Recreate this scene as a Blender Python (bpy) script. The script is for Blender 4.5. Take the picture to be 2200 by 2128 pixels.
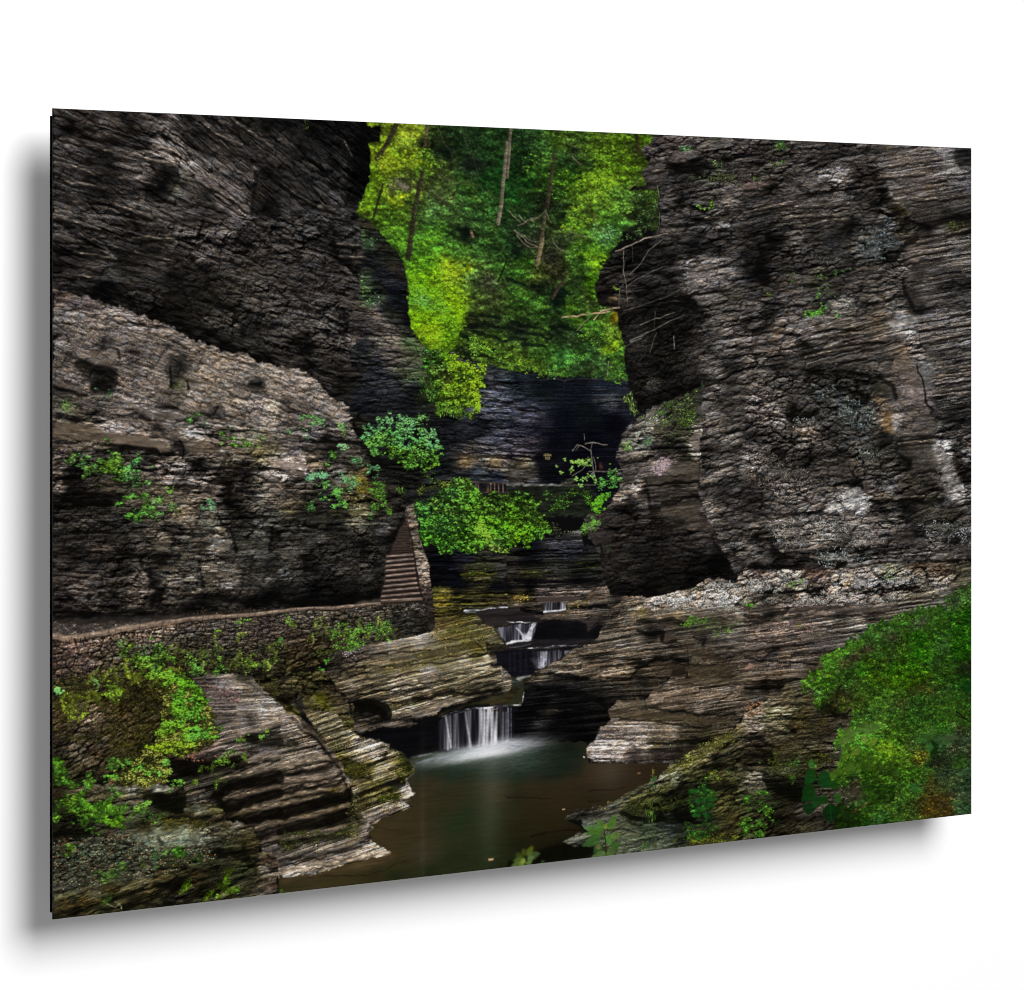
# A metal photo print floating off a white wall: a close-up of one object.
import bpy, math
import numpy as np
from mathutils import Vector, Matrix

scene = bpy.context.scene
for o in list(bpy.data.objects): bpy.data.objects.remove(o)

# ------------------------------------------------------------------ camera
# the panel is 1.2 x 0.8 m; its near left edge is 2.994 m deep, turned 33.1 degrees away
H = 0.8; W = 1.2
F_PX = 6524.0; Z0 = H * F_PX / 1743.0
TH = math.acos(.8376); CT, ST = math.cos(TH), math.sin(TH)
cam_d = bpy.data.cameras.new('Camera'); cam = bpy.data.objects.new('Camera', cam_d)
scene.collection.objects.link(cam); scene.camera = cam
CAM_H = 1.50
cam.location = (0, 0, CAM_H); cam.rotation_euler = (math.radians(90), 0, 0)      # level, looking along +Y
cam_d.sensor_fit = 'HORIZONTAL'; cam_d.sensor_width = 36.0; cam_d.lens = 36.0 * F_PX / 2200.0
cam_d.shift_x = 0.0; cam_d.shift_y = -(1064.0 - 711.9) / 2200.0
cam_d.clip_start = .05; cam_d.clip_end = 100

# frame of the panel: X along its width (left edge near), Z up, N out of its face
P0 = Vector(((113.0 - 1100) * Z0 / F_PX, Z0, CAM_H - (1976.0 - 711.9) * Z0 / F_PX))   # lower left front corner
EX = Vector((CT, ST, 0)); EN = Vector((ST, -CT, 0)); EZ = Vector((0, 0, 1))
PM = Matrix(((EX.x, -EN.x, 0, P0.x), (EX.y, -EN.y, 0, P0.y), (0, 0, 1, P0.z), (0, 0, 0, 1)))  # local: x width, y into the wall, z up
GAP = 0.066            # distance from the face of the print to the wall

# ------------------------------------------------------------------ light
world = bpy.data.worlds.new('World'); scene.world = world; world.use_nodes = True
bg = world.node_tree.nodes['Background']; bg.inputs[0].default_value = (1, 1, 1, 1); bg.inputs[1].default_value = 0.08
ctr = PM @ Vector((W / 2, 0, H / 2))
def softbox(name, d, dist, size, energy):
    ld = bpy.data.lights.new(name, 'AREA'); ld.shape = 'DISK'; ld.size = size; ld.energy = energy
    lo = bpy.data.objects.new(name, ld); scene.collection.objects.link(lo); d = d.normalized()
    lo.location = ctr + d * dist; lo.rotation_euler = (-d).to_track_quat('-Z', 'Y').to_euler()
softbox('key_softbox', EN * 1.0 + EZ * .58 + EX * .075, 9.0, 6.0, 1040)     # high in front: throws the soft shadow down
softbox('added_fill_light', EN * 1.0 - EX * .62, 9.0, 1.6, 190)                # added fill, unseen, from the left: opens the shadow to mid grey
vs = scene.view_settings; vs.view_transform = 'Standard'; vs.look = 'None'; vs.exposure = 0; vs.gamma = 1; vs.use_curve_mapping = False
scene.cycles.use_denoising = True
scene.cycles.max_bounces = 6; scene.cycles.filter_width = 1.0

# ------------------------------------------------------------------ helpers
def mat(name, color, rough=.6, spec=.3, noise_s=0, noise_a=0):
    m = bpy.data.materials.new(name); m.use_nodes = True; nt = m.node_tree; b = nt.nodes['Principled BSDF']
    b.inputs['Base Color'].default_value = (*color, 1); b.inputs['Roughness'].default_value = rough; b.inputs['Specular IOR Level'].default_value = spec
    if noise_a:
        n = nt.nodes.new('ShaderNodeTexNoise'); n.inputs['Scale'].default_value = noise_s; n.inputs['Detail'].default_value = 6
        r = nt.nodes.new('ShaderNodeValToRGB'); c0 = [c * (1 - noise_a) for c in color]
        r.color_ramp.elements[0].color = (*c0, 1); r.color_ramp.elements[1].color = (*color, 1)
        nt.links.new(n.outputs['Fac'], r.inputs[0]); nt.links.new(r.outputs[0], b.inputs['Base Color'])
        bp = nt.nodes.new('ShaderNodeBump'); bp.inputs['Strength'].default_value = .05; bp.inputs['Distance'].default_value = .001
        nt.links.new(n.outputs['Fac'], bp.inputs['Height']); nt.links.new(bp.outputs[0], b.inputs['Normal'])
    return m

def mesh_obj(name, verts, faces, material, parent=None, matrix=None):
    me = bpy.data.meshes.new(name); me.from_pydata([tuple(v) for v in verts], [], faces); me.update()
    o = bpy.data.objects.new(name, me); scene.collection.objects.link(o)
    if material: me.materials.append(material)
    if parent: o.parent = parent
    elif matrix: o.matrix_world = matrix
    return o

def box_vf(x0, x1, y0, y1, z0, z1, b=0):
    """a box; b chamfers its long edges"""
    import bmesh
    bm = bmesh.new(); bmesh.ops.create_cube(bm, size=1)
    for v in bm.verts: v.co = Vector(((x0 + x1) / 2 + v.co.x * (x1 - x0), (y0 + y1) / 2 + v.co.y * (y1 - y0), (z0 + z1) / 2 + v.co.z * (z1 - z0)))
    if b: bmesh.ops.bevel(bm, geom=list(bm.edges), offset=b, segments=2, affect='EDGES')
    bm.verts.index_update(); v = [tuple(q.co) for q in bm.verts]; f = [[q.index for q in fc.verts] for fc in bm.faces]; bm.free()
    return v, f

# ------------------------------------------------------------------ the wall behind
M_WALL = mat('white_paint', (.86, .86, .86), .9, .1, 60, .015)
wv = [(-6, GAP, -1.6), (8, GAP, -1.6), (8, GAP, 3.2), (-6, GAP, 3.2), (-6, GAP + .1, -1.6), (8, GAP + .1, -1.6), (8, GAP + .1, 3.2), (-6, GAP + .1, 3.2)]
wall = mesh_obj('wall', wv, [(0, 1, 2, 3), (5, 4, 7, 6), (4, 0, 3, 7), (1, 5, 6, 2), (3, 2, 6, 7), (4, 5, 1, 0)], M_WALL, matrix=PM)
wall['kind'] = 'structure'; wall['label'] = 'plain bright white wall behind the floating metal print'

# ----------------------------------------------------------------------------
# The picture printed on the metal panel: painted procedurally with numpy.
# Points are given as measured positions on the print; RECT() rectifies them
# into the panel's own flat coordinates (0..PW, 0..PH), in which everything is drawn.
# ----------------------------------------------------------------------------
PW, PH = 1680, 1120
RNG = np.random.RandomState(7)

def _homog():
    src = [(113, 233), (2087, 319), (2087, 1749), (113, 1976)]
    dst = [(0, 0), (PW, 0), (PW, PH), (0, PH)]
    A = []; b = []
    for (x, y), (u, v) in zip(src, dst):
        A.append([x, y, 1, 0, 0, 0, -u * x, -u * y]); b.append(u)
        A.append([0, 0, 0, x, y, 1, -v * x, -v * y]); b.append(v)
    h = np.linalg.solve(np.array(A, float), np.array(b, float))
    return np.append(h, 1).reshape(3, 3)
HM = _homog()

def RECT(pts):
    p = np.asarray(pts, float).reshape(-1, 2)
    q = np.c_[p, np.ones(len(p))] @ HM.T
    return q[:, :2] / q[:, 2:]

TILE = {'A1': (110, 230), 'A2': (600, 230), 'A3': (1090, 230), 'A4': (1600, 290),
        'B1': (110, 670), 'B2': (600, 670), 'B3': (1090, 670), 'B4': (1600, 670),
        'C1': (110, 1110), 'C2': (600, 1110), 'C3': (1090, 1110), 'C4': (1600, 1110),
        'D1': (110, 1540), 'D2': (600, 1500), 'D3': (1090, 1450), 'D4': (1600, 1400)}

def P(txt):
    """'A1 x,y x,y B2 x,y' -> rectified points"""
    out = []; o = (0, 0); k = 1.0
    for w in txt.split():
        if w in TILE: o = TILE[w]; k = .25
        elif w == 'S': o = (0, 0); k = 1.0
        else:
            x, y = w.split(','); out.append((o[0] + float(x) * k, o[1] + float(y) * k))
    return RECT(out)

def SMP(txt):
    """'A1 x,y,hex ...' -> points, colours"""
    pts = []; col = []; o = (0, 0)
    for w in txt.split():
        if w in TILE: o = TILE[w]; continue
        x, y, c = w.split(',')
        pts.append((o[0] + float(x) * .25, o[1] + float(y) * .25))
        col.append([int(c[i:i + 2], 16) / 255 for i in (0, 2, 4)])
    return RECT(pts), np.array(col)

def HX(c):
    return np.array([int(c[i:i + 2], 16) / 255 for i in (0, 2, 4)])

# ---- noise ------------------------------------------------------------------
_T = np.random.RandomState(11).rand(512, 512).astype(np.float32)
def noise(x, y, seed=0):
    ox = (seed * 37) % 509; oy = (seed * 91) % 503
    xi = np.floor(x).astype(np.int64); yi = np.floor(y).astype(np.int64)
    fx = (x - xi).astype(np.float32); fy = (y - yi).astype(np.float32)
    fx = fx * fx * (3 - 2 * fx); fy = fy * fy * (3 - 2 * fy)
    x0 = (xi + ox) & 511; x1 = (xi + 1 + ox) & 511; y0 = (yi + oy) & 511; y1 = (yi + 1 + oy) & 511
    a = _T[y0, x0]; b = _T[y0, x1]; c = _T[y1, x0]; d = _T[y1, x1]
    return (a + (b - a) * fx) * (1 - fy) + (c + (d - c) * fx) * fy
def fbm(x, y, seed=0, n=4, g=.55):
    r = 0; a = 1; s = 0
    for i in range(n):
        r = r + a * (noise(x, y, seed + i * 7) - .5); s += a; a *= g; x = x * 2.03 + 3.1; y = y * 2.03 + 1.7
    return r / s * 2
def cell(i, j, seed=0):
    return _T[(j * 7 + seed * 13 + (i * 3 >> 2)) & 511, (i * 5 + j * 11 + seed * 29) & 511]

def blur(a, r):
    """separable triangular blur, r px"""
    if r < .5: return a
    r = int(round(r)); k = np.r_[np.arange(1, r + 1), r + 1, np.arange(r, 0, -1)].astype(np.float32); k /= k.sum()
    for ax in (0, 1):
        pad = [(0, 0)] * a.ndim; pad[ax] = (r, r)
        b = np.pad(a, pad, mode='edge'); o = 0
        for i, w in enumerate(k):
            sl = [slice(None)] * a.ndim; sl[ax] = slice(i, i + a.shape[ax]); o = o + w * b[tuple(sl)]
        a = o
    return a

def box(pts, pad=6):
    x0 = max(0, int(pts[:, 0].min()) - pad); x1 = min(PW, int(pts[:, 0].max()) + pad + 1)
    y0 = max(0, int(pts[:, 1].min()) - pad); y1 = min(PH, int(pts[:, 1].max()) + pad + 1)
    return x0, y0, max(x1, x0 + 1), max(y1, y0 + 1)

def fill(pts, bx, rough=0, rs=9, soft=1, seed=0):
    """coverage mask of a polygon inside bx; its outline roughened by a displacement"""
    x0, y0, x1, y1 = bx; w = x1 - x0; h = y1 - y0
    m = np.zeros((h + 80, w + 80), np.float32)
    px = pts[:, 0] - x0 + 40; py = pts[:, 1] - y0 + 40
    n = len(pts)
    rows = np.arange(h + 80) + .5
    X = [[] for _ in range(h + 80)]
    for i in range(n):
        ax, ay, bx_, by = px[i], py[i], px[(i + 1) % n], py[(i + 1) % n]
        if ay == by: continue
        if ay > by: ax, ay, bx_, by = bx_, by, ax, ay
        r0 = max(0, int(math.ceil(ay - .5))); r1 = min(h + 80, int(math.ceil(by - .5)))
        for r in range(r0, r1): X[r].append(ax + (bx_ - ax) * (r + .5 - ay) / (by - ay))
    for r, xs in enumerate(X):
        xs.sort()
        for a, b in zip(xs[::2], xs[1::2]):
            a = min(max(a, 0), w + 80); b = min(max(b, 0), w + 80)
            m[r, int(a):int(b)] = 1
    if rough:
        yy, xx = np.mgrid[0:h, 0:w]
        gx = xx + x0; gy = yy + y0
        dx = rough * 2 * fbm(gx / rs, gy / rs, seed + 3, 3, .6); dy = rough * 2 * fbm(gx / rs, gy / rs, seed + 50, 3, .6)
        m = m[np.clip(yy + 40 + dy, 0, h + 79).astype(int), np.clip(xx + 40 + dx, 0, w + 79).astype(int)]
    else: m = m[40:-40, 40:-40]
    return blur(m, soft) if soft else m

def tone(smp, bx, warp=6, k=3.0):
    """smooth colour field through samples (inverse distance), domain-warped"""
    pts, col = smp; x0, y0, x1, y1 = bx; st = 4
    gy, gx = np.mgrid[y0:y1 + st:st, x0:x1 + st:st].astype(np.float32)
    num = np.zeros(gx.shape + (3,), np.float32); den = np.zeros(gx.shape, np.float32)
    for (px, py), c in zip(pts, col):
        d2 = ((gx - px) ** 2 + (1.25 * (gy - py)) ** 2) / 144 + .5
        w = 1 / d2 ** (k / 2 + .35); num += w[..., None] * c; den += w
    t = num / den[..., None]
    yy, xx = np.mgrid[0:y1 - y0, 0:x1 - x0].astype(np.float32)
    if warp:
        xx2 = xx + warp * 2 * fbm((xx + x0) / 22, (yy + y0) / 14, 5, 3); yy2 = yy + warp * fbm((xx + x0) / 22, (yy + y0) / 14, 77, 3)
    else: xx2, yy2 = xx, yy
    fx = np.clip(xx2 / st, 0, t.shape[1] - 1.001); fy = np.clip(yy2 / st, 0, t.shape[0] - 1.001)
    ix = fx.astype(int); iy = fy.astype(int); fx = (fx - ix)[..., None]; fy = (fy - iy)[..., None]
    return (t[iy, ix] * (1 - fx) + t[iy, ix + 1] * fx) * (1 - fy) + (t[iy + 1, ix] * (1 - fx) + t[iy + 1, ix + 1] * fx) * fy

# ---- rock relief --------------------------------------------------------------
def worley(u, v, seed):
    iu = np.floor(u).astype(np.int32); iv = np.floor(v).astype(np.int32); fu = u - iu; fv = v - iv
    f1 = np.full(u.shape, 9., np.float32); f2 = f1.copy(); idv = np.zeros_like(f1); dy = np.zeros_like(f1)
    for dj in (-1, 0, 1):
        for di in (-1, 0, 1):
            ci = iu + di; cj = iv + dj
            r1 = _T[(cj * 13 + seed * 3) & 511, (ci * 7 + seed) & 511]; r2 = _T[(cj * 5 + 100) & 511, (ci * 11 + seed) & 511]
            ex = np.abs(fu - di - r1); ey = fv - dj - r2; d = ex * ex * ex + np.abs(ey) ** 3
            nw = d < f1; f2 = np.where(nw, f1, np.minimum(f2, d)); idv = np.where(nw, _T[(cj * 3 + seed) & 511, (ci * 17 + 9) & 511], idv)
            dy = np.where(nw, ey, dy); f1 = np.where(nw, d, f1)
    return np.cbrt(f1), np.cbrt(f2), idv, dy

def shift(a, dy, dx=0):
    b = np.roll(a, (dy, dx), (0, 1))
    if dy > 0: b[:dy] = a[:1]
    if dy < 0: b[dy:] = a[-1:]
    if dx > 0: b[:, :dx] = a[:, :1]
    return b

def relief(bx, ang=0, L=12, an=2.6, con=1.0, lump=.5, seed=0, warp=1.0, bend=0, fine=1.0, cast=7, spark=.0, lay=.3, flat=.5):
    x0, y0, x1, y1 = bx
    yy, xx = np.mgrid[y0:y1, x0:x1].astype(np.float32)
    a = math.radians(ang); s = xx * math.cos(a) + yy * math.sin(a); t = -xx * math.sin(a) + yy * math.cos(a)
    t = t + warp * L * .38 * fbm(xx / (L * 14), yy / (L * 9), seed, 2) + .17 * L * fbm(s / (L * 1.4), t / (L * .9), seed + 8, 3)
    s = s + L * .55 * fbm(xx / (L * 2.5), yy / (L * 2), seed + 9, 3)
    h = np.zeros(xx.shape, np.float32); ve = np.zeros_like(h); cr = np.ones_like(h)
    st = 1 - lay
    for k, (f, w) in enumerate(((1.9, .50), (.85, .32), (.40, .17), (4.6, .42))):
        l = L * f
        if l < 2.2: continue
        f1, f2, idv, dy = worley(s / (l * an), t / l, seed + 3 * k)
        dome = np.clip(1 - f1 * 1.05, 0, 1)
        g = np.clip((f2 - f1) * (2.6 + k if k < 3 else 7), 0, 1)
        h += st * w * (1.0 * idv + .32 * np.sqrt(dome)) * (.35 + .65 * g)
        ve += st * w * (-1.15 * dy * g + 1.1 * (idv - .5))
        cr *= 1 - st * (.62, .50, .34, .5)[k] * (1 - g) ** 1.6 * (idv > .22)
    if lay > 0:
        for k, (f, w) in enumerate(((1.0, .5), (.45, .3), (.22, .2))):
            l = L * f
            if l < 1.5: continue
            tj = t / l + .35 * fbm(s / (l * an * 5), t / (l * 9), seed + 20 + k, 2)
            j = np.floor(tj).astype(np.int32)
            si = s / (l * an * (2.2, 3.5, 9)[k]) + 9 * _T[(j * 17 + seed) & 511, (j * 5 + 3 + k * 40) & 511]
            i = np.floor(si).astype(np.int32); ft = tj - j; fs = si - i
            p = cell(i, j, seed + k); rnd = np.clip(np.minimum(fs, 1 - fs) * 12, 0, 1)
            h += lay * w * 1.25 * p * (.8 + .2 * rnd)
            cr *= 1 - lay * (.75, .6, .45)[k] * np.exp(-((1 - ft) * l / (1.3 if k else 1.9)) ** 2) * (_T[(j * 3) & 511, (i * 9 + 1) & 511] > .3)
            ve += lay * w * 1.1 * (p - .5) + lay * w * .9 * np.exp(-(ft * l / 1.5) ** 2) * (p > .35)
    h = h + lump * .22 * fbm(s / (L * an * .35), t / (L * .5), seed + 70, 4, .6) + .22 * fbm(s / (L * 5), t / (L * 3), seed + 90, 2)
    H = h * L * 1.25
    e = .42 * (H - shift(H, 1)) + .16 * (H - shift(H, 1, 1)) + .30 * (H - shift(H, 3, 1)) / 1.6
    e = np.clip(e, -1.3, 1.45)
    sh = np.zeros_like(H)
    for k in range(1, cast + 1):
        sh = np.maximum(sh, np.clip((shift(H, k, k // 2) - H) / (1.0 * k + 1.2) - .38, 0, 1.0))
    sh = blur(sh, 1)
    low = blur(h, max(2, L * .9)); ao = np.clip((h - low) * 2.2, -1.0, .8)
    cm = con * (1 - flat * .75 * np.clip(.5 + 1.9 * fbm(xx / (L * 6), yy / (L * 4), seed + 55, 2), 0, 1))
    v = np.exp(cm * (.62 * e + .50 * ao + .55 * ve)) * cr ** np.clip(cm * 1.2, .3, 1.3) * (1 - .62 * np.clip(cm, 0, 1) * np.clip(sh * 1.6, 0, 1))
    v *= np.exp(fine * .62 * fbm(s / 4.0, t / 1.5, seed + 33, 4, .75) + .35 * cm * fbm(s / (L * .8), t / (L * .28), seed + 44, 3, .7))
    v *= 1 + fine * .16 * (_T[(yy.astype(int) * 3 + seed) & 511, (xx.astype(int) * 3) & 511] - .5)
    if spark:
        v += spark * 1.8 * np.clip(noise(xx / 1.7, yy / 1.3, seed + 4) - .80, 0, 1) * 6 * np.clip(noise(xx / 14, yy / 9, seed + 41) - .35, 0, 1)
    return v, h

def masonry(bx, ang=0, L=8, an=1.6, seed=0, con=1.0):
    """rubble walling: small irregular stones, roughly coursed"""
    v, h = relief(bx, ang=ang, L=L, an=an, con=1.1 * con, lump=.5, seed=seed + 200, warp=.4, lay=.22, flat=.2, cast=3)
    x0, y0, x1, y1 = bx; yy, xx = np.mgrid[y0:y1, x0:x1].astype(np.float32); a = math.radians(ang)
    s = xx * math.cos(a) + yy * math.sin(a); t = -xx * math.sin(a) + yy * math.cos(a); t = t + 1.6 * fbm(xx / 16, yy / 9, seed)
    j = np.floor(t / L); ft = t / L - j
    return v * (1 - .5 * np.exp(-(np.minimum(ft, 1 - ft) * L / 1.0) ** 2) * (noise(s / 9, j * 7.3, seed) > .38)), h

IMG = np.full((PH, PW, 3), .05, np.float32)
LAB = np.zeros((PH, PW), np.uint8)
LABN = ['gorge']
def lab(name, m, bx, th=.5):
    if name is None: return
    if name not in LABN: LABN.append(name)
    x0, y0, x1, y1 = bx; LAB[y0:y1, x0:x1][m > th] = LABN.index(name)

def rock(poly, smp, zones, name=None, rough=3, rs=10, soft=1, seed=0, warp=6, edge=0, gain=1.0, degreen=False, sat=.62, lift=.5):
    """zones: list of (poly or None, relief kwargs); later zones blend over earlier ones"""
    pts = P(poly); bx = box(pts); x0, y0, x1, y1 = bx
    m = fill(pts, bx, rough, rs, soft, seed)
    sp, sc = SMP(smp)
    if degreen:
        ex = np.clip(sc[:, 1] - sc[:, 0] * .97, 0, 1)[:, None]; g = (sc[:, :1] + sc[:, 2:]) * .5
        sc = np.where(ex > .012, g * np.array([1.06, 1.0, .9]), sc)
    T = tone((sp, sc), bx, warp); g = T.mean(-1, keepdims=True); T = (g + (T - g) * sat) * (1 + lift * g) * np.clip((g / .18) ** .32, .45, 1.35)
    V = None
    for zp, kw in zones:
        kw = dict(kw); fn = kw.pop('fn', relief)
        if zp is None:
            V, _ = fn(bx, **kw)
        else:
            q = P(zp); b2 = box(q, 30)
            b2 = (max(b2[0], x0), max(b2[1], y0), min(b2[2], x1), min(b2[3], y1))
            if b2[2] <= b2[0] or b2[3] <= b2[1]: continue
            v2, _ = fn(b2, **kw); m2 = fill(q, b2, 6, 14, 9, seed + 2)
            sl = (slice(b2[1] - y0, b2[3] - y0), slice(b2[0] - x0, b2[2] - x0))
            V[sl] = V[sl] * (1 - m2) + v2 * m2
    mean = blur(np.clip(V, 0, 3), 30)
    V = V / np.maximum(mean, .2)
    V = np.clip(V, .02, 4.2); V = np.where(V > 1.5, 1.5 + (V - 1.5) * .5, V)
    # warmer / cooler / rusty stones
    yy, xx = np.mgrid[y0:y1, x0:x1].astype(np.float32)
    q = fbm(xx / 11, yy / 5, seed + 60, 3)
    hue = np.stack([1.015 + .09 * q, 1 + .01 * q, .985 - .10 * q], -1)
    C = T * V[..., None] ** 1.0 * hue * gain * 1.10
    # highlights lose saturation
    g = C.mean(-1, keepdims=True); C = C + (g - C) * np.clip((V[..., None] - 1.3) * .22, 0, .3)
    if edge:
        e = np.clip(m - blur(m, 4), 0, 1)[..., None]; C = C * (1 + edge * e)
    IMG[y0:y1, x0:x1] = IMG[y0:y1, x0:x1] * (1 - m[..., None]) + C * m[..., None]
    lab(name, m, bx)
    return m, bx

def patch(poly, color, a=1.0, rough=3, rs=8, soft=2, tex=.35, seed=1, ang=0, an=3, name=None, mul=False):
    """an irregular stain / stone / shade patch"""
    pts = P(poly) if isinstance(poly, str) else poly; bx = box(pts, 12); x0, y0, x1, y1 = bx
    m = fill(pts, bx, rough, rs, soft, seed)
    yy, xx = np.mgrid[y0:y1, x0:x1].astype(np.float32); aa = math.radians(ang)
    s = xx * math.cos(aa) + yy * math.sin(aa); t = -xx * math.sin(aa) + yy * math.cos(aa)
    n = np.exp(tex * 1.6 * fbm(s / (3.2 * an), t / 3.0, seed, 4, .65))
    c = HX(color) if isinstance(color, str) else color
    A = (m * a)[..., None]
    R = IMG[y0:y1, x0:x1]
    C = R * c * 2 if mul else c * n[..., None]
    IMG[y0:y1, x0:x1] = R * (1 - A) + C * A
    lab(name, m, bx)

def ledges(txts, w, color, a=.7, seed=0):
    """rounded rock beds: lit on top, dark below"""
    for k, t in enumerate(txts):
        line(t, w * .75, w, color, a, jit=1.1, tex=.28, seed=seed + k, soft=3, shade=.42)
        q = P(t); q[:, 1] += w * .62; line(q, w * .35, w * .5, '0d0b08', .75, jit=1.0, tex=.3, seed=seed + k + 9, soft=3)
        q = P(t); q[:, 1] -= w * .22; line(q, 1.6, 1.4, 'a89680', .35, jit=.9, tex=.9, seed=seed + k + 19, soft=2)

def line(pts, w0, w1, color, a=1.0, jit=0, tex=.3, seed=0, name=None, soft=.8, shade=0):
    """tapered stroke along a polyline"""
    q = P(pts) if isinstance(pts, str) else np.asarray(pts, float)
    if jit:
        o = []
        for i in range(len(q) - 1):
            n = max(1, int(np.hypot(*(q[i + 1] - q[i])) / 9))
            for k in range(n): o.append(q[i] + (q[i + 1] - q[i]) * k / n)
        o.append(q[-1]); q = np.array(o); r = np.random.RandomState(seed + 5); q[1:-1] += r.randn(len(q) - 2, 2) * jit
    bx = box(q, int(max(w0, w1)) + 4); x0, y0, x1, y1 = bx
    yy, xx = np.mgrid[y0:y1, x0:x1].astype(np.float32); xx += .5; yy += .5
    D = np.full(xx.shape, 1e6, np.float32); S = np.zeros_like(D); n = len(q) - 1
    for i in range(n):
        a0, b0 = q[i], q[i + 1]; d = b0 - a0; l2 = max(1e-6, float(d @ d))
        u = np.clip(((xx - a0[0]) * d[0] + (yy - a0[1]) * d[1]) / l2, 0, 1)
        dd = np.hypot(xx - a0[0] - u * d[0], yy - a0[1] - u * d[1])
        W = w0 + (w1 - w0) * (i + u) / n; e = dd - W / 2
        side = ((xx - a0[0]) * d[1] - (yy - a0[1]) * d[0]) / math.sqrt(l2) / np.maximum(W, .5)
        nw = e < D; D = np.where(nw, e, D); S = np.where(nw, side, S)
    m = np.clip(.5 - D / soft, 0, 1)
    v = np.exp(tex * 2 * fbm(xx / 9, yy / 2.2, seed, 3)) * (1 + shade * S * 1.6)
    c = HX(color); A = (m * a)[..., None]
    IMG[y0:y1, x0:x1] = IMG[y0:y1, x0:x1] * (1 - A) + c * v[..., None] * A
    lab(name, m, bx)

# ---- leaves ---------------------------------------------------------------------
_ST = {}
def stamp(kind, size, ai):
    key = (kind, round(size, 1), ai)
    if key in _ST: return _ST[key]
    r = int(size) + 2; yy, xx = np.mgrid[-r:r + 1, -r:r + 1].astype(np.float32)
    a = ai * math.pi / 12; s = xx * math.cos(a) + yy * math.sin(a); t = -xx * math.sin(a) + yy * math.cos(a)
    s = s / size; t = t / size
    if kind == 'leaf': d = np.abs(t) - .34 * np.clip(1 - s * s, 0, 1) ** .8; d = np.where(np.abs(s) > 1, 1, d)
    elif kind == 'round': d = np.hypot(s, t * 1.35) - .85
    elif kind == 'blade': d = np.abs(t) - .16 * np.clip(1 - s * s, 0, 1); d = np.where(np.abs(s) > 1, 1, d)
    elif kind == 'lobed':
        th = np.arctan2(t, s); d = np.hypot(s, t * 1.2) - (.62 + .30 * np.cos(5 * th))
    m = np.clip(.5 - d * size / 1.1, 0, 1).astype(np.float32)
    sh = (1 + .25 * np.clip(-yy / size, -1, 1)).astype(np.float32)
    _ST[key] = (r, m, m * sh); return _ST[key]

def put(x, y, kind, size, ai, c, al=1.0):
    r, m, ms = stamp(kind, size, ai); xi = int(x); yi = int(y)
    X0 = xi - r; Y0 = yi - r; X1 = xi + r + 1; Y1 = yi + r + 1
    cx0 = max(0, X0); cy0 = max(0, Y0); cx1 = min(PW, X1); cy1 = min(PH, Y1)
    if cx1 <= cx0 or cy1 <= cy0: return
    mm = m[cy0 - Y0:cy1 - Y0, cx0 - X0:cx1 - X0, None] * al; sh = ms[cy0 - Y0:cy1 - Y0, cx0 - X0:cx1 - X0, None] * al
    v = IMG[cy0:cy1, cx0:cx1]; v *= 1 - mm; v += c * sh

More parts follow.
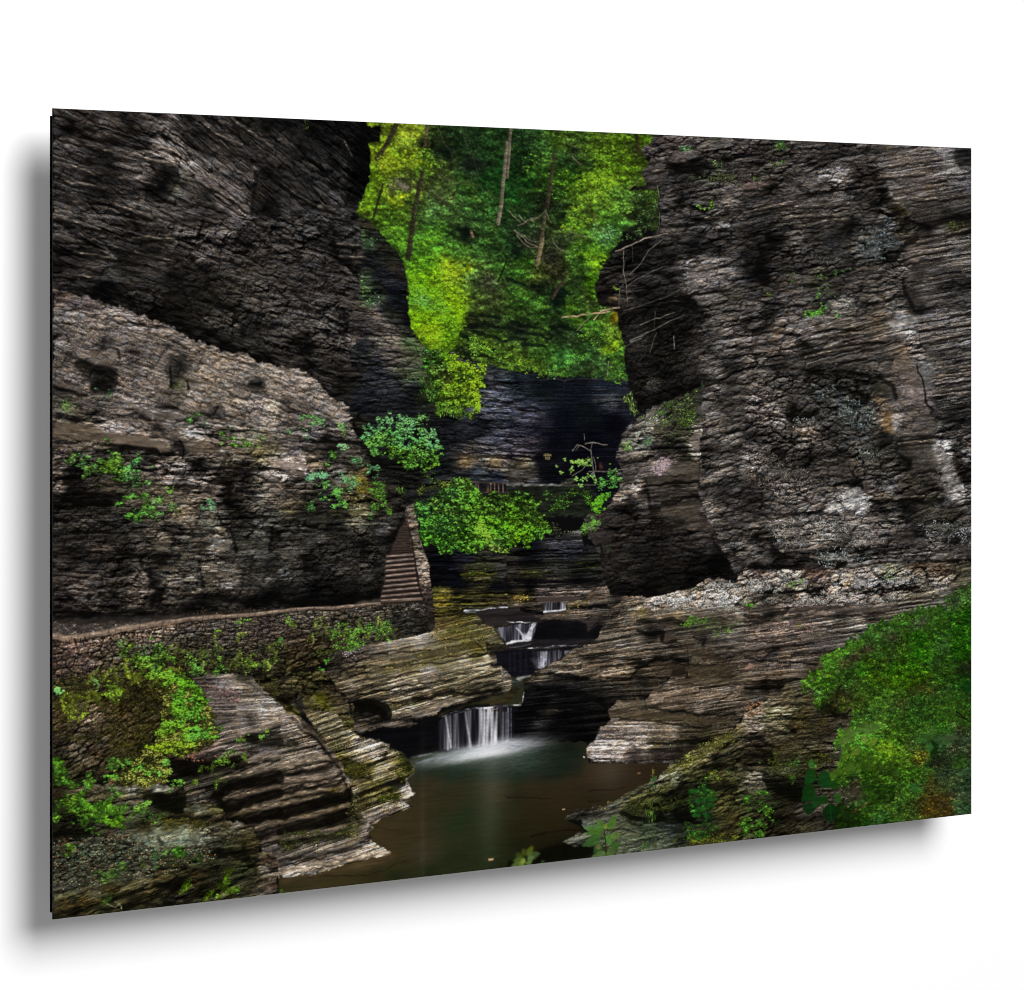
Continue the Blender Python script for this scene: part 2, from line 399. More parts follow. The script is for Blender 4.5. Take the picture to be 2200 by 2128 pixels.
def leaves(poly, smp=None, dens=.05, size=(2, 4), kind='leaf', base=.5, ang=(-35, 35), rough=5, rs=9, soft=2, seed=0, name=None,
           color=None, bright=1.25, var=.35, clump=16, a=1.0, hole=0.0, under=True, cvar=.5, al=1.0, cut=.25, cy=.6):
    dens = dens * 2.0; size = (max(.8, size[0] * .66), size[1] * .68) if size[1] < 6 else size; var = var * .9; bright = bright * .9; cvar = cvar * 1.15
    pts = P(poly) if isinstance(poly, str) else poly; bx = box(pts, 10); x0, y0, x1, y1 = bx
    if not under: soft = max(soft, 5 if size[1] > 1.3 else 3); cut = .12
    m = fill(pts, bx, rough, rs, soft, seed) * a
    yy, xx = np.mgrid[y0:y1, x0:x1].astype(np.float32)
    cl = fbm(xx / clump, yy / (clump * cy), seed + 13, 4, .62)
    m0 = m
    if hole: m = m * np.clip((cl - (hole - 1) * .6) * 5, 0, 1)
    k_ = max(2, int(clump * .28)); cl = np.clip(.8 * cl + .8 * (cl - shift(cl, k_, -k_ // 3)), -.9, .9)
    T = tone(SMP(smp), bx, 11) if smp else np.ones((y1 - y0, x1 - x0, 3), np.float32) * HX(color)
    U = T * (base * np.exp(.9 * fbm(xx / 4, yy / 3, seed + 3, 3)) * np.exp(cvar * cl))[..., None]
    if under: IMG[y0:y1, x0:x1] = IMG[y0:y1, x0:x1] * (1 - m[..., None]) + U * m[..., None]
    r = np.random.RandomState(seed + 1); n = int((x1 - x0) * (y1 - y0) * dens)
    lx = r.rand(n) * (x1 - x0 - 1); ly = r.rand(n) * (y1 - y0 - 1)
    mi = m[ly.astype(int), lx.astype(int)]; c = cl[ly.astype(int), lx.astype(int)]
    keep = (mi > cut + r.rand(n) * (.75 - cut)); lx = lx[keep]; ly = ly[keep]; c = c[keep]
    f = bright * np.exp(var * r.randn(len(lx)) + cvar * 1.5 * c)
    order = np.argsort(f + .45 * r.rand(len(f)))
    tc = T[ly.astype(int), lx.astype(int)]; lum = tc.mean(-1, keepdims=True); tc = tc + (lum - tc) * np.clip(.42 - lum * 1.1, .04, .34); tc = np.where(tc[:, 1:2] > tc[:, :1] * 1.05, (tc + (tc.mean(-1, keepdims=True) - tc) * .12) * np.array([.97, 1.0, .82]), tc); tc = np.where(tc[:, :1] < tc[:, 1:2] * .62, np.stack([tc[:, 0] * .8 + tc[:, 1] * .14, tc[:, 1] * .88, tc[:, 2] * .72], 1), tc); tc = tc * np.where(tc[:, 1:2] > .36, np.array([.90, .97, 1.0]), 1.0); yel = 1 + .05 * r.randn(len(lx))
    for i in order:
        sz = size[0] + (size[1] - size[0]) * r.rand() ** 1.6
        an = ang[0] + (ang[1] - ang[0]) * r.rand()
        if sz < 1.2: sz = 1.2
        cc = tc[i] * f[i] * np.array([yel[i], 1, 2 - yel[i]]); mx = cc.max(); cc = cc * (.8 / mx if mx > .8 else 1)
        put(x0 + lx[i], y0 + ly[i], kind, round(sz * 2) / 2, int(round(an / 15)) % 12, cc, al)
    lab(name, m0, bx, .45 * a)

def soften(b, k):
    x0, y0, x1, y1 = [int(v) for v in b]; y0 = max(0, y0); R = IMG[y0:y1, x0:x1]; IMG[y0:y1, x0:x1] = R * (1 - k) + blur(R, 1) * k

def frond(x, y, ang, ln, color, w=.22, curve=25, seed=0, step=2.2):
    """fern frond; x,y in panel px"""
    r = np.random.RandomState(seed); a = math.radians(ang); c = HX(color) if isinstance(color, str) else color
    n = int(ln / step)
    for i in range(n):
        u = i / n; x += math.cos(a) * step; y += math.sin(a) * step; a += math.radians(curve) / n
        L = ln * w * math.sin(math.pi * (.12 + .88 * u)) ** .7 * .6
        if L < 1: L = 1
        for sgn in (-1, 1):
            b = a + sgn * 1.15; k = c * math.exp(.25 * r.randn()) * (1.0 if sgn < 0 else .72)
            put(x + math.cos(b) * L * .8, y + math.sin(b) * L * .8, 'blade', round(max(1.5, L) * 2) / 2, int(round(math.degrees(b) / 15)) % 12, k)

def ferns(txt, ln=(18, 30), n=5, color='6a8a28', spread=(20, 160), seed=0, w=.22, name=None, down=True):
    r = np.random.RandomState(seed)
    for k, p in enumerate(P(txt)):
        for i in range(n):
            an = r.uniform(*spread); cu = (40 if an < 90 else -40) * r.uniform(.4, 1.4)
            c = HX(color) * .78 * math.exp(.34 * r.randn())
            frond(p[0] + r.randn() * 2, p[1] + r.randn() * 2, -an if not down else -an, r.uniform(*ln), c, w, cu if an < 90 else cu, seed + k * 31 + i)

def glow(txt, rx, ry, color, a=1.0, ang=0, p=2.0, tex=0, seed=3):
    """soft elliptical patch of water foam, gravel, etc."""
    c0 = P(txt)[0]; R = int(max(rx, ry) * 2.2) + 2
    x0, y0, x1, y1 = max(0, int(c0[0]) - R), max(0, int(c0[1]) - R), min(PW, int(c0[0]) + R), min(PH, int(c0[1]) + R)
    yy, xx = np.mgrid[y0:y1, x0:x1].astype(np.float32); aa = math.radians(ang)
    s = (xx - c0[0]) * math.cos(aa) + (yy - c0[1]) * math.sin(aa); t = -(xx - c0[0]) * math.sin(aa) + (yy - c0[1]) * math.cos(aa)
    m = np.exp(-((s / rx) ** 2 + (t / ry) ** 2) ** (p / 2)) * a
    if tex: m = np.clip(m * (1 + tex * 2 * fbm(s / 9, t / 2.0, seed, 3)), 0, 1)
    m = m[..., None]; IMG[y0:y1, x0:x1] = IMG[y0:y1, x0:x1] * (1 - m) + HX(color) * m

def falls(poly, prof, seed=0, name=None, lean=0.0, dark='0a0a0f', light='e8e8ee', floor=.0, fx=1.6):
    """falling water: streaks that run down the polygon; prof = [(x fraction, strength)...]"""
    pts = P(poly); bx = box(pts, 4); x0, y0, x1, y1 = bx
    m = fill(pts, bx, .8, 5, 1, seed); yy, xx = np.mgrid[y0:y1, x0:x1].astype(np.float32)
    u = (xx - pts[:, 0].min()) / np.ptp(pts[:, 0]); v = (yy - y0) / (y1 - y0)
    u = u + lean * (v - .3) * (u - .5)
    P0 = np.interp(u, [p[0] for p in prof], [p[1] for p in prof])
    X = u * np.ptp(pts[:, 0])
    st = .55 * noise(X / fx, v * 1.2, seed) + .45 * noise(X / (fx * 3.1), v * .8, seed + 5)
    st = np.clip((st - .36) * 2.3, 0, 1.3) * P0 * (.72 + .5 * v ** 2)
    c = HX(dark) * (1 - np.clip(st + floor, 0, 1)[..., None]) + HX(light) * np.clip(st + floor, 0, 1)[..., None]
    IMG[y0:y1, x0:x1] = IMG[y0:y1, x0:x1] * (1 - m[..., None]) + c * m[..., None]
    lab(name, m, bx)
# ============================== the painting ==============================
def paint_back():
    # wooded slope and mossy bank seen through the gap of the gorge
    FOR = """A2 850,250,5c6a14 1100,280,a9b02a 900,480,9aa81e 1000,420,6f8a1a 800,700,5d7d14 1050,760,a3b418 900,900,3f5f14 950,1000,5a8420 1000,1150,4c7a1c
    1000,1280,2e4f16 1300,350,0f1a0f 1450,300,22361a 1600,300,183018 1800,300,1a4020 1700,500,1c2a1e 1850,600,12401a 1400,550,3c4a24 1600,700,2c5420 1300,600,3a4c22
    1400,750,4a5a30 1600,820,35602a 1800,880,2a5a2a 1300,900,4f7038 1500,920,4a6a30 1700,1000,2e4a22 1600,1080,0c1210 1450,1040,2c4420 1350,1080,4f8a26 1250,1180,4a8020
    1500,1200,4a7828 1700,1200,3f6a2a 1850,1150,2c5a26 1400,1400,8ab41c 1500,1400,b4c81e 1250,1350,5c961e 1700,1350,5a7a34 1800,1500,3c4030 1650,1500,4e6430
    1300,1600,7aae14 1500,1620,96c010 1200,1500,6a9c10 1250,1650,6ea84a 1800,1650,3c4a24 1900,1400,3f6a24 1900,1200,1c3a1c 1200,560,4c6a16 1100,600,3c4c20 1050,680,4a4a38
    800,560,54720f 750,850,5c7c14 700,1000,20300f 1100,450,8a9a1c 1280,450,5c7a14 1400,420,0f1a10 1150,900,2c401a 1300,1480,84b414
    A3 100,250,1f3a1c 100,450,123018 200,350,2a4a20 300,420,3c7030 450,300,4a6a1c 600,280,3c5a1c 560,370,2c3420 800,300,445e14 950,300,47660f 1150,280,4a6a10 1100,350,2c3a12
    850,420,4c6a14 1000,450,4f6c12 900,520,5a7a14 700,620,6a8a18 850,650,6c8a1c 600,700,5c801c 250,560,2c6020 400,600,28501c 550,580,1f4a14 100,600,0f3a14 50,750,165020
    250,800,1a3818 350,850,1c2414 700,800,6c8c24 850,850,6a9028 1000,820,5a8030 450,900,1c3416 600,1000,4f7a1c 700,950,4a5c20 850,950,3f6a1c 950,1000,4a7a2c 850,1100,5a8a50
    800,1200,4c7c18 100,950,1f3c1c 100,1100,20341c 200,1150,2a2c20 80,1250,0e1c12 400,1050,2e3c1e 400,1200,2c3420 500,1150,303c24 150,1330,2a5a1a 350,1300,2c2c20
    600,1250,3a6a18 750,1340,84b41e 600,1400,34581c 100,1450,3c6a20 250,1450,4a5420 400,1420,2c2c18 600,1500,1e3016 720,1500,4a7c10 100,1600,3c6c22 280,1570,141a12
    300,1650,2c5a22 450,1650,0a1a1a 550,1700,3a6a1c 650,1650,34421c 200,1700,3a6420 200,480,12200f 500,450,1f3a18 650,500,1f3414 850,1400,1c3010 1100,900,1c2812 1100,1050,14180f
    B2 1200,50,7aa80e 1300,150,a6c810 1450,100,7cae18 1550,50,8cbc10 1300,250,9cc01a 1450,250,6c9a14 1600,150,2c4214 1700,100,242c18 1800,250,4a6418 1900,200,34501c
    1700,300,46661c 1600,350,1a2414 1250,350,2c4c1c 1850,100,26341c
    B3 50,50,2c4818 100,150,1c241c 250,80,2a4a18 300,180,3c5c1c 150,250,30481c 100,350,48641e 300,350,3c6420 450,380,3c803c 400,150,142014 600,80,3a6a1c 750,100,3f6c20
    550,250,24361c 650,350,2a5420 900,180,6a8428 900,280,7c9c1c 750,300,2a4a24 850,450,2c4c28 950,400,3a6c28 950,520,2c5a2c 650,420,386030 700,500,2a3c1c 250,450,44601c 400,500,346024"""
    poly = "A2 745,100 A3 1245,150 1275,300 1220,380 1200,430 1220,480 1300,560 1320,740 1320,900 1320,1080 1000,1100 900,1240 830,1330 770,1500 765,1600 800,1700 B3 930,0 1000,260 1020,450 1040,600 870,600 740,575 560,565 340,565 200,520 0,520 B2 1960,500 1750,450 1600,380 1400,340 1250,420 1150,330 1080,100 1100,0 A2 1110,1600 1080,1500 1050,1300 900,1130 800,1000 690,960 640,840 700,720 770,460 765,300"
    leaves(poly, FOR, dens=.15, size=(1.2, 2.8), base=.75, bright=1.14, var=.24, cvar=.6, rough=5, seed=1, name='wooded_slope', soft=2, clump=13, kind='leaf', ang=(-45, 40))
    # darker hollows between the crowns
    for t, a in (("A2 1380,330 1500,360 1480,470 1350,430", .55), ("A2 1480,1010 1600,1050 1720,1140 1600,1120 1500,1070", .85), ("A3 -30,1200 120,1210 220,1250 60,1290", .6),
                 ("A3 230,1520 330,1560 380,1620 300,1600", .7), ("A3 380,1600 500,1560 500,1760 400,1760", .6), ("A2 1550,480 1720,470 1700,560 1600,560", .5), ("A3 60,520 180,470 160,560 60,560", .5),
                 ("A3 300,820 380,760 350,900 300,880", .6), ("A3 130,330 230,340 200,400 120,380", .5)):
        patch(t, '0a120c', a, rough=6, rs=8, soft=4, tex=.5, seed=9)
    # bare strata showing through the moss
    for t in ("B2 1600,140 1720,190 1960,250", "B2 1550,360 1700,380 1960,400", "B2 1590,120 1960,130", "B3 40,90 180,130 330,160", "B3 80,170 250,200 380,230", "B3 20,230 160,240", "B3 440,120 560,150 700,220",
              "B2 1640,20 1900,60", "B2 1560,200 1850,330", "A3 1,1480 150,1530", "B3 130,280 330,300"):
        line(t, 7, 4, '0c120e', .75, jit=2, tex=.5, seed=4)
        q = P(t); q[:, 1] += 5; line(q, 1.5, 1, '3a4234', .5, jit=1.5, seed=8)
    # thin dead twigs and conifer branches
    for t in ("A2 1350,150 1480,400 1530,560", "A2 1560,170 1680,460 1720,600", "A2 1290,560 1550,640 1740,690 1850,800", "A2 1230,700 1400,790 1500,840 1700,855", "A2 1380,790 1480,840 1560,910", "A2 1230,640 1400,760",
              "A2 1600,180 1640,320", "A2 1240,760 1330,880", "A3 90,1020 230,960 340,880", "A3 70,1070 180,1150 280,1210", "A3 60,1060 150,1110 250,1160", "A3 540,1060 640,1120 720,1125", "A3 400,1170 470,1240 550,1250",
              "A3 80,1100 160,1190 260,1205", "A3 200,960 260,950", "A3 560,430 640,500", "A3 20,900 130,1010", "A3 100,930 170,1000", "A3 330,900 380,1000"):
        line(t, 2.2, .8, '3c3a2c' if t[:2] == 'A2' else '8a7e6c', .75, jit=1, seed=3)
    # trunks
    for t, w0, w1, c, nm in (("A2 1010,130 960,260 900,360 835,450", 11, 8, '2a231e', 'tree_trunk'), ("A2 1270,150 1255,330", 8, 7, '4a4436', 'tree_trunk'), ("A2 1235,540 1215,620 1190,760 1160,920 1140,1080 1105,1290", 8, 12, '2c241f', 'tree_trunk'),
                             ("A2 900,640 860,780 810,950", 6, 5, '241f16', 'tree_trunk'), ("A2 1960,300 1930,600 1910,820 1880,1000", 7, 9, '75685a', 'tree_trunk'), ("A3 25,180 15,400 0,600", 7, 7, '6a5e50', 'tree_trunk'),
                             ("A3 400,400 375,650 340,850", 7, 10, '3a2f24', 'tree_trunk'), ("A3 300,1120 285,1230 255,1350", 10, 10, '75664c', 'tree_trunk'), ("A3 320,930 300,1120", 7, 8, '4a4234', 'tree_trunk'),
                             ("A3 500,1470 440,1560 390,1640", 6, 7, '3c3026', 'tree_trunk'), ("A2 1955,1280 1930,1400 1880,1500", 3, 4, '16140f', 'tree_trunk'), ("A2 1650,1075 1665,1120", 6, 5, '8a6450', None),
                             ("A3 1110,230 1120,380", 9, 9, '2c2618', 'tree_trunk'), ("A2 1090,490 1080,620", 2, 2, '3a3a20', None), ("A2 1265,290 1290,310 1270,360", 6, 6, '2f3018', None)):
        line(t, w0 * .78, w1 * .78, c, .88, jit=.5, tex=.3, seed=6, name=nm, shade=.3, soft=1.3)
    patch("A2 990,620 1060,650 1130,690 1060,700", 'a89a8c', .6, rough=2, seed=5)
    # leaves hanging over the trunks
    for t, c, sz, d in (("A2 980,230 1150,220 1230,340 1180,350 1100,330 1070,370 1000,310", 'a8b830', (2.5, 4.5), .09), ("A2 860,440 950,470 960,540 900,530 830,500", 'b8c02c', (2, 4), .10), ("A2 1050,390 1250,440 1300,520 1240,510 1180,490 1080,450", 'a2b81c', (2, 4), .1),
                        ("A2 780,560 1000,600 1090,760 1020,800 940,700 800,620", '88a81c', (2, 3.5), .10), ("A2 1220,340 1330,380 1380,540 1230,570 1200,400", '54701a', (2, 3.5), .12), ("A2 1170,880 1240,850 1230,1000 1150,1030", '3f6a1c', (1.5, 3), .07),
                        ("A2 1110,1060 1210,1080 1180,1150 1100,1140", '47701c', (1.5, 3), .08), ("A2 700,1225 750,1270 830,1320 800,1345 740,1300", 'b0c820', (1.5, 3.2), .25), ("A2 700,1340 770,1360 760,1390 710,1380", '6a9a20', (1.5, 3), .18),
                        ("A2 670,800 720,780 720,880 665,890", 'a0b424', (1.5, 3), .15), ("A3 500,880 560,820 760,700 860,760 700,820 560,960 500,950", '8aa422', (2, 3.6), .12), ("A3 440,1040 620,970 740,980 640,1030 500,1080 430,1110", '86a424', (2, 3.4), .12),
                        ("A3 600,600 800,560 930,640 800,700 700,660 570,720", '86a41c', (2, 3.6), .12), ("A3 700,380 900,330 1000,420 880,520 760,480", '647f18', (2, 3.6), .12), ("A3 100,430 300,400 420,480 300,520 160,560", '4a7f34', (2, 3.4), .10),
                        ("A3 400,560 600,570 560,640 420,700 390,640", '4a8a1c', (2, 3.4), .10), ("A3 740,1010 930,1060 960,1100 830,1130 740,1100", '7fae72', (2, 3.6), .10), ("A3 640,1260 860,1290 860,1370 700,1350", '9ac41c', (1.8, 3.2), .16),
                        ("A3 600,1180 820,1180 800,1240 640,1230", '64901c', (1.8, 3.2), .12), ("A3 390,760 520,740 500,800 420,800", '6aa834', (1.8, 3.2), .12), ("A3 860,880 1040,800 1080,870 920,930", '86b434', (2, 3.4), .11)):
        leaves(t, color=c, dens=d, size=sz, kind='lobed' if sz[1] > 3.9 else 'leaf', under=False, rough=8, seed=len(t), bright=.82, var=.3, cvar=.7, clump=9, hole=.7, cy=.4)
    soften((P('A2 745,100')[0][0], 0, P('A3 1260,500')[0][0], P('B3 900,640')[0][1]), .5)
    # bright sunlit maple sprays
    leaves("A2 1110,1330 1250,1290 1400,1340 1560,1370 1600,1480 1550,1540 1610,1640 1600,1760 1150,1760 1100,1560", "A2 1150,1380,6a9c1c 1300,1400,6a9c14 1500,1390,c0d020 1560,1440,a8c41c 1350,1500,8ab414 1250,1560,74a814 1300,1650,9cc410 1500,1640,b0cc14 1200,1700,5c9420 1350,1730,5c9a30", dens=.10, size=(1.4, 3.0), kind='leaf', under=False, bright=.95, var=.22, cvar=.6, seed=40, clump=14, cy=.5, soft=9)
    leaves("B2 1110,0 1560,0 1610,100 1500,200 1530,290 1420,270 1330,310 1220,200 1160,120", "B2 1200,60,88b40f 1300,150,b4d412 1450,60,84b41c 1550,60,a4cc14 1400,220,98c018 1330,270,9cc41c 1480,150,4c7c14 1300,30,9cc80f", dens=.12, size=(1.4, 3.0), under=False, bright=.95, var=.22, cvar=.6, seed=41, clump=14, cy=.5, soft=7)

def paint_dark_wall():
    poly = "B2 560,200 A2 600,1700 600,1400 600,1000 690,940 800,1000 900,1130 1050,1300 1090,1500 1110,1760 B2 1160,180 1250,330 1420,340 1600,380 1760,450 1960,500 B3 0,510 200,510 340,560 560,560 740,570 870,590 1040,595 1180,850 1200,1000 1100,1700 0,1760 C2 1960,700 1200,700 1000,0 B2 600,1760 500,900 400,700 500,400 600,300"
    smp = """A2 750,1000,1a1812 800,1100,141614 850,1200,16140f 950,1300,12140f 800,1300,0e0f12 900,1450,12141a 1000,1600,0c0e14 1050,1700,0a0c10 850,1550,10120f 750,1560,26341c 800,1650,1c261c 900,1750,14161a 1000,1400,1c1814 720,1100,24341c 780,1180,1c2a20
    B2 700,20,241f1c 850,20,443a34 700,100,1c1a1a 900,100,2c2826 950,200,36322c 700,300,141618 950,350,2a2624 1100,450,26261e 800,500,15171a 900,600,1a1a1e 700,700,121418 1000,700,14161a 1150,650,101214 700,850,0e1014 1100,800,0f1012 1250,700,14180e 1150,520,2c3420 1100,280,26301c
    1000,100,181a18 1100,60,0a0a0c 950,20,14180f 600,560,14120f 560,650,141210 650,950,16140f
    1450,950,0e0f12 1700,600,14161a 1900,500,181c1e 1850,650,22242a 1900,900,1a1c22 1750,1000,0e1014 1500,1100,121316 1850,1100,20222c 1850,1200,2e2c2c 1500,1200,1a1a1c 1600,1290,3a3020 1850,1290,3a3222
    1700,1380,1e2228 1600,1440,10121a 1850,1430,12161e 1400,1300,0d1010 1250,1100,0c0d10 1100,1300,0e0e0c 1650,800,20222a 1850,800,2a2c34
    B3 100,650,10161a 300,650,0b0f12 600,700,0c0e14 900,650,10141c 900,760,26282c 50,850,24262e 200,900,24242c 100,1000,16181f 150,1150,1c1a1f 500,950,080a12 700,900,0a0e10 900,950,06060e 400,1100,07080f 700,1100,06070f 60,1240,282426
    130,1320,3c3626 100,1400,2c2c32 300,1250,090a10 350,1400,08090e 600,1350,06070f 1000,800,12141a 60,1180,26242a 900,1200,0a0b12 250,1000,12121a
    C2 1400,400,06070c 1600,350,10101a 1700,430,1a1c10 1650,490,1a1a0c 1800,480,181a10 1750,540,26240f 1500,550,07080e 1900,450,1c1c1c 1850,600,08080c 1300,600,08080a 1600,620,07080c 1250,300,0c0c0c"""
    rock(poly, smp, [(None, dict(L=7, an=5, con=.85, lump=.8, seed=5, ang=3, cast=3, lay=.25)), ("B3 150,560 1150,600 1150,1500 200,1500 300,1000", dict(L=4, an=12, con=.42, lump=.2, seed=15, ang=0, cast=2, lay=.8, warp=.3)), ("C2 1250,250 1960,250 1960,650 1300,650", dict(L=9, an=10, con=.9, lump=.3, seed=16, ang=2, cast=4))],
         name='shaded_cliff', seed=3, gain=1.6, lift=.2, sat=.8)
    # long bedding lines
    for t, c, w in (("B2 1430,1190 1700,1200 1960,1210", '34343a', 1.5), ("B2 1480,1250 1960,1245", '3a3026', 2), ("B2 1380,1195 1960,1235", '08080a', 2.5), ("B3 0,1240 220,1250 260,1270", '08080a', 4), ("B3 0,1165 180,1160", '2f2c2c', 2),
                    ("B3 820,765 1000,750", '3c3c3c', 2), ("B3 780,790 1010,770", '06070a', 3), ("B3 880,690 1030,680", '20242a', 1.5), ("B3 820,880 1060,850", '2c2f34', 1), ("B3 0,600 200,600 500,620 900,640", '141a20', 1.5),
                    ("B3 280,590 700,575 1030,605", '2a2c2c', 2), ("B3 100,830 480,850", '0a0c10', 3), ("C2 1330,330 1620,320 1900,330", '20222a', 2), ("C2 1460,455 1600,450", '2c3036', 1.5), ("C2 1680,545 1810,530", '7a7048', 2.2), ("C2 1560,500 1700,490 1870,485", '5a5a20', 2.5),
                    ("C2 1580,512 1740,505", '3c3c14', 3), ("C2 1400,560 1900,590", '14161c', 1.5), ("C2 1300,420 1500,430", '12141a', 2)):
        line(t, w, w * .7, c, .8, jit=.8, seed=7)
    patch("B3 0,1270 80,1280 180,1300 230,1360 220,1470 0,1480", '2c281e', .55, rough=4, tex=.7, an=3, seed=12)
    # plaque with two lines of letters on the shaded wall
    import itertools
    q = P("B3 314,1222 380,1226 380,1274 314,1270"); bx = box(q, 1)
    patch(q, '1c1810', .9, rough=0, soft=1, tex=.1)
    glyph = {'M': ["10001", "11011", "10101", "10001", "10001"], 'I': ["111", "010", "010", "010", "111"], 'N': ["1001", "1101", "1011", "1001", "1001"], 'E': ["111", "100", "110", "100", "111"], 'R': ["110", "101", "110", "101", "101"], 'A': ["010", "101", "111", "101", "101"],
             'V': ["101", "101", "101", "101", "010"], 'F': ["111", "100", "110", "100", "100"], 'L': ["100", "100", "100", "100", "111"], 'S': ["111", "100", "111", "001", "111"]}
    for word, (lx, ly), n in (('MINERVA', (316, 1226), 62.), ('FALLS', (328, 1252), 40.)):
        cols = sum(len(glyph[ch][0]) + 1 for ch in word); cx = lx
        for ch in word:
            G = glyph[ch]
            for r_, row in enumerate(G):
                for k_, b in enumerate(row):
                    if b == '1': 
                        p = P("B3 %f,%f" % (cx + k_ * n / cols, ly + r_ * 3.6))[0]; x, y = int(p[0]), int(p[1]); IMG[y, x] = IMG[y, x] * .55 + HX('a49468') * .45
            cx += (len(G[0]) + 1) * n / cols
    # footbridge wall with a railing in front of the shaded wall
    patch("B2 1680,1468 1960,1478 1960,1580 1720,1575", '17151a', .9, rough=1, tex=.5, name='footbridge')
    line("B2 1640,1462 1960,1478", 2.5, 2, '4a4038', .9, tex=.3)
    for x in (1690, 1710, 1818, 1850, 1885, 1922): line("B2 %d,1478 %d,1555" % (x, x + 2), 2.2, 2.2, '6a5648', .85)
    line("B2 1700,1550 1960,1560", 2, 2, '3c302a', .8)
    patch("B2 1780,1500 1800,1490 1805,1540 1785,1545", '6a5a30', .8, rough=1)
    patch("B3 0,1490 700,1485 760,1560 760,1760 0,1760", '1c2018', .95, rough=4, tex=.6, an=5)
    line("B3 0,1486 150,1488 300,1490 480,1488", 3.5, 3, '6a6a66', .95, jit=.6, tex=.3, name='footbridge')
    patch("B3 470,1450 540,1430 580,1450 560,1480 470,1490", '4c4c3c', .8, tex=.7)
    line("B3 500,1495 760,1490", 3, 2, '4c4a44', .7, jit=1)
    # hanging bright ferns and maple on the dark wall
    leaves("B2 1240,330 1380,320 1500,380 1650,430 1760,510 1740,640 1760,720 1720,840 1600,870 1420,870 1330,780 1280,640 1290,520 1230,430",
           "B2 1280,400,3a6a24 1400,380,6c9c1c 1500,400,90b81c 1600,460,a8cc1c 1700,520,9cc420 1350,480,3c5424 1400,580,6a6c30 1500,600,8cb01c 1650,600,a4c420 1700,700,a0c024 1450,680,84a428 1350,620,5c8424 1400,800,5c7c20 1550,760,7c9c24 1650,800,86a41c 1720,620,a4c828 1300,720,2c4c1c 1580,840,54701c 1600,540,30481a",
           dens=.14, size=(1.4, 3.0), base=.42, bright=1.0, var=.25, cvar=.8, seed=42, clump=11, rough=11, rs=9, name='hanging_foliage')
    leaves("B2 1480,380 1760,500 1780,720 1700,850 1640,700 1560,560 1440,470", color='b4cc24', dens=.05, size=(2.5, 3.8), kind='lobed', under=False, seed=43, bright=.95, cvar=.4, hole=.9)
    leaves("B2 1340,780 1620,850 1640,920 1560,940 1480,880 1360,880", color='4c6a20', dens=.12, size=(2, 3.5), kind='blade', ang=(50, 110), under=False, seed=44)
    leaves("B2 1220,540 1310,600 1340,760 1280,740 1220,640", color='34581c', dens=.16, size=(2, 3.5), kind='blade', ang=(30, 80), under=False, seed=45, rough=8)
    leaves("B3 1000,700 1060,680 1110,790 1130,870 1080,850 1010,800", color='6c7c30', dens=.16, size=(1.5, 3), kind='blade', ang=(50, 110), under=False, seed=46)
    for t, c in (("B3 60,440 130,400 250,440 330,520 310,550 240,510 100,500", '6c8420'), ("B3 340,545 420,520 480,540 470,565 360,570", '84b064'), ("B3 330,330 600,360 700,430 620,470 400,470", '469448'),
                 ("B3 820,180 960,200 980,300 880,320 830,260", '90a81e'), ("B3 -100,330 60,360 20,460 -80,440", '6a8420'), ("B3 830,360 1000,420 1010,580 830,560", '38702c'), ("B3 600,120 880,130 860,300 640,260", '2f5c20'),
                 ("B2 1560,210 1800,240 1860,360 1640,360", '6a8c28'), ("B2 1830,370 1960,380 1960,440 1840,430", '547820'), ("B2 1060,240 1180,300 1300,330 1250,400 1150,330", '34582c'), ("B2 1080,460 1240,470 1240,560 1120,570", '344a2c'),
                 ("A2 700,1480 770,1560 840,1700 760,1700 690,1640", '3c5a34'), ("A2 720,1140 830,1170 800,1230 730,1210", '2c442c'), ("A2 800,1560 880,1640 950,1760 860,1720", '3a4838')):
        leaves(t, color=c, dens=.14, size=(1.5, 3), under=False, seed=len(t) + 7, rough=8, cvar=.7, bright=.9, hole=.8)
    line("B3 470,50 640,30 760,15 880,0", 2.5, 2, '9a8468', .9, jit=1); line("B3 745,70 800,0", 2, 1.5, 'b0946c', .8); line("B3 600,160 660,90 700,60", 1.5, 1, '8a7a60', .8); line("B3 870,430 860,550", 1.5, 1.5, '9a8c78', .7)
    patch("B3 880,0 960,0 950,100 910,110 890,60", '6a5a14', .8, rough=3, tex=.7)

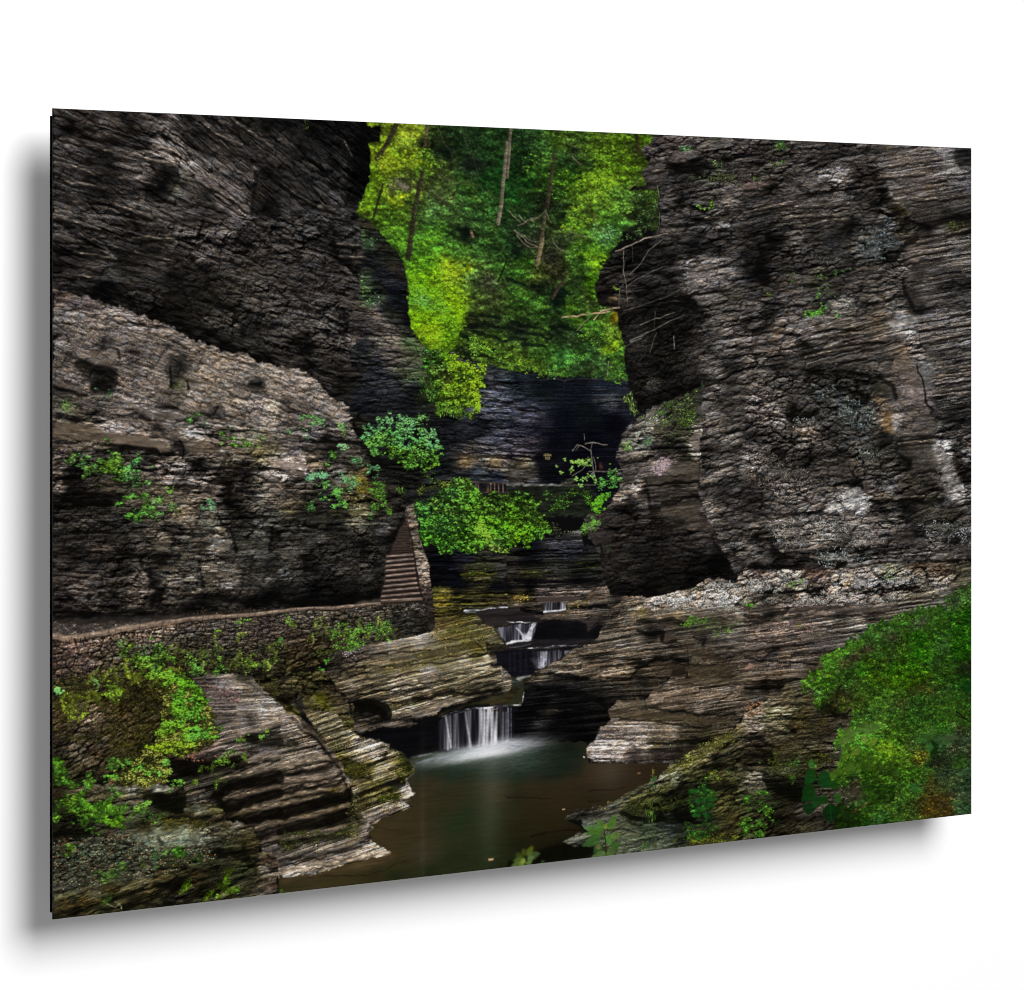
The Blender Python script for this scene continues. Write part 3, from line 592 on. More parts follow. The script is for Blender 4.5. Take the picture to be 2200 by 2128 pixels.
def paint_left_overhang():
    poly = "A1 12,-20 A2 745,100 760,160 870,150 865,285 840,300 770,305 775,560 760,660 720,745 680,850 655,930 680,990 710,1080 690,1180 750,1310 705,1400 680,1480 690,1600 650,1700 B2 620,0 600,110 680,220 660,270 600,320 615,470 500,500 450,640 405,660 330,590 200,510 0,450 B1 1960,455 1800,430 1680,370 1500,330 1300,270 1150,180 1050,120 870,70 700,0 A1 700,1750 620,1730 400,1665 180,1600 12,1545"
    smp = """A1 50,100,2c2826 300,150,2e2926 250,240,2a2522 160,200,0e0d0d 450,220,3a3330 130,300,3c3734 350,370,26221f 200,450,322d2a 450,520,1c1a18 150,600,2e2a28 400,600,201d1b 400,750,1c1a19 100,750,2c2826 700,450,3c3632
    880,450,544c46 1020,470,5c544e 780,550,48403c 960,560,14120f 900,700,0f0e0e 600,700,262220 650,200,1f1b18 800,300,221f1d 950,340,48433f 1000,130,3e3836 1150,130,262321 1250,250,1f1d1b 1400,200,2c2825
    1600,200,22201e 1500,300,38332f 1800,250,2e2b29 1850,150,141312 1750,350,2a2725 1150,580,4a443e 1050,650,3c3b30 1330,640,443d3b 1500,780,453d3c 1650,880,4a4240 1750,580,3c3635 1650,540,34302e 1850,600,1a1817
    1800,780,201d19 1830,860,0f0e0e 1300,750,26231f 1150,850,38332f 1400,900,2c2825 900,930,3c3733 700,850,38332f 300,850,302c29 500,900,302c29 100,960,34302c 300,1020,322d2a 200,1120,2c2724 700,1040,231e1b
    950,1030,2e2826 1300,1000,2c2824 1520,1060,3e3836 1600,1150,1a1817 1050,1130,3c3634 1300,1220,342e2c 1100,1200,24211a 1500,1230,332e2c 300,1220,1c1917 600,1300,1a1715 500,1290,332f2d 100,1300,1a1614
    850,1250,191715 900,1360,322d2b 1050,1450,1a1815 350,1420,2c2826 500,1450,30302f 150,1500,262220 450,1560,0b0a0a 700,1520,282522 900,1600,2a2724 1300,1500,1e1b17 1500,1600,28241e 1700,1550,3a352d
    1800,1450,302c28 1850,1250,2c2925 1700,1350,2c2824 1800,1650,322d28 1000,1650,17130f 1200,1650,1c1a16 700,1650,1c1a18 400,1650,0c0b0a 1500,1720,1c1a16
    A2 100,180,161617 300,200,101010 600,200,121212 750,250,0e0e0e 200,350,1a1a1a 500,350,171717 700,400,0b0b0b 50,320,2a2624 300,500,242322 550,500,1a1a1a 700,600,080808 400,600,222121 200,700,201f1f
    500,750,252424 650,750,101010 350,850,282726 100,900,2c2a29 480,880,333130 600,950,242221 250,1000,282625 450,1100,201e1d 200,1050,2a2826 650,1080,2c2a29 100,1200,2a2725 500,1250,181615 650,1250,262322
    350,1280,2c2826 580,1350,1c1a19 250,1400,2c2826 500,1480,2a2624 100,1500,2c2825 450,1600,302b28 200,1650,2e2926 600,1560,302b28 400,1720,2c2825
    B2 100,100,383330 300,100,34302c 450,150,3c3834 550,100,221f1d 200,280,15120f 100,380,26221f 330,350,2e2a26 500,230,2c2825 640,230,38322e 450,400,26221e 400,560,201d1a 250,450,1c1a18
    B1 1100,80,15130f 1400,100,2e2a26 1550,80,332f2a 1700,150,1a1a18 1300,220,0b0a09 1500,250,1a1815 1700,280,2a2723 1900,250,2c2824 1800,380,15130f 1250,150,1f1c18 900,40,0f0d0b"""
    rock(poly, smp, [(None, dict(ang=15, L=13, an=3.2, con=1.05, lump=.9, seed=21)),
                     ("A1 1000,0 A2 800,0 800,800 400,900 100,1000 A1 1700,1000 1200,700 900,300", dict(ang=36, L=15, an=3.0, con=.95, lump=1.0, seed=23)),
                     ("A1 800,1000 1960,900 A2 700,900 700,1700 B2 600,500 B1 900,50 A1 600,1700", dict(ang=12, L=11, an=2.0, con=1.0, lump=1.3, seed=25)),
                     ("A1 0,1250 1100,1250 1100,1560 0,1560", dict(ang=7, L=12, an=3.6, con=1.0, lump=.6, seed=27))], name='left_overhang', seed=4, rough=3, gain=.92)
    # the deep creases and prominent blocks
    for t, w, a in (("A1 90,175 250,190 420,230 560,290", 11, .7), ("A1 240,260 420,300 560,320", 9, .6), ("A1 870,510 960,540 1060,540 1080,600 1000,650 1050,680 900,720", 18, .6), ("A1 720,430 860,500 960,590", 6, .6),
                    ("A1 1290,60 1400,130 1560,200 1700,330 1860,420", 7, .75), ("A1 1220,230 1400,290 1540,380 1700,470 1900,560", 10, .6), ("A1 1560,90 1700,190 1800,250 1960,300", 6, .7), ("A1 1720,930 1740,700 1760,560 1960,620", 12, .5),
                    ("A1 1500,1180 1600,1170 1760,1220", 10, .7), ("A1 320,700 440,760 480,800", 10, .5), ("A1 520,1010 700,1000 860,1040 960,1060", 12, .45), ("A1 380,1560 520,1530 560,1600 700,1700", 14, .7), ("A1 40,1250 400,1270 600,1330", 7, .7),
                    ("A1 150,1570 350,1620 600,1710", 8, .7), ("A1 1420,1720 1560,1740", 10, .7), ("A2 160,740 300,830 420,890 520,930", 7, .7), ("A2 440,1010 480,1100 460,1210 520,1300 680,1400", 12, .5), ("A2 720,160 720,600 640,820", 14, .55),
                    ("A2 180,340 330,420 500,520", 8, .5), ("A2 330,1060 420,1130 460,1180", 6, .6), ("B2 170,250 190,330 300,300", 12, .6), ("B1 1080,100 1250,230 1450,300 1650,340 1780,400", 14, .75), ("B1 1620,90 1650,200", 14, .5), ("B2 560,0 570,120 550,230", 10, .45)):
        line(t, w * .5, w * .75, '080707', a, jit=2, tex=.6, seed=len(t), soft=3)
    for t, c, w, a in (("A1 20,480 200,510 350,570", '4a4440', 3, .5), ("A1 10,955 120,960 220,990", '4c4642', 3, .7), ("A1 560,850 760,900 870,950", '544c46', 4, .5), ("A1 880,320 1000,350 1080,380", '5c554f', 4, .5), ("A1 1300,130 1420,180 1500,260 1600,300", '46403c', 4, .6),
                       ("A1 1260,590 1400,680 1530,760 1700,890", '544b49', 9, .4), ("A1 830,440 1010,470 1070,520", '645c54', 9, .45), ("A1 1120,540 1190,560 1190,620", '5a544c', 9, .45), ("A1 400,230 500,250", '4c4441', 6, .5), ("A1 950,90 1100,180", '4a4441', 8, .35),
                       ("A1 1440,1040 1560,1060", '5a544f', 4, .5), ("A1 560,370 760,430", '3f3a36', 4, .5), ("A1 1540,80 1660,160 1760,230", '3c3835', 4, .5), ("A1 1720,330 1850,430 1940,520", '34302d', 4, .6), ("A2 0,270 90,330", '3c3634', 7, .6), ("A2 340,850 470,890", '443f3c', 5, .5),
                       ("A2 480,1150 680,1180", '3a3634', 4, .5), ("A2 160,980 330,970", '423d3a', 4, .5), ("A2 560,1390 620,1440", '3f3b39', 7, .5), ("A1 1780,1000 1870,1010 1880,1060", '5a554a', 5, .5), ("B2 620,200 680,220 640,260", '4a423c', 5, .6), ("A1 480,1240 550,1300", '4c4846', 5, .5),
                       ("A1 180,1440 400,1470", '3f3a37', 5, .5), ("A1 880,1340 980,1370", '4c4743', 4, .5), ("A2 190,500 270,540", '34312f', 5, .5)):
        line(t, w, w * .6, c, a, jit=2, tex=.8, seed=len(t) + 3, soft=2)
    ledges(["A1 30,480 200,520 360,580", "A1 120,640 300,680 470,700", "A1 20,960 230,990 420,1060", "A1 560,850 860,940", "A1 700,900 860,960", "A1 40,1100 260,1160", "A1 880,330 1080,400", "A1 820,450 1060,500", "A1 700,1130 1060,1140", "A1 200,1250 560,1310", "A1 720,1250 1060,1330", "A1 100,1440 420,1470", "A1 1130,600 1330,660 1560,800 1690,900",
        "A1 1320,160 1480,270 1640,330", "A1 1560,110 1740,240 1900,350", "A2 100,720 340,870 480,890", "A2 500,1180 700,1200", "A2 520,1290 740,1300", "A1 620,600 900,680", "A1 300,330 520,380", "A2 560,300 620,420"], 6, '3c3835', .3, 60)
    leaves("A2 215,110 250,120 255,190 225,180", color='3a4c1c', dens=.1, size=(1.5, 3), kind='blade', ang=(60, 110), under=False)

def paint_left_shelf():
    poly = "A1 12,1545 180,1600 400,1665 620,1730 700,1750 B1 700,0 870,70 1050,120 1150,180 1300,270 1500,330 1680,370 1800,430 1960,455 B2 0,450 200,510 330,590 430,700 600,830 615,900 600,950 640,1040 700,1075 715,1200 850,1400 1000,1500 1100,1600 1085,1760 C2 1070,80 1000,200 925,330 920,480 920,560 880,670 860,700 600,765 300,780 0,785 C1 1960,790 1600,810 1200,825 800,850 400,865 12,880"
    smp = """A1 30,1600,3a302b 200,1680,3c3330 400,1740,3c3430
    B1 50,60,443f3b 200,60,4c4540 400,60,4c443f 600,60,4c443f 40,190,211f1d 200,150,423b35 350,180,4c433b 600,200,463f39 800,180,4c443d 850,100,4c4039 1000,180,463e37 1200,280,4c433b 80,250,4c4440 100,320,4f4740
    130,360,2a2620 280,340,463e3a 450,400,54493f 500,330,544a42 350,450,3c352f 120,440,3c352c 450,290,1f1c1a 700,350,302a27 800,300,3c3632 1000,300,3c3632 950,400,463e38 650,430,463f39 700,500,38322d
    400,520,1a1714 450,590,14120e 420,640,13110d 300,500,25211c 150,510,453e38 200,580,3f3833 150,640,50463f 100,680,16130f 300,680,544a42 850,580,463d36 600,600,4a4039 900,520,50463c 980,600,50463f
    1100,480,1c1f17 1060,600,14140f 1120,620,4c463a 1100,400,262a20 1300,600,5a4f42 1250,530,544a3f 1400,350,4f4439 1600,400,50453a 1500,550,544a40 1800,480,544b42 1700,560,4f4840 1750,620,1c1a18 1900,600,544c43
    1650,680,3a342e 600,700,4a423b 800,720,4c443c 1000,740,3c352f 1000,820,1f1b18 800,790,463e37 1200,760,5a4f45 1400,740,4a4339 1650,740,5c5245 1800,790,504643 1900,820,5c5546 1500,800,50463c 1400,850,302a26
    500,720,405030 430,700,3f4c34 300,800,3c3532 100,780,3a342c 150,830,3f4024 350,870,201c1a 600,820,4a423c 850,860,5e5653 1000,900,544c47 1100,920,443d37 1250,870,4a4037 500,900,3a332e 700,920,2e2824
    900,930,2f2924 900,980,26211e 1050,970,453e38 100,880,3a322c 200,930,211a14 500,990,5a5250 700,1020,544c47 300,1000,463e33 100,950,3c362b 200,1050,453c30 600,1080,5a4f40 800,1120,5c5044 950,1150,544a3f
    350,1090,463d30 350,1140,3f372c 100,1100,26211c 1050,1050,3a332f 1200,1050,5c5653 1200,1130,4a423c 1300,1000,463f38 1230,950,28401f 1400,1060,302a25 1550,1040,38421f 1700,1080,504a3c 1640,1110,50602a
    1650,950,403930 1900,970,5e5449 1900,1080,3c362c 1500,950,453d34 1300,1150,5a4a3a 1400,1180,463d34 1600,1210,463c2c 1800,1220,4c431c 1900,1200,443e2c 650,1160,14110e 850,1200,100e0c 1000,1240,1f1b17
    900,1250,241f1a 1100,1150,1a1614 1180,1270,26221e 1050,1290,4a4238 1100,1340,4a443d 950,1350,443a33 1000,1410,504642 1200,1440,463e36 1250,1320,0e0d0d 1500,1280,3c3529 1400,1370,2c2723 1700,1300,26221b
    1800,1260,443b2c 1900,1300,5c5246 1600,1370,1a1714 1800,1400,38322a 1500,1450,17130f 1700,1450,16130f 1900,1440,544b43 1350,1480,463d35 1150,1490,1f1b16 1200,1560,463d31 1350,1550,38312a 1500,1570,14110f
    1600,1540,211d19 1850,1550,443d34 1900,1620,3a352e 1550,1650,0a0909 1700,1620,24211c 1300,1700,2c2721 1150,1660,4a4030 900,1540,3c3526 1100,1720,544a35 1400,1640,3f4a38 50,1230,3c332d 60,1300,3a312a
    200,1370,14120f 200,1430,100e0c 60,1500,38302a 400,1560,241f19 200,1600,100e0c 100,1680,16130f 400,1640,0d0c0b 350,1720,201e18 500,1500,2f281f 450,1250,1f2c18 650,1500,2c2a1c 1800,1700,38332a 1600,1720,16140f
    B2 100,530,4f463f 200,620,544b44 100,700,504640 300,700,4c443d 400,760,50473f 480,820,50483f 60,800,332d28 250,850,3a332d 500,900,4c4540 130,930,3a302b 300,920,40443a 400,950,38432c 50,980,3c3630 300,1050,50494a
    600,1060,463d38 650,1130,2c2622 400,1100,1a1715 300,1160,38322e 450,1170,1a1614 100,1100,3f3833 100,1200,443c38 50,1320,786862 200,1320,786a62 120,1380,4c433b 300,1280,443a28 450,1250,2f3a1c 600,1300,322d24
    150,1420,1a1714 350,1500,1f2418 500,1420,3c4a34 700,1400,443c1c 750,1500,3f3614 100,1500,2c2620 100,1600,3a332a 400,1600,2c341c 100,1680,443c22 200,1700,1c1a13 500,1720,1f1f14 680,1710,4a472c 650,1600,3a3414
    850,1650,1f3014 300,1740,1c1a14 850,1350,100f0d 900,1430,231f1c 1000,1330,181511 1050,1500,2f320f 1000,1570,262018 1100,1650,1a1815 950,1600,1f1a14
    C1 300,50,24211c 100,50,1f1c19 100,100,221f1a 200,200,221f1c 450,130,1f1c18 500,200,23201c 450,270,2c241e 600,250,1d1a17 780,200,2c2823 650,60,24281a 950,220,463f33 1000,60,2c2721 1150,60,443c31 1150,200,3c372e
    900,270,26221c 1100,130,16130f 1400,60,3c3a2f 1450,150,4a453a 1430,250,504a42 1600,100,1c1b18 1650,50,1a1917 1830,60,2f2f2a 1650,220,32312a 1800,220,33332c 1800,300,33332e 1900,150,14130f 1300,250,2a2620
    200,350,141210 400,400,1c1916 600,350,15130f 700,380,24211c 950,350,0f0d0b 1100,400,2e2a23 1250,380,2a2721 1500,350,26241f 1700,380,201e1a 1550,430,38332c 1900,400,1c1b18 80,450,2c2520 250,480,2e2823
    400,480,302a26 600,500,1f1c19 800,500,35302a 700,560,332d27 250,570,3c332d 450,600,2c2722 200,630,33291f 100,560,29221d 780,600,40372f 1000,500,3a352e 1000,580,423b33 900,560,14120f 1150,520,38332b
    1400,520,40392f 1550,560,46403a 1400,450,4a4238 1700,550,26231d 1850,560,34322d 1250,620,38322a 1100,650,2c2720 270,680,38302a 100,680,1c1815 500,680,171411 200,750,2a2020 700,720,2c261f 780,700,3a342c
    500,780,1c1916 150,820,14110f 400,800,2a2520 750,790,241f1a 900,700,0f0d0b 1050,720,332f28 1000,800,1a1713 1300,720,110f0d 1550,760,24221e 1650,660,26221c 1450,650,1c1915 1850,680,09090b 1700,750,0b0a0a
    1900,620,0c0c0c 800,850,0c0a09 300,850,0b0a09 1200,790,0e0c0a
    C2 150,50,22211c 300,40,1c1b17 150,150,24221e 350,200,2c2a26 100,300,33312d 200,220,2a2825 450,250,1f1d1a 650,80,38382a 500,120,1a1815 650,200,24221e 700,250,121110 900,120,302f2c 850,220,211f1c 950,200,100f0e
    400,320,211f1b 100,400,2a2824 100,500,2e2e2c 250,350,13110f 300,450,1c1a18 500,420,262420 600,520,262320 750,480,2a2824 850,380,1e1d1a 850,500,1c1a17 100,600,161514 350,550,151312 600,620,12100f 750,600,1a1815
    100,650,1a1917 300,650,0b0a0a 500,650,0d0c0b 200,740,0a0808 800,650,0f0e0d 600,720,090808"""
    rock(poly, smp, [(None, dict(ang=8, L=10, an=3.0, con=.8, lump=1.1, seed=31, spark=.5)),
                     ("B1 0,0 1960,400 B2 600,900 0,1000 B1 1400,900 700,800 0,600", dict(ang=16, L=8, an=2.2, con=.55, lump=1.4, seed=33, spark=.8, cast=4)),
                     ("B1 0,1150 1960,1200 B2 700,1200 1080,1760 C2 1000,300 900,700 0,800 C1 0,900", dict(ang=1, L=10, an=2.1, con=1.0, lump=.8, seed=35, cast=8, lay=.42, warp=.5)),
                     ("C1 900,300 C2 900,100 900,700 0,700 C1 900,800", dict(ang=0, L=8, an=1.9, con=1.0, lump=.8, seed=37, cast=6, lay=.4, warp=.5))], name='left_shelf', seed=6, gain=1.1, warp=5, degreen=True)
    # ledges: pale slab faces, dark undercuts
    for t, c, a in (("B1 20,955 240,960 470,1030 800,1070 960,1110 1050,1215 860,1185 640,1150 460,1130 250,1090 20,1080", '5c5042', .75), ("B1 470,1060 780,1080 960,1130 1040,1210 780,1170 500,1120", '75675a', .45), ("B1 700,830 880,830 1100,870 1150,940 980,930 760,890", '5a5248', .6),
                    ("B2 -40,1260 180,1290 230,1310 265,1360 100,1365 -10,1345", '8c7c72', .85), ("B2 20,1370 240,1370 220,1400 20,1395", '5c5048', .8), ("B1 1120,1080 1280,1100 1440,1150 1440,1210 1300,1230 1150,1200", '50463a', .6), ("B1 1880,1265 1960,1290 1960,1350 1890,1330", '8a7c6c', .6),
                    ("B1 1060,570 1150,590 1150,650 1080,650", '6a6252', .7), ("B1 1165,540 1440,600 1440,700 1190,670", '60564a', .45), ("B1 330,320 560,350 570,430 540,500 340,410", '5c5046', .45), ("B1 40,590 300,680 300,720 60,640", '544a42', .5),
                    ("C1 890,200 1030,200 1040,240 960,300 880,270", '5c5446', .6), ("C1 1130,175 1230,190 1200,220 1150,210", '5c5648', .7), ("C1 770,600 840,560 840,610 760,630", '4c4238', .7), ("C1 230,670 310,670 280,700 230,695", '4c443c', .7), ("C1 1380,180 1540,210 1540,280 1400,290", '5c574c', .45),
                    ("C1 1600,190 1740,200 1700,290 1640,300", '3a3832', .5), ("C1 1760,200 1870,210 1830,330 1750,310", '3c3a34', .5), ("C1 1300,470 1450,440 1500,540 1320,580", '4a443a', .35), ("B1 1350,1500 1400,1460 1420,1580 1360,1620", '4a4238', .4), ("B1 1860,1410 1960,1390 1960,1480 1850,1480", '5c544c', .5),
                    ("C1 1780,555 1900,560 1870,580 1790,580", '5a5852', .6), ("B2 600,1690 740,1700 760,1750 600,1740", '6a6644', .6), ("C2 180,185 430,200 300,230 190,220", '3a3a36', .6), ("C2 30,290 250,290 150,330 20,330", '45443f', .5), ("B2 200,1140 430,1160 380,1190 200,1175", '443c36', .6)):
        patch(t, c, a, rough=2.5, rs=7, soft=1.5, tex=.35, an=4, seed=len(t), ang=6)
    for t, w, a in (("B1 230,450 400,500 540,540 530,620 380,650", 24, .7), ("B1 20,640 120,690 300,720", 8, .8), ("B1 470,1140 700,1165 880,1210 1050,1225", 11, .85), ("B1 1020,480 1030,640", 7, .8), ("B1 1170,600 1180,660", 6, .8), ("B1 1110,1110 1150,1190 1130,1260", 5, .9),
                    ("B1 360,280 560,320 590,400", 6, .7), ("B1 900,820 1090,835", 8, .7), ("B1 760,900 840,930", 10, .7), ("B1 1110,850 1250,880 1390,920", 5, .7), ("B1 1400,880 1430,820", 7, .6), ("B1 110,1370 270,1350 270,1430 120,1450", 12, .7), ("B1 20,1580 300,1560 600,1600", 12, .7),
                    ("B1 10,1640 400,1640 500,1650", 14, .8), ("B1 1180,1290 1300,1330 1700,1370", 10, .7), ("B1 880,1480 1100,1500 1280,1500", 6, .7), ("B1 1430,1400 1540,1500 1520,1640", 12, .6), ("B2 180,1120 280,1110 480,1120 700,1130", 9, .8), ("B2 200,1180 480,1185", 8, .8), ("B2 640,960 700,1060", 12, .8),
                    ("B1 200,930 260,940 380,860", 7, .6), ("C1 20,300 400,300 700,330 1100,335", 6, .7), ("C1 820,130 1100,150 1400,150", 6, .7), ("C1 760,330 780,440 860,470", 10, .6), ("C1 1440,0 1480,80 1560,160 1590,300", 9, .7), ("C1 20,820 400,840 800,830", 9, .7), ("C1 1230,680 1600,730 1760,740 1960,700", 16, .7),
                    ("C1 850,450 860,560 900,640 860,760", 12, .5), ("C1 470,470 520,500 690,490", 7, .5), ("C2 0,730 400,740 850,680", 16, .7), ("C2 200,340 230,440 330,470", 14, .6), ("C2 640,230 720,240 720,320", 14, .55), ("C2 960,180 1020,130 1070,20", 14, .6), ("B2 780,1200 860,1330 800,1400", 26, .7),
                    ("C1 300,50 400,140 650,160", 6, .5), ("C1 1900,100 1880,300", 10, .6), ("C1 1280,450 1300,600", 8, .5), ("B2 240,1410 480,1480", 8, .5), ("B2 0,1100 180,1090", 6, .5), ("B1 640,350 750,360", 8, .6), ("B1 1700,620 1790,630", 9, .7), ("B1 80,350 170,360", 8, .5)):
        line(t, w * .45, w * .7, '090807', a, jit=1.6, tex=.5, seed=len(t) + 11, soft=3)
    for t, c, w, a in (("B1 640,740 860,850 1100,870 1140,900", '8a8080', 6, .35), ("B1 450,980 650,1030 850,1060", '7a706c', 5, .35), ("B1 1140,1010 1230,1050 1290,1100", 'a09894', 5, .45), ("B1 1150,690 1400,730", '7a7068', 4, .3), ("B1 650,650 900,700", '6c625a', 4, .3), ("B2 430,740 560,820 600,900", '6a6058', 3, .4), ("B1 1640,930 1950,980", '6a6058', 4, .3),
                       ("B1 1040,350 1100,380 1330,440", '5c5348', 3, .3), ("C1 900,60 1230,60", '564e42', 3, .5), ("C1 1400,20 1450,90 1530,220", '6a6252', 4, .35), ("C1 780,470 850,550", '544c42', 5, .5), ("C1 1340,400 1500,480 1640,560", '5a5246', 6, .35), ("C1 1640,650 1730,640", '5c564c', 3, .6), ("C1 1200,640 1310,640", '5a5248', 4, .6),
                       ("C2 0,460 100,470", '5a5a56', 4, .5), ("C2 910,90 980,90", '4c4c48', 5, .5), ("B1 1200,1560 1410,1600", '5c5244', 4, .5), ("B1 1840,1470 1960,1465", '6a6056', 3, .6)):
        line(t, w, w * .6, c, a, jit=2, tex=1.0, seed=len(t) + 5, soft=2.5)
    # walkway
    patch("C1 12,870 400,870 800,855 1200,830 1600,810 1960,785 C2 300,780 600,762 870,690 900,735 600,780 0,830 C1 1960,830 1500,865 1100,900 800,945 400,1000 100,1050 12,1045", '3f3833', 1, rough=1.5, tex=.3, an=6, seed=21, ang=-3, name='walkway')
    leaves("C1 12,910 300,925 850,880 1000,900 600,960 250,1010 12,1020", color='38322c', dens=.2, size=(1, 2), kind='leaf', ang=(-20, 10), under=False, var=.4, rough=3)
    patch("C1 12,870 400,865 800,850 1200,825 1600,805 1960,780 1960,800 1200,850 800,880 300,920 12,905", '12100e', .55, rough=2, soft=3, tex=.5)
    leaves("C1 1200,820 1600,800 1960,775 1960,800 1500,845 1200,850", color='2f2418', dens=.15, size=(1, 2.2), under=False, var=.4, rough=3)

def paint_stairs():
    patch("C2 860,705 920,590 922,340 1000,200 1080,0 1120,90 1170,400 1200,570 1260,705", '2a211d', 1, rough=1, tex=.4, an=4, name='staircase')
    L = [(100, 1050, 1108, 97), (118, 1040, 1112, 115), (140, 1030, 1115, 136), (165, 1022, 1120, 160), (190, 1015, 1125, 184), (215, 1005, 1130, 208), (243, 995, 1135, 232), (270, 985, 1140, 258), (298, 975, 1145, 288),
         (342, 928, 1160, 325), (385, 925, 1160, 362), (425, 920, 1165, 403), (465, 920, 1170, 443), (510, 920, 1175, 482), (553, 918, 1182, 530), (598, 903, 1192, 570), (640, 893, 1212, 610), (685, 883, 1242, 653), (722, 878, 1255, 703)]
    for y0, xa, xb, y1 in L:
        big = y0 > 300; w = 2.2 if big else 1.2
        line("C2 %d,%d %d,%d" % (xa, y0 + 8 * big, xb, y1 + 8 * big), w * 3.2, w * 3.2, '50433b', .55, tex=.2, seed=y0)
        line("C2 %d,%d %d,%d" % (xa, y0, xb, y1), w, w, '9c887c' if big else '64564c', .8, tex=.2, seed=y0)
        line("C2 %d,%d %d,%d" % (xa, y0 + 24 * big, xb, y1 + 24 * big), w * 1.4, w * 1.4, '1a1311', .75, tex=.3, seed=y0)
    for y in (60, 75, 88): line("C2 1065,%d 1100,%d" % (y, y - 2), 1, 1, '4c423a', .7)
    # parapet wall beside the stairs
    rock("B2 1090,1660 1160,1640 1182,1765 C2 1180,0 1215,200 1262,330 1290,430 1302,560 1312,640 1325,720 1335,930 1290,1000 1240,720 1248,650 1205,590 1170,380 1110,90 1080,0 1085,-40",
         "B2 1130,1700,4c4034 C2 1150,50,4c4438 1190,150,463e33 1180,250,46402f 1220,350,5c5044 1240,440,64564a 1200,400,4a4038 1240,520,5a4c42 1260,600,54463c 1220,540,4c4037 1280,660,2a211d 1290,760,2c2620 1300,900,241f1a 1120,120,3a2c26 1150,250,33291f",
         [(None, dict(L=6.5, an=3, con=.9, lump=.4, seed=51, ang=0, cast=3))], name='parapet', seed=8, rough=1.2, soft=.8, warp=2)
    for y, x0, x1 in ((255, 1130, 1210), (345, 1160, 1255), (435, 1185, 1275), (495, 1200, 1290), (565, 1195, 1290), (150, 1130, 1200), (200, 1130, 1205), (300, 1150, 1235), (390, 1180, 1270)):
        line("C2 %d,%d %d,%d" % (x0, y + 6, x1, y - 6), 1.6, 1.2, 'a4907c', .5, tex=.5, seed=y)
    line("C2 1110,90 1160,330 1200,600 1245,720", 3, 4, '1f1612', .7, jit=.5)
    line("C2 1090,10 1110,80", 3, 3, '4c2a24', .7)
def paint_right_buttress():
    poly = "B3 1160,880 1300,790 1500,700 1660,640 1760,560 1900,500 1960,900 1960,1760 C3 1960,520 1800,560 1500,640 1200,690 850,660 840,600 800,380 760,240 650,130 640,0 B3 760,1740 880,1660 960,1500 930,1400 1000,1350 930,1290 950,1180 1000,1030 1060,960"
    smp = """B3 1150,930,3a3834 1050,1030,3a3734 1030,1100,46403c 1200,960,5c5a4c 1100,1180,4c4a40 1250,900,403c34 1400,820,2a2c24 1550,720,2a2820 1600,850,24281a 1450,900,26231e 1300,1010,3f3a32 1400,1010,332f28 1500,980,282c14 1400,1080,1a1c10
    1550,1050,26281a 1200,1120,3c403a 1300,1150,26231f 1500,1150,1f1d19 1050,1230,3a3532 1000,1300,302c2a 1150,1290,3a3531 1350,1200,14120f 1350,1290,5a4a48 1250,1330,4c443e 1330,1350,554848 1550,1250,1c1c12
    1600,1120,6a6056 1640,1180,6a6056 1630,1030,544c44 1550,1330,443d33 1450,1400,463f35 1600,1400,3a3429 1250,1420,3f3832 1250,1480,383129 1450,1490,14110e 1050,1430,38332d 1020,1470,38332c 1100,1520,7a6a62 950,1600,5c5244
    1200,1560,1f1a16 1400,1540,2f2a25 1550,1540,332e28 1300,1620,2c2723 1450,1630,2a2521 1600,1600,221f1b 1200,1650,48403a 1050,1650,1a1815 1450,1700,403830 1550,1680,3a3229 1250,1720,1f1b18 1350,1700,3a332c 1000,1700,12110f 1640,1500,3c352e 1650,1680,38322e
    C3 700,150,38322e 780,200,302b28 900,50,24201d 1050,30,1c1916 900,150,201c19 1000,100,2a2521 900,250,1f1b1a 1100,300,1a1816 1300,200,181614 1500,150,201c19 1600,60,3a322c 1700,50,342c27 1750,100,2c2622 1000,430,1e1a16 1200,450,171412
    1600,350,12100f 1800,400,0a0908 1400,550,16130f 1000,620,12100e 1200,650,0e0c0b 1600,500,0e0c0b 1050,480,26221e 950,380,26221f 1300,60,1a1715 1450,50,26221e 1700,220,2e2a28 1550,300,24211f 1850,250,1f1c1a"""
    rock(poly, smp, [(None, dict(L=9, an=3.4, con=.85, lump=.8, seed=61, ang=-2, lay=.35)), ("B3 1150,880 1700,640 1700,900 1000,1030", dict(L=7, an=2, con=.7, lump=1.2, seed=62, ang=-20)),
                     ("B3 1160,1330 1660,1290 1660,1760 1200,1760", dict(L=16, an=3.2, con=.55, lump=.3, seed=63, ang=-3, lay=.7)), ("C3 850,300 1900,250 1900,700 850,680", dict(L=8, an=2.6, con=.8, lump=.8, seed=64, ang=-2))], name='right_buttress', seed=18, degreen=False)
    for t, c, a in (("B3 1550,1130 1580,1060 1650,1000 1690,1060 1650,1110 1660,1200 1610,1200 1600,1150", '776c62', .85), ("B3 1190,1390 1400,1350 1480,1290 1660,1310 1640,1450 1400,1460 1200,1490", '443d34', .6), ("B3 1230,1010 1350,970 1440,1020 1260,1040", '4a443a', .5),
                    ("B3 1300,1680 1500,1640 1660,1620 1650,1760 1290,1740", '443c33', .5), ("B3 1000,1400 1100,1390 1090,1460 990,1500", '3c362f', .5), ("C3 660,130 800,100 900,130 890,230 770,240", '332d2a', .6), ("C3 1500,0 1750,0 1780,120 1700,130 1560,80", '423a33', .5),
                    ("B3 1280,1530 1600,1510 1640,1560 1300,1590", '38322b', .5), ("B3 1630,830 1700,790 1740,840 1660,880", '6c6462', .6)):
        patch(t, c, a, rough=2, soft=1.2, tex=.3, an=4, seed=len(t) + 5, ang=-4)
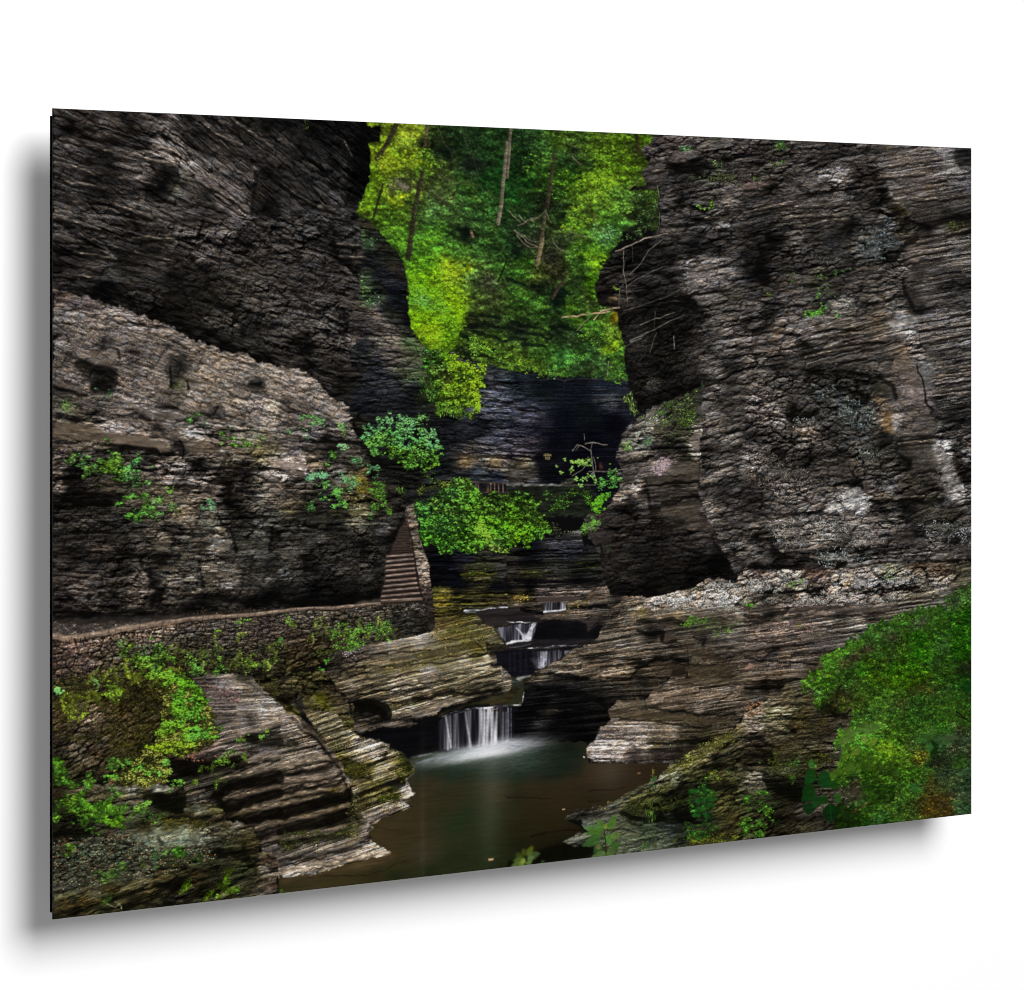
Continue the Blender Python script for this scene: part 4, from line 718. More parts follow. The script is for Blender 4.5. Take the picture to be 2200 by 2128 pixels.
    for t, w, a in (("B3 1180,1500 1450,1470 1640,1460", 8, .8), ("B3 1200,1560 1400,1540 1640,1545", 3, .6), ("B3 1330,1640 1560,1600 1640,1590", 9, .8), ("B3 1400,1405 1530,1410", 3, .8), ("B3 1190,1430 1200,1490", 3, .7), ("B3 1200,1540 1230,1700 1300,1700", 12, .6),
                    ("B3 1290,1240 1500,1220 1650,1200", 6, .5), ("B3 1020,1290 1200,1280", 5, .5), ("B3 1380,1140 1560,1130", 5, .5), ("C3 700,240 800,250 820,330", 8, .6), ("C3 1600,180 1760,200 1850,330 1900,480", 10, .5), ("B3 1560,1040 1650,1060", 2, .5), ("B3 1570,1110 1640,1100", 2, .6)):
        line(t, w * .45, w * .7, '090807', a, jit=1.4, tex=.5, seed=len(t) + 1, soft=2.5)
    leaves("B3 1240,1350 1280,1290 1330,1240 1420,1310 1370,1360 1280,1390", color='8a7070', dens=.3, size=(1, 1.8), under=False, hole=.8, seed=5)
    leaves("B3 900,1620 1000,1540 1100,1500 1180,1530 1100,1570 1000,1610", color='a08c84', dens=.35, size=(1, 2), under=False, hole=.8, seed=6)
    leaves("B3 1160,960 1260,900 1300,950 1200,1000 1100,1100 1040,1080", color='94907c', dens=.22, size=(1, 2), under=False, hole=.7, seed=7)
    leaves("B3 1130,900 1330,850 1330,780 1660,640 1660,760 1560,900 1300,1000", color='33401f', dens=.12, size=(1, 2.4), under=False, hole=.55, seed=8, rough=8)
    leaves("B3 1520,850 1620,830 1600,960 1480,1010 1440,980", color='304018', dens=.2, size=(1, 2.2), under=False, hole=.7, seed=9)
    leaves("B3 1300,1050 1600,1030 1560,1110 1300,1120", color='2c3a14', dens=.16, size=(1, 2.2), under=False, hole=.6, seed=10)
    for t, c in (("B3 950,1160 1060,1100 1090,1160 1020,1200", '6a7a4c'), ("B3 1150,1120 1240,1080 1240,1130 1170,1150", '7c9a78'), ("B3 1370,800 1420,780 1400,830", '3a6a3c'), ("B3 1640,560 1690,570 1680,640 1650,630", '24402a'), ("B3 1270,860 1370,840 1350,880 1290,890", '4c6a3c'), ("C3 820,270 900,260 880,290", '2c401c')):
        leaves(t, color=c, dens=.3, size=(1.5, 3), under=False, seed=len(t), rough=3, bright=.95)

def paint_right_cliff():
    poly = "A3 1245,100 1250,290 1160,370 1155,410 1240,430 1180,520 1165,600 1190,660 1060,690 1060,720 1290,700 1310,780 1280,830 1310,900 1320,980 1300,1060 1150,1110 1000,1190 900,1250 850,1320 800,1420 765,1520 765,1600 800,1700 920,1750 B3 940,0 960,130 1000,250 1010,430 1045,640 1090,700 1125,850 1165,870 1300,790 1500,705 1650,640 1700,560 1660,780 1720,900 1680,1000 1650,1200 1670,1350 1640,1500 1700,1760 C3 1740,50 1790,130 1830,260 1890,330 1910,430 1960,500 C4 40,500 200,450 500,455 880,440 1150,400 1600,395 1960,370 B4 1960,0 A4 1960,60 400,-30 0,-10"
    smp = """A3 1350,280,2a2220 1200,380,3a322e 1300,300,2c2624 1450,420,3a3431 1550,380,3c3633 1250,550,332e2b 1300,480,363230 1450,520,100e0e 1600,520,121010 1800,280,2a2a26 1900,320,362e2a 1700,320,3a332e 1600,600,25261c 1800,580,2b2b20
    1850,480,221f1c 1400,640,24211f 1380,740,38322f 1550,700,24201e 1350,830,2c2928 1500,800,181615 1650,720,332e28 1900,740,3f3935 1700,830,2c2f1c 1550,900,34302d 1450,950,2c2826 1350,1040,38332f 1600,950,1f1c1a
    1850,970,3a3632 1750,1020,302c29 1550,1050,2a2624 1850,1150,262321 1600,1200,141313 1800,1200,1a1918 1300,1150,1e1c1b 1150,1180,100f0f 1350,1300,1a1817 1050,1300,121111 950,1350,1a1816 1250,1450,1c1b1a
    900,1450,201d1a 850,1600,16130f 1600,1380,4c4643 1750,1370,4a4543 1900,1380,3f3a38 1700,1480,4c4540 1600,1560,403a36 1450,1550,1c1a19 1200,1600,161514 1000,1650,2c2620 1300,1700,111010 1550,1680,0e0d0d
    1700,1620,38332f 1850,1650,353029 1800,1560,3a3531 1900,1700,2c2a22 1130,800,12120c 1130,950,12140c 1200,1050,12100e 1150,700,14130f
    B3 1050,60,14120f 1100,150,1e1b19 1250,60,12110f 1400,60,14120f 1600,50,1a1816 1050,250,1f1d1b 1100,220,2a2826 1300,200,131210 1450,200,12110f 1550,150,100f0d 1100,400,1c1a18 1050,500,131210 1250,450,110f0d 1400,400,171510 1200,380,191714 1350,520,121110
    1550,480,221f1c 1500,560,171512 1230,620,332e26 1180,600,14120f 1120,700,171513 1250,700,1c1a18 1350,680,161412 1150,780,0f0e0d 1300,760,0c0b0b 1450,680,0e0d0c 1600,620,14120f 980,150,16130c 1700,150,2a2622 1800,60,38332f 1880,150,423c38
    1700,300,26231f 1850,320,3f3a37 1750,250,2c2825 1700,430,38332e 1780,520,403a34 1900,450,1c1917 1850,400,2c2825 1700,620,24261f 1800,640,38332e 1900,600,26221f 1780,760,3a342c 1700,830,4a4544 1850,780,28241f 1700,950,3a3430 1780,1000,453e38
    1900,950,3a342f 1900,850,2c2823 1750,1100,332d28 1850,1080,403a35 1700,1200,1e1b19 1850,1180,2c2824 1900,1250,383330 1700,1320,2e2a25 1850,1350,443d35 1750,1450,403a33 1900,1450,2a2622 1700,1550,2e2a26 1850,1560,1e1b19 1750,1680,4a423a 1900,1700,302b27
    A4 50,100,2e2725 100,200,1e1a18 300,150,262420 450,150,2c2724 600,150,322c29 800,130,1f1b19 650,220,1c1918 250,250,2e2a24 150,330,2c2a24 100,430,443732 220,440,1a1715 350,400,2c2725 500,350,332f2c 680,370,4c4847 800,340,4a4645 650,460,2e2926
    450,500,332e2c 300,550,2e2927 100,560,262220 750,540,322d2a 600,600,332e2a 100,650,2e2a27 350,640,3c332e 850,620,3a342f 500,700,2f2a25 700,720,38322e 850,700,38332e 150,760,1f1c1a 300,760,27241f 600,780,25231e 900,780,100f0e 100,900,1a1816
    250,900,0c0b0a 450,900,3a3430 600,880,24211f 800,850,1c1b1a 1000,880,34332f 1250,780,2e2e2f 1250,950,242320 1100,1020,2d2c29 300,1000,26221f 600,1000,24221f 800,1020,2a2826 1200,1060,0e0d0c 80,1100,171514 130,1180,0c0c0e 300,1100,201d1a
    500,1120,262220 300,1250,2a2620 600,1250,2c2c1c 850,1130,24301a 1000,1200,302b28 1200,1130,342e2a 800,1300,241f1a 450,1300,38322c 650,1380,30401e 600,1520,3a5024 800,1480,4a443e 400,1400,322d29 900,1460,423d39 200,1500,1a1715 80,1450,3a3533
    100,1600,2c2826 450,1620,3f3a37 280,1680,3a3228 700,1650,403833 900,1650,3c3528 1150,1600,3f3322 1000,1400,2a2622 1050,1500,332d27 1200,1400,3a332e 1350,1600,5a5654 1500,1480,1f1d1c 1450,1430,1f1c18 1200,250,3a3532 1050,150,2c2826 950,200,2f2a27
    1000,330,221c17 950,500,262220 1150,550,1c1a18 1100,400,2a231c 1400,180,423b36 1300,300,423b37 1600,200,3c3531 1550,330,443932 1700,130,4a4749 1800,280,4a4846 1880,200,1c1b1c 1900,430,383537 1400,420,3c3632 1450,480,48403b 1600,460,483e36
    1300,520,4c4540 1750,520,38332f 1850,600,302c2a 1400,600,322e2a 1330,640,3a3118 1600,620,2a2624 1500,720,26231e 1750,700,1c1a18 1850,700,131210 1350,800,2a261c 1550,800,141210 1780,780,2e2e14 1900,760,1e1c14 1700,860,423830 1500,930,3f342c
    1800,900,3c3834 1650,980,3a3632 1450,1050,403730 1800,1050,3c3836 1600,1100,332e2a 1400,1150,38322d 1900,1120,403a34 1700,1200,302d2b 1350,1230,34302b 1500,1200,262220 1550,1290,3a3634 1750,1300,1f1d1c 1880,1260,211f1e 1550,1380,3e3835 1400,1350,24211f
    1700,1400,2f2b29 1850,1400,2a2726 1900,1480,322f2e 1700,1550,3c3836 1600,1600,3f3a38 1850,1600,403b39 1550,1680,45403d 1800,1680,3a3634
    B4 50,50,2a2624 150,150,24201d 80,230,3c332f 290,160,4a3f36 450,110,453f3c 380,280,3f3632 560,200,4c4441 650,140,3c3631 750,200,3c3631 900,150,40362c 850,60,3c342c 1150,80,423624 1350,90,5a5654 500,300,181614 700,330,38332f 900,250,241f1b
    1050,270,332d27 1250,230,3f362e 1400,250,4a4542 1600,100,3c3938 1750,50,423d3b 1850,100,3c3735 1700,200,3c3834 1830,180,4a4642 1600,280,38332f 1800,300,2c2a28 1700,380,302d2b 1850,420,322f2e 1800,500,38332f 1700,560,403832 1850,540,423832
    1800,700,3c3631 1700,800,2c2a29 1800,900,181717 1850,850,201f1f 1750,1000,262424 1850,1050,302a27 1850,1150,2a2827 1900,1250,3a3838 1900,1400,1a130e 1800,1300,1f170e 1550,500,484644 1500,600,3c3937 1350,400,4a4038 1400,550,4c4139
    1450,700,5a4f4a 1500,730,4a3f3c 1350,340,4a3624 1200,420,2e2a26 1050,420,302a24 900,400,302c28 700,420,2c2824 500,430,302b26 100,420,38322c 100,550,38332d 300,480,1c1917 300,560,2e2924 600,520,16130f 1150,500,3f3832 1250,600,3f3830
    1150,560,2c271f 1000,600,1c1a15 1150,650,1f1d16 1250,720,2a2b28 1300,690,38322c 800,600,1a1916 600,620,262420 400,620,2f2a25 200,680,38312b 500,750,2c2926 800,760,2c2b29 700,700,242420 1000,800,12110f 1030,830,302f2c 950,900,2c2c29
    1150,750,4a3c2c 420,850,100e0c 450,900,16130f 250,870,4a4038 80,850,38302c 100,750,3f3730 300,800,332d26 300,970,403934 50,950,302a28 600,950,262321 540,1030,5a4a3c 700,900,2a2826 850,1000,2c2b27 1050,1000,2a2a28 1250,800,403830
    1240,950,5a452a 1290,900,5c5552 1300,980,504b48 1450,850,3c332b 1400,950,3f3732 1500,1000,363230 1350,1050,3a3633 1650,1000,34322f 1550,1090,2a2622 1350,1130,1c1916 1450,1200,38332c 1550,1250,3c3832 1680,1150,6a6663 1720,1250,524e4c
    1750,1400,5c5957 1830,1560,6c6866 1650,1400,322c27 1550,1330,2c2822 1400,1280,18150f 200,1050,241f1c 400,1100,2e2a24 500,1130,35302a 80,1080,201c1a 100,1200,3c3834 280,1220,171413 50,1300,45403a 200,1320,38332c 400,1270,1f1b19
    550,1250,16130f 700,1150,2c2823 750,1080,201d1a 1000,1130,2e2e2b 1200,1100,161512 850,1250,24221e 1050,1250,332f29 700,1330,302a24 950,1350,33291e 1150,1300,2c271f 800,1400,2c2821 1150,1420,26231e 1250,1500,3c3a38 1400,1500,2c251b
    1600,1500,1f1a12 300,1400,332e29 500,1430,302c28 100,1500,241f1d 80,1600,1c1917 300,1550,3a342f 500,1580,3f3835 700,1570,332f2a 650,1660,3c3530 750,1670,5c5a57 900,1580,6a6562 1000,1650,747170 950,1490,12100e 1050,1500,35302d
    1200,1590,403424 1450,1600,241d14 1150,1680,1a1816 1400,1680,121212 1600,1590,2c2c1f 1700,1640,2e2a26 1800,1700,201e18 300,1700,38322e 500,1700,38342f
    C4 100,100,3a332c 300,80,443b34 500,100,443c36 700,90,504a43 800,60,302c29 950,150,443b34 200,200,2a2522 120,170,0f0d0c 400,200,443c36 600,230,453e38 550,300,403832 800,270,1c1815 1000,200,4c443e 1150,200,403934 1350,200,2c2623 1500,200,302c2a
    1250,50,38342f 1100,80,3f3833 1600,50,302c24 1750,50,2c2a1e 1900,100,332e29 1600,170,3c3836 1500,150,1a1614 1800,230,201c19 1650,330,3c3834 1800,330,3c3733 1850,370,0f0d0c 1900,330,2a2624 1200,280,2a2521 1000,290,1a1614 900,400,4a4945
    1050,350,3a3a38 1250,390,34322e 1300,340,2c2826 750,360,4a4a44 650,400,24211e 500,380,1a1614 300,350,12100e 150,370,302c29 80,350,3f3a35 50,250,38322d 400,300,26211e 850,430,201a14 1150,420,2a1f18 1400,350,2e2a28 100,440,0c0b0a"""
    rock(poly, smp, [(None, dict(ang=-7, L=10, an=3.2, con=.95, lump=.9, seed=71, lay=.25)),
                     ("B3 950,0 1600,0 1650,600 1200,850 1100,700", dict(ang=-12, L=7, an=2.2, con=.8, lump=1.2, seed=72, cast=4)),
                     ("A4 1100,100 1960,100 1960,800 1500,750 1250,500", dict(ang=-9, L=9, an=6, con=.7, lump=.4, seed=73, lay=.5)),
                     ("A4 1400,900 1960,750 B4 1960,900 1600,850 1550,300 1450,100 A4 1400,1400", dict(ang=-7, L=11, an=5, con=.85, lump=.4, seed=74, lay=.6)),
                     ("A4 0,550 900,550 900,900 0,900", dict(ang=-10, L=9, an=4.5, con=.95, lump=.6, seed=75, lay=.35)),
                     ("B4 500,100 1400,60 1350,400 500,500", dict(ang=-11, L=11, an=5, con=1.0, lump=.5, seed=76, lay=.5)),
                     ("B4 1180,450 1600,450 1650,1100 1250,1100", dict(ang=-3, L=12, an=3.5, con=.45, lump=.4, seed=77, lay=.3)),
                     ("B4 0,500 1100,500 1200,1500 0,1760 C4 0,450", dict(ang=-3, L=7.5, an=2.4, con=1.05, lump=1.3, seed=78, spark=.6, lay=.15)),
                     ("C4 0,0 1960,0 1960,400 0,480", dict(ang=-2, L=9, an=2.6, con=1.0, lump=1.1, seed=79, spark=.7, lay=.4)),
                     ("B4 1300,1080 1650,1080 1650,1300 1400,1400", dict(ang=-3, L=7, an=6, con=.4, lump=.3, seed=80, lay=.6))], name='right_cliff', seed=19, rough=3, degreen=True, warp=5, gain=1.08, sat=.5)
    for t, c, a in (("A3 1360,430 1660,360 1650,410 1360,490", '4c4540', .5), ("A3 1200,500 1290,420 1340,470 1370,600 1330,670 1190,660 1170,580", '38332f', .5), ("A3 1330,740 1400,710 1430,740 1360,770", '4a433f', .6), ("A3 1530,1400 1640,1370 1800,1360 1740,1440 1640,1490 1560,1470", '6a6461', .6),
                    ("A3 1650,1440 1800,1400 1840,1380 1720,1470", '7c7672', .5), ("A3 1850,750 1960,700 1960,760 1840,780", '5a524e', .6), ("A3 1300,1030 1390,1000 1400,1050 1320,1070", '4c4744', .6), ("A3 1400,960 1520,880 1580,870 1540,920 1430,980", '46403c', .5),
                    ("A4 0,430 200,390 260,410 100,470 0,490", '54463f', .7), ("A4 590,360 740,340 750,390 620,395", '6c6866', .6), ("A4 760,320 860,310 880,330 780,360", '8a8684', .45), ("A4 1690,110 1760,110 1750,170 1690,180", '7c7a80', .6), ("A4 1730,250 1840,260 1840,310 1700,320", '807c7a', .45),
                    ("A4 1870,400 1920,410 1930,480 1880,480", '64626a', .5), ("A4 1260,490 1400,440 1700,420 1500,500 1300,540 1250,530", '564d47', .5), ("A4 1550,430 1660,430 1600,480 1540,470", '6a5238', .5), ("A4 1280,600 1420,650 1360,690 1290,640", '4c3f1c', .5),
                    ("A4 1370,1600 1300,1650 1250,1600 1400,1550 1470,1560 1480,1620", '77736f', .6), ("B4 1290,60 1440,30 1480,60 1470,140 1320,120", '7c7875', .55), ("B4 1300,370 1400,360 1440,420 1400,460 1290,440", '5c4f40', .6), ("B4 1310,470 1490,460 1530,640 1350,640", '544840', .5),
                    ("B4 1360,660 1540,660 1550,760 1480,780 1380,730", '6c605a', .6), ("B4 1480,460 1610,460 1610,600 1580,700 1540,600", '53514f', .45), ("B4 1080,620 1240,600 1290,680 1200,720 1080,720", '2c2b22', .5), ("B4 1100,740 1210,740 1220,780 1130,780", '5a4830', .5),
                    ("B4 1190,850 1280,870 1270,1060 1200,1040", '6a4e28', .55), ("B4 1260,880 1310,890 1330,990 1290,1000 1260,940", '8e8884', .6), ("B4 1620,1130 1700,1110 1720,1200 1800,1300 1830,1400 1870,1480 1880,1610 1770,1620 1700,1520 1740,1480 1640,1300 1650,1220", '777370', .62),
                    ("B4 850,1520 1000,1520 1060,1690 960,1730 870,1600", '8a8581', .7), ("B4 700,1640 800,1640 780,1720 700,1710", '7a7673', .6), ("B4 1000,1450 1080,1460 1070,1560 1020,1540", '4c4240', .5), ("B4 620,1640 690,1620 690,1690 630,1700", '5c5046', .5),
                    ("B4 1320,1160 1600,1120 1650,1250 1640,1360 1480,1370 1310,1200", '443e37', .4), ("B4 640,1290 900,1230 900,1400 650,1370", '38332c', .4), ("B4 230,150 360,140 370,190 240,210", '5c4c3c', .5), ("B4 470,220 560,160 600,200 500,240", '64595a', .5), ("B4 1180,1500 1360,1490 1350,1540 1200,1545", '6a6664', .4),
                    ("B4 380,110 460,70 550,110 520,150 390,140", '565150', .5), ("B4 240,1010 460,1010 600,1040 500,1060", '4a433a', .4), ("B4 480,1020 600,1010 600,1040 490,1050", '8a6a50', .4), ("A4 1420,1350 1650,1320 1600,1420 1450,1480", '443e3b', .5), ("C4 1290,160 1450,160 1450,240 1300,230", '3a3431', .6), ("C4 1460,190 1580,200 1570,235 1470,235", '4a4644', .6),
                    ("C4 600,340 740,330 740,380 600,390", '5a5a54', .5), ("C4 880,390 1080,375 1080,410 890,430", '6a6a66', .5), ("C4 1180,380 1480,340 1480,390 1180,415", '54524e', .4), ("C4 1600,300 1940,270 1940,300 1900,360 1600,380", '54504d', .4), ("B4 1760,160 1850,180 1830,200 1750,190", '6a6660', .6),
                    ("B3 1620,830 1700,780 1750,850 1700,880 1640,880", '5c5656', .6)):
        patch(t, c, a * .9, rough=3, rs=8, soft=1.6, tex=.6, an=3, seed=len(t) + 2, ang=-6)
    for t, w, a in (("A4 1080,300 1180,450 1250,600 1350,700 1380,800", 34, .45), ("A4 900,480 1100,560 1300,640", 18, .4), ("A4 1380,720 1550,800 1750,740 1950,700", 12, .65), ("A4 900,780 1050,820", 10, .6), ("A4 200,880 250,960 150,1050 120,1180 180,1250", 30, .6), ("A4 1150,1050 1300,1060 1360,960 1480,880", 14, .7),
                    ("A4 0,490 150,480 270,440", 9, .7), ("A4 560,660 900,780", 6, .5), ("A4 1400,530 1600,540 1900,470", 6, .5), ("A4 1400,420 1600,400 1900,370", 4, .7), ("A4 1300,400 1400,440", 5, .4), ("A4 1020,1450 1120,1460 1140,1440", 8, .6), ("A4 1360,1260 1400,1400 1450,1480", 12, .6), ("A4 1780,1290 1960,1300", 10, .6),
                    ("A4 1490,1500 1900,1450", 7, .5), ("B4 1500,170 1700,150 1960,120", 4, .7), ("B4 1520,290 1750,240 1960,210", 4, .6), ("B4 1500,200 1520,290", 4, .5), ("B4 1480,460 1490,520 1530,600 1545,700 1550,780 1620,840", 6, .85), ("B4 900,520 1060,560 1200,580 1280,640 1300,740", 12, .7), ("B4 750,640 900,690 1060,720", 12, .75),
                    ("B4 940,740 960,840 1060,760 1130,800", 12, .6), ("B4 370,900 500,900 620,860", 16, .7), ("B4 380,780 370,900", 10, .5), ("B4 1310,1120 1500,1090 1700,1075", 8, .75), ("B4 1300,1200 1420,1280 1410,1340", 14, .6), ("B4 1600,880 1750,950 1960,960", 14, .5), ("B4 1640,640 1960,600", 5, .6), ("B4 1620,740 1960,700", 6, .6),
                    ("B4 1600,860 1900,800 1960,830", 6, .6), ("B4 500,500 700,540 900,520", 10, .6), ("B4 480,380 700,330 900,290 1200,260", 7, .6), ("B4 800,460 1050,400", 6, .6), ("B4 450,230 560,290 700,270", 9, .5), ("B4 840,1480 1000,1460 1010,1520", 9, .7), ("B4 1100,1630 1400,1640 1700,1610", 12, .6), ("B4 1450,1400 1640,1370", 9, .6),
                    ("B4 1830,1290 1900,1450 1920,1640", 20, .5), ("B4 640,1230 850,1200 900,1230", 12, .6), ("B4 120,1740 800,1740", 7, .7), ("B4 170,1230 350,1240", 14, .4), ("B4 180,0 200,80 180,120", 8, .6), ("C4 600,320 880,300 1200,290", 10, .6), ("C4 100,170 180,160 260,240 240,300", 14, .5), ("C4 600,395 860,405 880,430", 9, .7),
                    ("C4 0,440 200,440 500,440", 10, .7), ("C4 1480,385 1960,375", 9, .8), ("C4 1460,140 1580,190", 8, .6), ("C4 1700,210 1900,210", 10, .5), ("B3 1660,780 1680,1000 1650,1250 1660,1500", 5, .3), ("A3 1380,500 1500,540 1700,500 1640,560", 20, .65), ("A3 1360,440 1400,520 1560,470 1660,420", 6, .6),
                    ("A3 1520,1340 1600,1260 1750,1180", 12, .5), ("A3 1490,1620 1600,1680 1620,1760", 16, .5), ("A3 1500,720 1520,860 1480,900", 12, .5), ("A3 1640,1100 1800,1080 1900,1150", 12, .4), ("B3 1300,790 1450,720 1650,630", 10, .75), ("B3 1040,640 1120,760 1140,860", 10, .5), ("A3 1290,700 1310,1060", 5, .4)):
        line(t, w * .45, w * .7, '090807', a, jit=1.8, tex=.6, seed=len(t) + 31, soft=3.5)
    ledges(["A4 300,640 500,620 900,590", "A4 60,660 200,620 420,600", "A4 330,720 520,690 700,700 880,680", "A4 430,790 560,770 900,720", "A4 1180,280 1400,240 1700,200", "A4 1150,370 1300,360 1550,330", "A4 1280,500 1450,470 1750,420", "A4 1420,540 1560,560 1900,520",
        "A4 1480,930 1700,880 1940,800", "A4 1320,1080 1500,1020 1800,960", "A4 1480,1260 1700,1220 1900,1200", "A4 600,150 800,140", "A3 1250,560 1340,540", "A3 1560,1400 1800,1370", "A3 1700,960 1900,950", "B4 560,190 750,130 950,140", "B4 500,250 560,230 690,210 950,190", "B4 680,320 900,270 1180,240",
        "B4 520,400 720,340 1000,300", "B4 800,420 1050,390", "B4 1500,160 1700,130 1940,100", "B4 1540,260 1940,180", "B4 1640,490 1940,470", "B4 1620,560 1940,530", "B4 1620,690 1940,650", "B4 1350,1060 1600,1040", "B4 1320,1140 1640,1110", "B4 1100,1610 1300,1600 1540,1590", "B4 650,1390 900,1400", "B4 100,860 300,880",
        "C4 60,90 300,70 500,60", "C4 300,300 560,290 700,260", "C4 950,260 1200,230", "C4 640,370 860,380", "C4 890,420 1080,410", "C4 1600,370 1900,360", "C4 130,180 380,170"], 6, '4c4640', .34, 40)
    # pale runs of lichen and gravel, vines and roots
    for t, c in (("A4 1000,850 1200,760 1350,900 1300,1000 1050,1060 950,1000", '5a5c5a'), ("B4 780,720 900,740 1100,780 1130,900 1050,1010 850,950", '62645e'), ("B4 600,680 780,640 900,800 620,760", '5c5c58'), ("B4 400,900 640,930 620,1000 420,980", '7c746c'), ("B4 820,1600 980,1520 1050,1680", 'a29c98'),
                 ("A4 680,1480 900,1400 960,1500 800,1560", '8a827c'), ("C4 150,30 500,20 1050,20 1200,240 700,260 300,280", '84786e'), ("C4 1480,30 1960,60 1940,200 1600,180", '74706c'), ("C4 600,330 1000,330 1050,420 700,420", '8a8a84'), ("B4 1000,1100 1200,1200 1100,1300 950,1200", '54564e'), ("B4 0,1150 300,1250 600,1420 300,1600 0,1450", '5c544c'),
                 ("A4 500,1080 700,1120 850,1040 700,1000", '4c4a46')):
        leaves(t, color=c, dens=.10, size=(.8, 1.7), kind='round', under=False, hole=.55, rough=10, seed=len(t) + 3, cvar=.5, bright=.9)
    for t, c, w in (("A3 930,1240 1060,1190 1180,1130 1380,1090", 'a09080', 2.2), ("A3 1050,1440 1150,1340 1220,1230 1340,1140", '6a6460', 1.8), ("A3 1000,1240 1000,1400 1030,1560 1035,1690", '807868', 1.6), ("A3 1030,1540 1120,1470 1300,1390 1380,1370", '64605c', 1.5), ("A3 970,1560 1010,1500 1100,1460", '54504c', 1.3),
                    ("A3 800,1755 880,1740 965,1725", 'c0a888', 3), ("A3 965,1560 960,1720", '6a6050', 1.6), ("A3 1000,1750 1200,1690 1400,1620 1500,1560", '5c5852', 1.3), ("B3 1140,115 1280,60 1440,5", '7c766c', 1.4), ("B3 1050,250 1200,180 1350,110 1520,30", '6a655e', 1.8), ("B3 1060,260 1150,230", '6a645c', 2.5), ("B3 1225,350 1260,250 1285,180", '6a655e', 1.3),
                    ("B3 1430,210 1435,320", '8a8680', 1.5), ("B3 1270,0 1260,140", '4c4843', 1.2), ("A3 1290,680 1305,780", '8a847a', 1.5), ("A3 1060,700 1160,600", '8a7a50', 1.6), ("A3 1310,900 1300,1060", '5c5850', 1.3), ("A3 1180,1080 1280,880", '4c4840', 1.2), ("A3 1290,1060 1270,1200", '4c463e', 1.2), ("A3 1070,1180 1075,1330", '4c443c', 1.2), ("B3 1200,330 1100,480", '3a3632', 1.2)):
        line(t, w, w * .6, c, .75, jit=.8, seed=len(t), soft=.8)
    patch("A3 860,1640 940,1620 950,1660 860,1670", '6c5c40', .6, rough=2, tex=.8, an=4)
    for t, c, k in (("A3 1470,330 1560,310 1600,360 1500,380", '3a5a3c', 'leaf'), ("A3 1730,300 1800,270 1800,340 1740,330", '2c4a38', 'leaf'), ("A3 1760,480 1860,460 1860,510 1780,520", '3c5030', 'leaf'), ("A3 1640,840 1700,800 1780,810 1760,870 1660,890", '5c7a28', 'leaf'), ("A3 1540,580 1960,560 1960,620 1650,620", '37401f', 'leaf'),
                    ("A4 240,120 330,60 370,160 380,250 280,260 200,240", '2f5c30', 'lobed'), ("A4 270,60 330,60 340,110 280,110", '2c4c2c', 'leaf'), ("A4 100,340 200,280 220,310 160,400 110,400", '30482c', 'leaf'), ("A4 0,380 90,370 100,410 0,420", '4c5828', 'leaf'), ("A4 590,1210 750,1170 900,1110 920,1150 780,1200 700,1240", '34521c', 'leaf'),
                    ("A4 530,1400 600,1380 640,1280 720,1300 680,1360 620,1400 560,1430", '4a7028', 'leaf'), ("A4 660,1400 740,1350 810,1390 760,1430 690,1480 640,1460", '3f7a3c', 'lobed'), ("A4 520,1500 680,1490 680,1560 560,1580 520,1560", '568a2c', 'leaf'), ("A4 770,1520 840,1500 840,1550 780,1560", '4a6a30', 'leaf'), ("A4 400,1170 440,1180 410,1260 380,1240", '34481c', 'leaf'),
                    ("A4 190,1320 220,1330 220,1420 190,1400", '3c481c', 'leaf'), ("A4 960,1530 1030,1530 1010,1560", '3a5024', 'leaf'), ("A3 1060,740 1300,760 1290,900 1180,1080 1010,1160 1080,1050 1150,900", '2c4426', 'leaf'), ("A3 910,1540 960,1530 950,1590 900,1570", '5c6a24', 'leaf'), ("A4 1700,790 1880,730 1860,790 1740,820", '3c4018', 'leaf'), ("A3 930,1370 950,1400 900,1390", '3c5038', 'leaf')):
        leaves(t, color=c, dens=.2, size=(1.5, 3.2), kind=k, under=False, seed=len(t) + 1, rough=5, rs=6, hole=.85, bright=.95)
    patch("C4 500,450 900,440 1150,405 1500,410 1960,390 1960,420 1700,450 1450,460 1100,480 700,490 500,480", '33241a', .75, rough=4, tex=.7, an=4, seed=9)

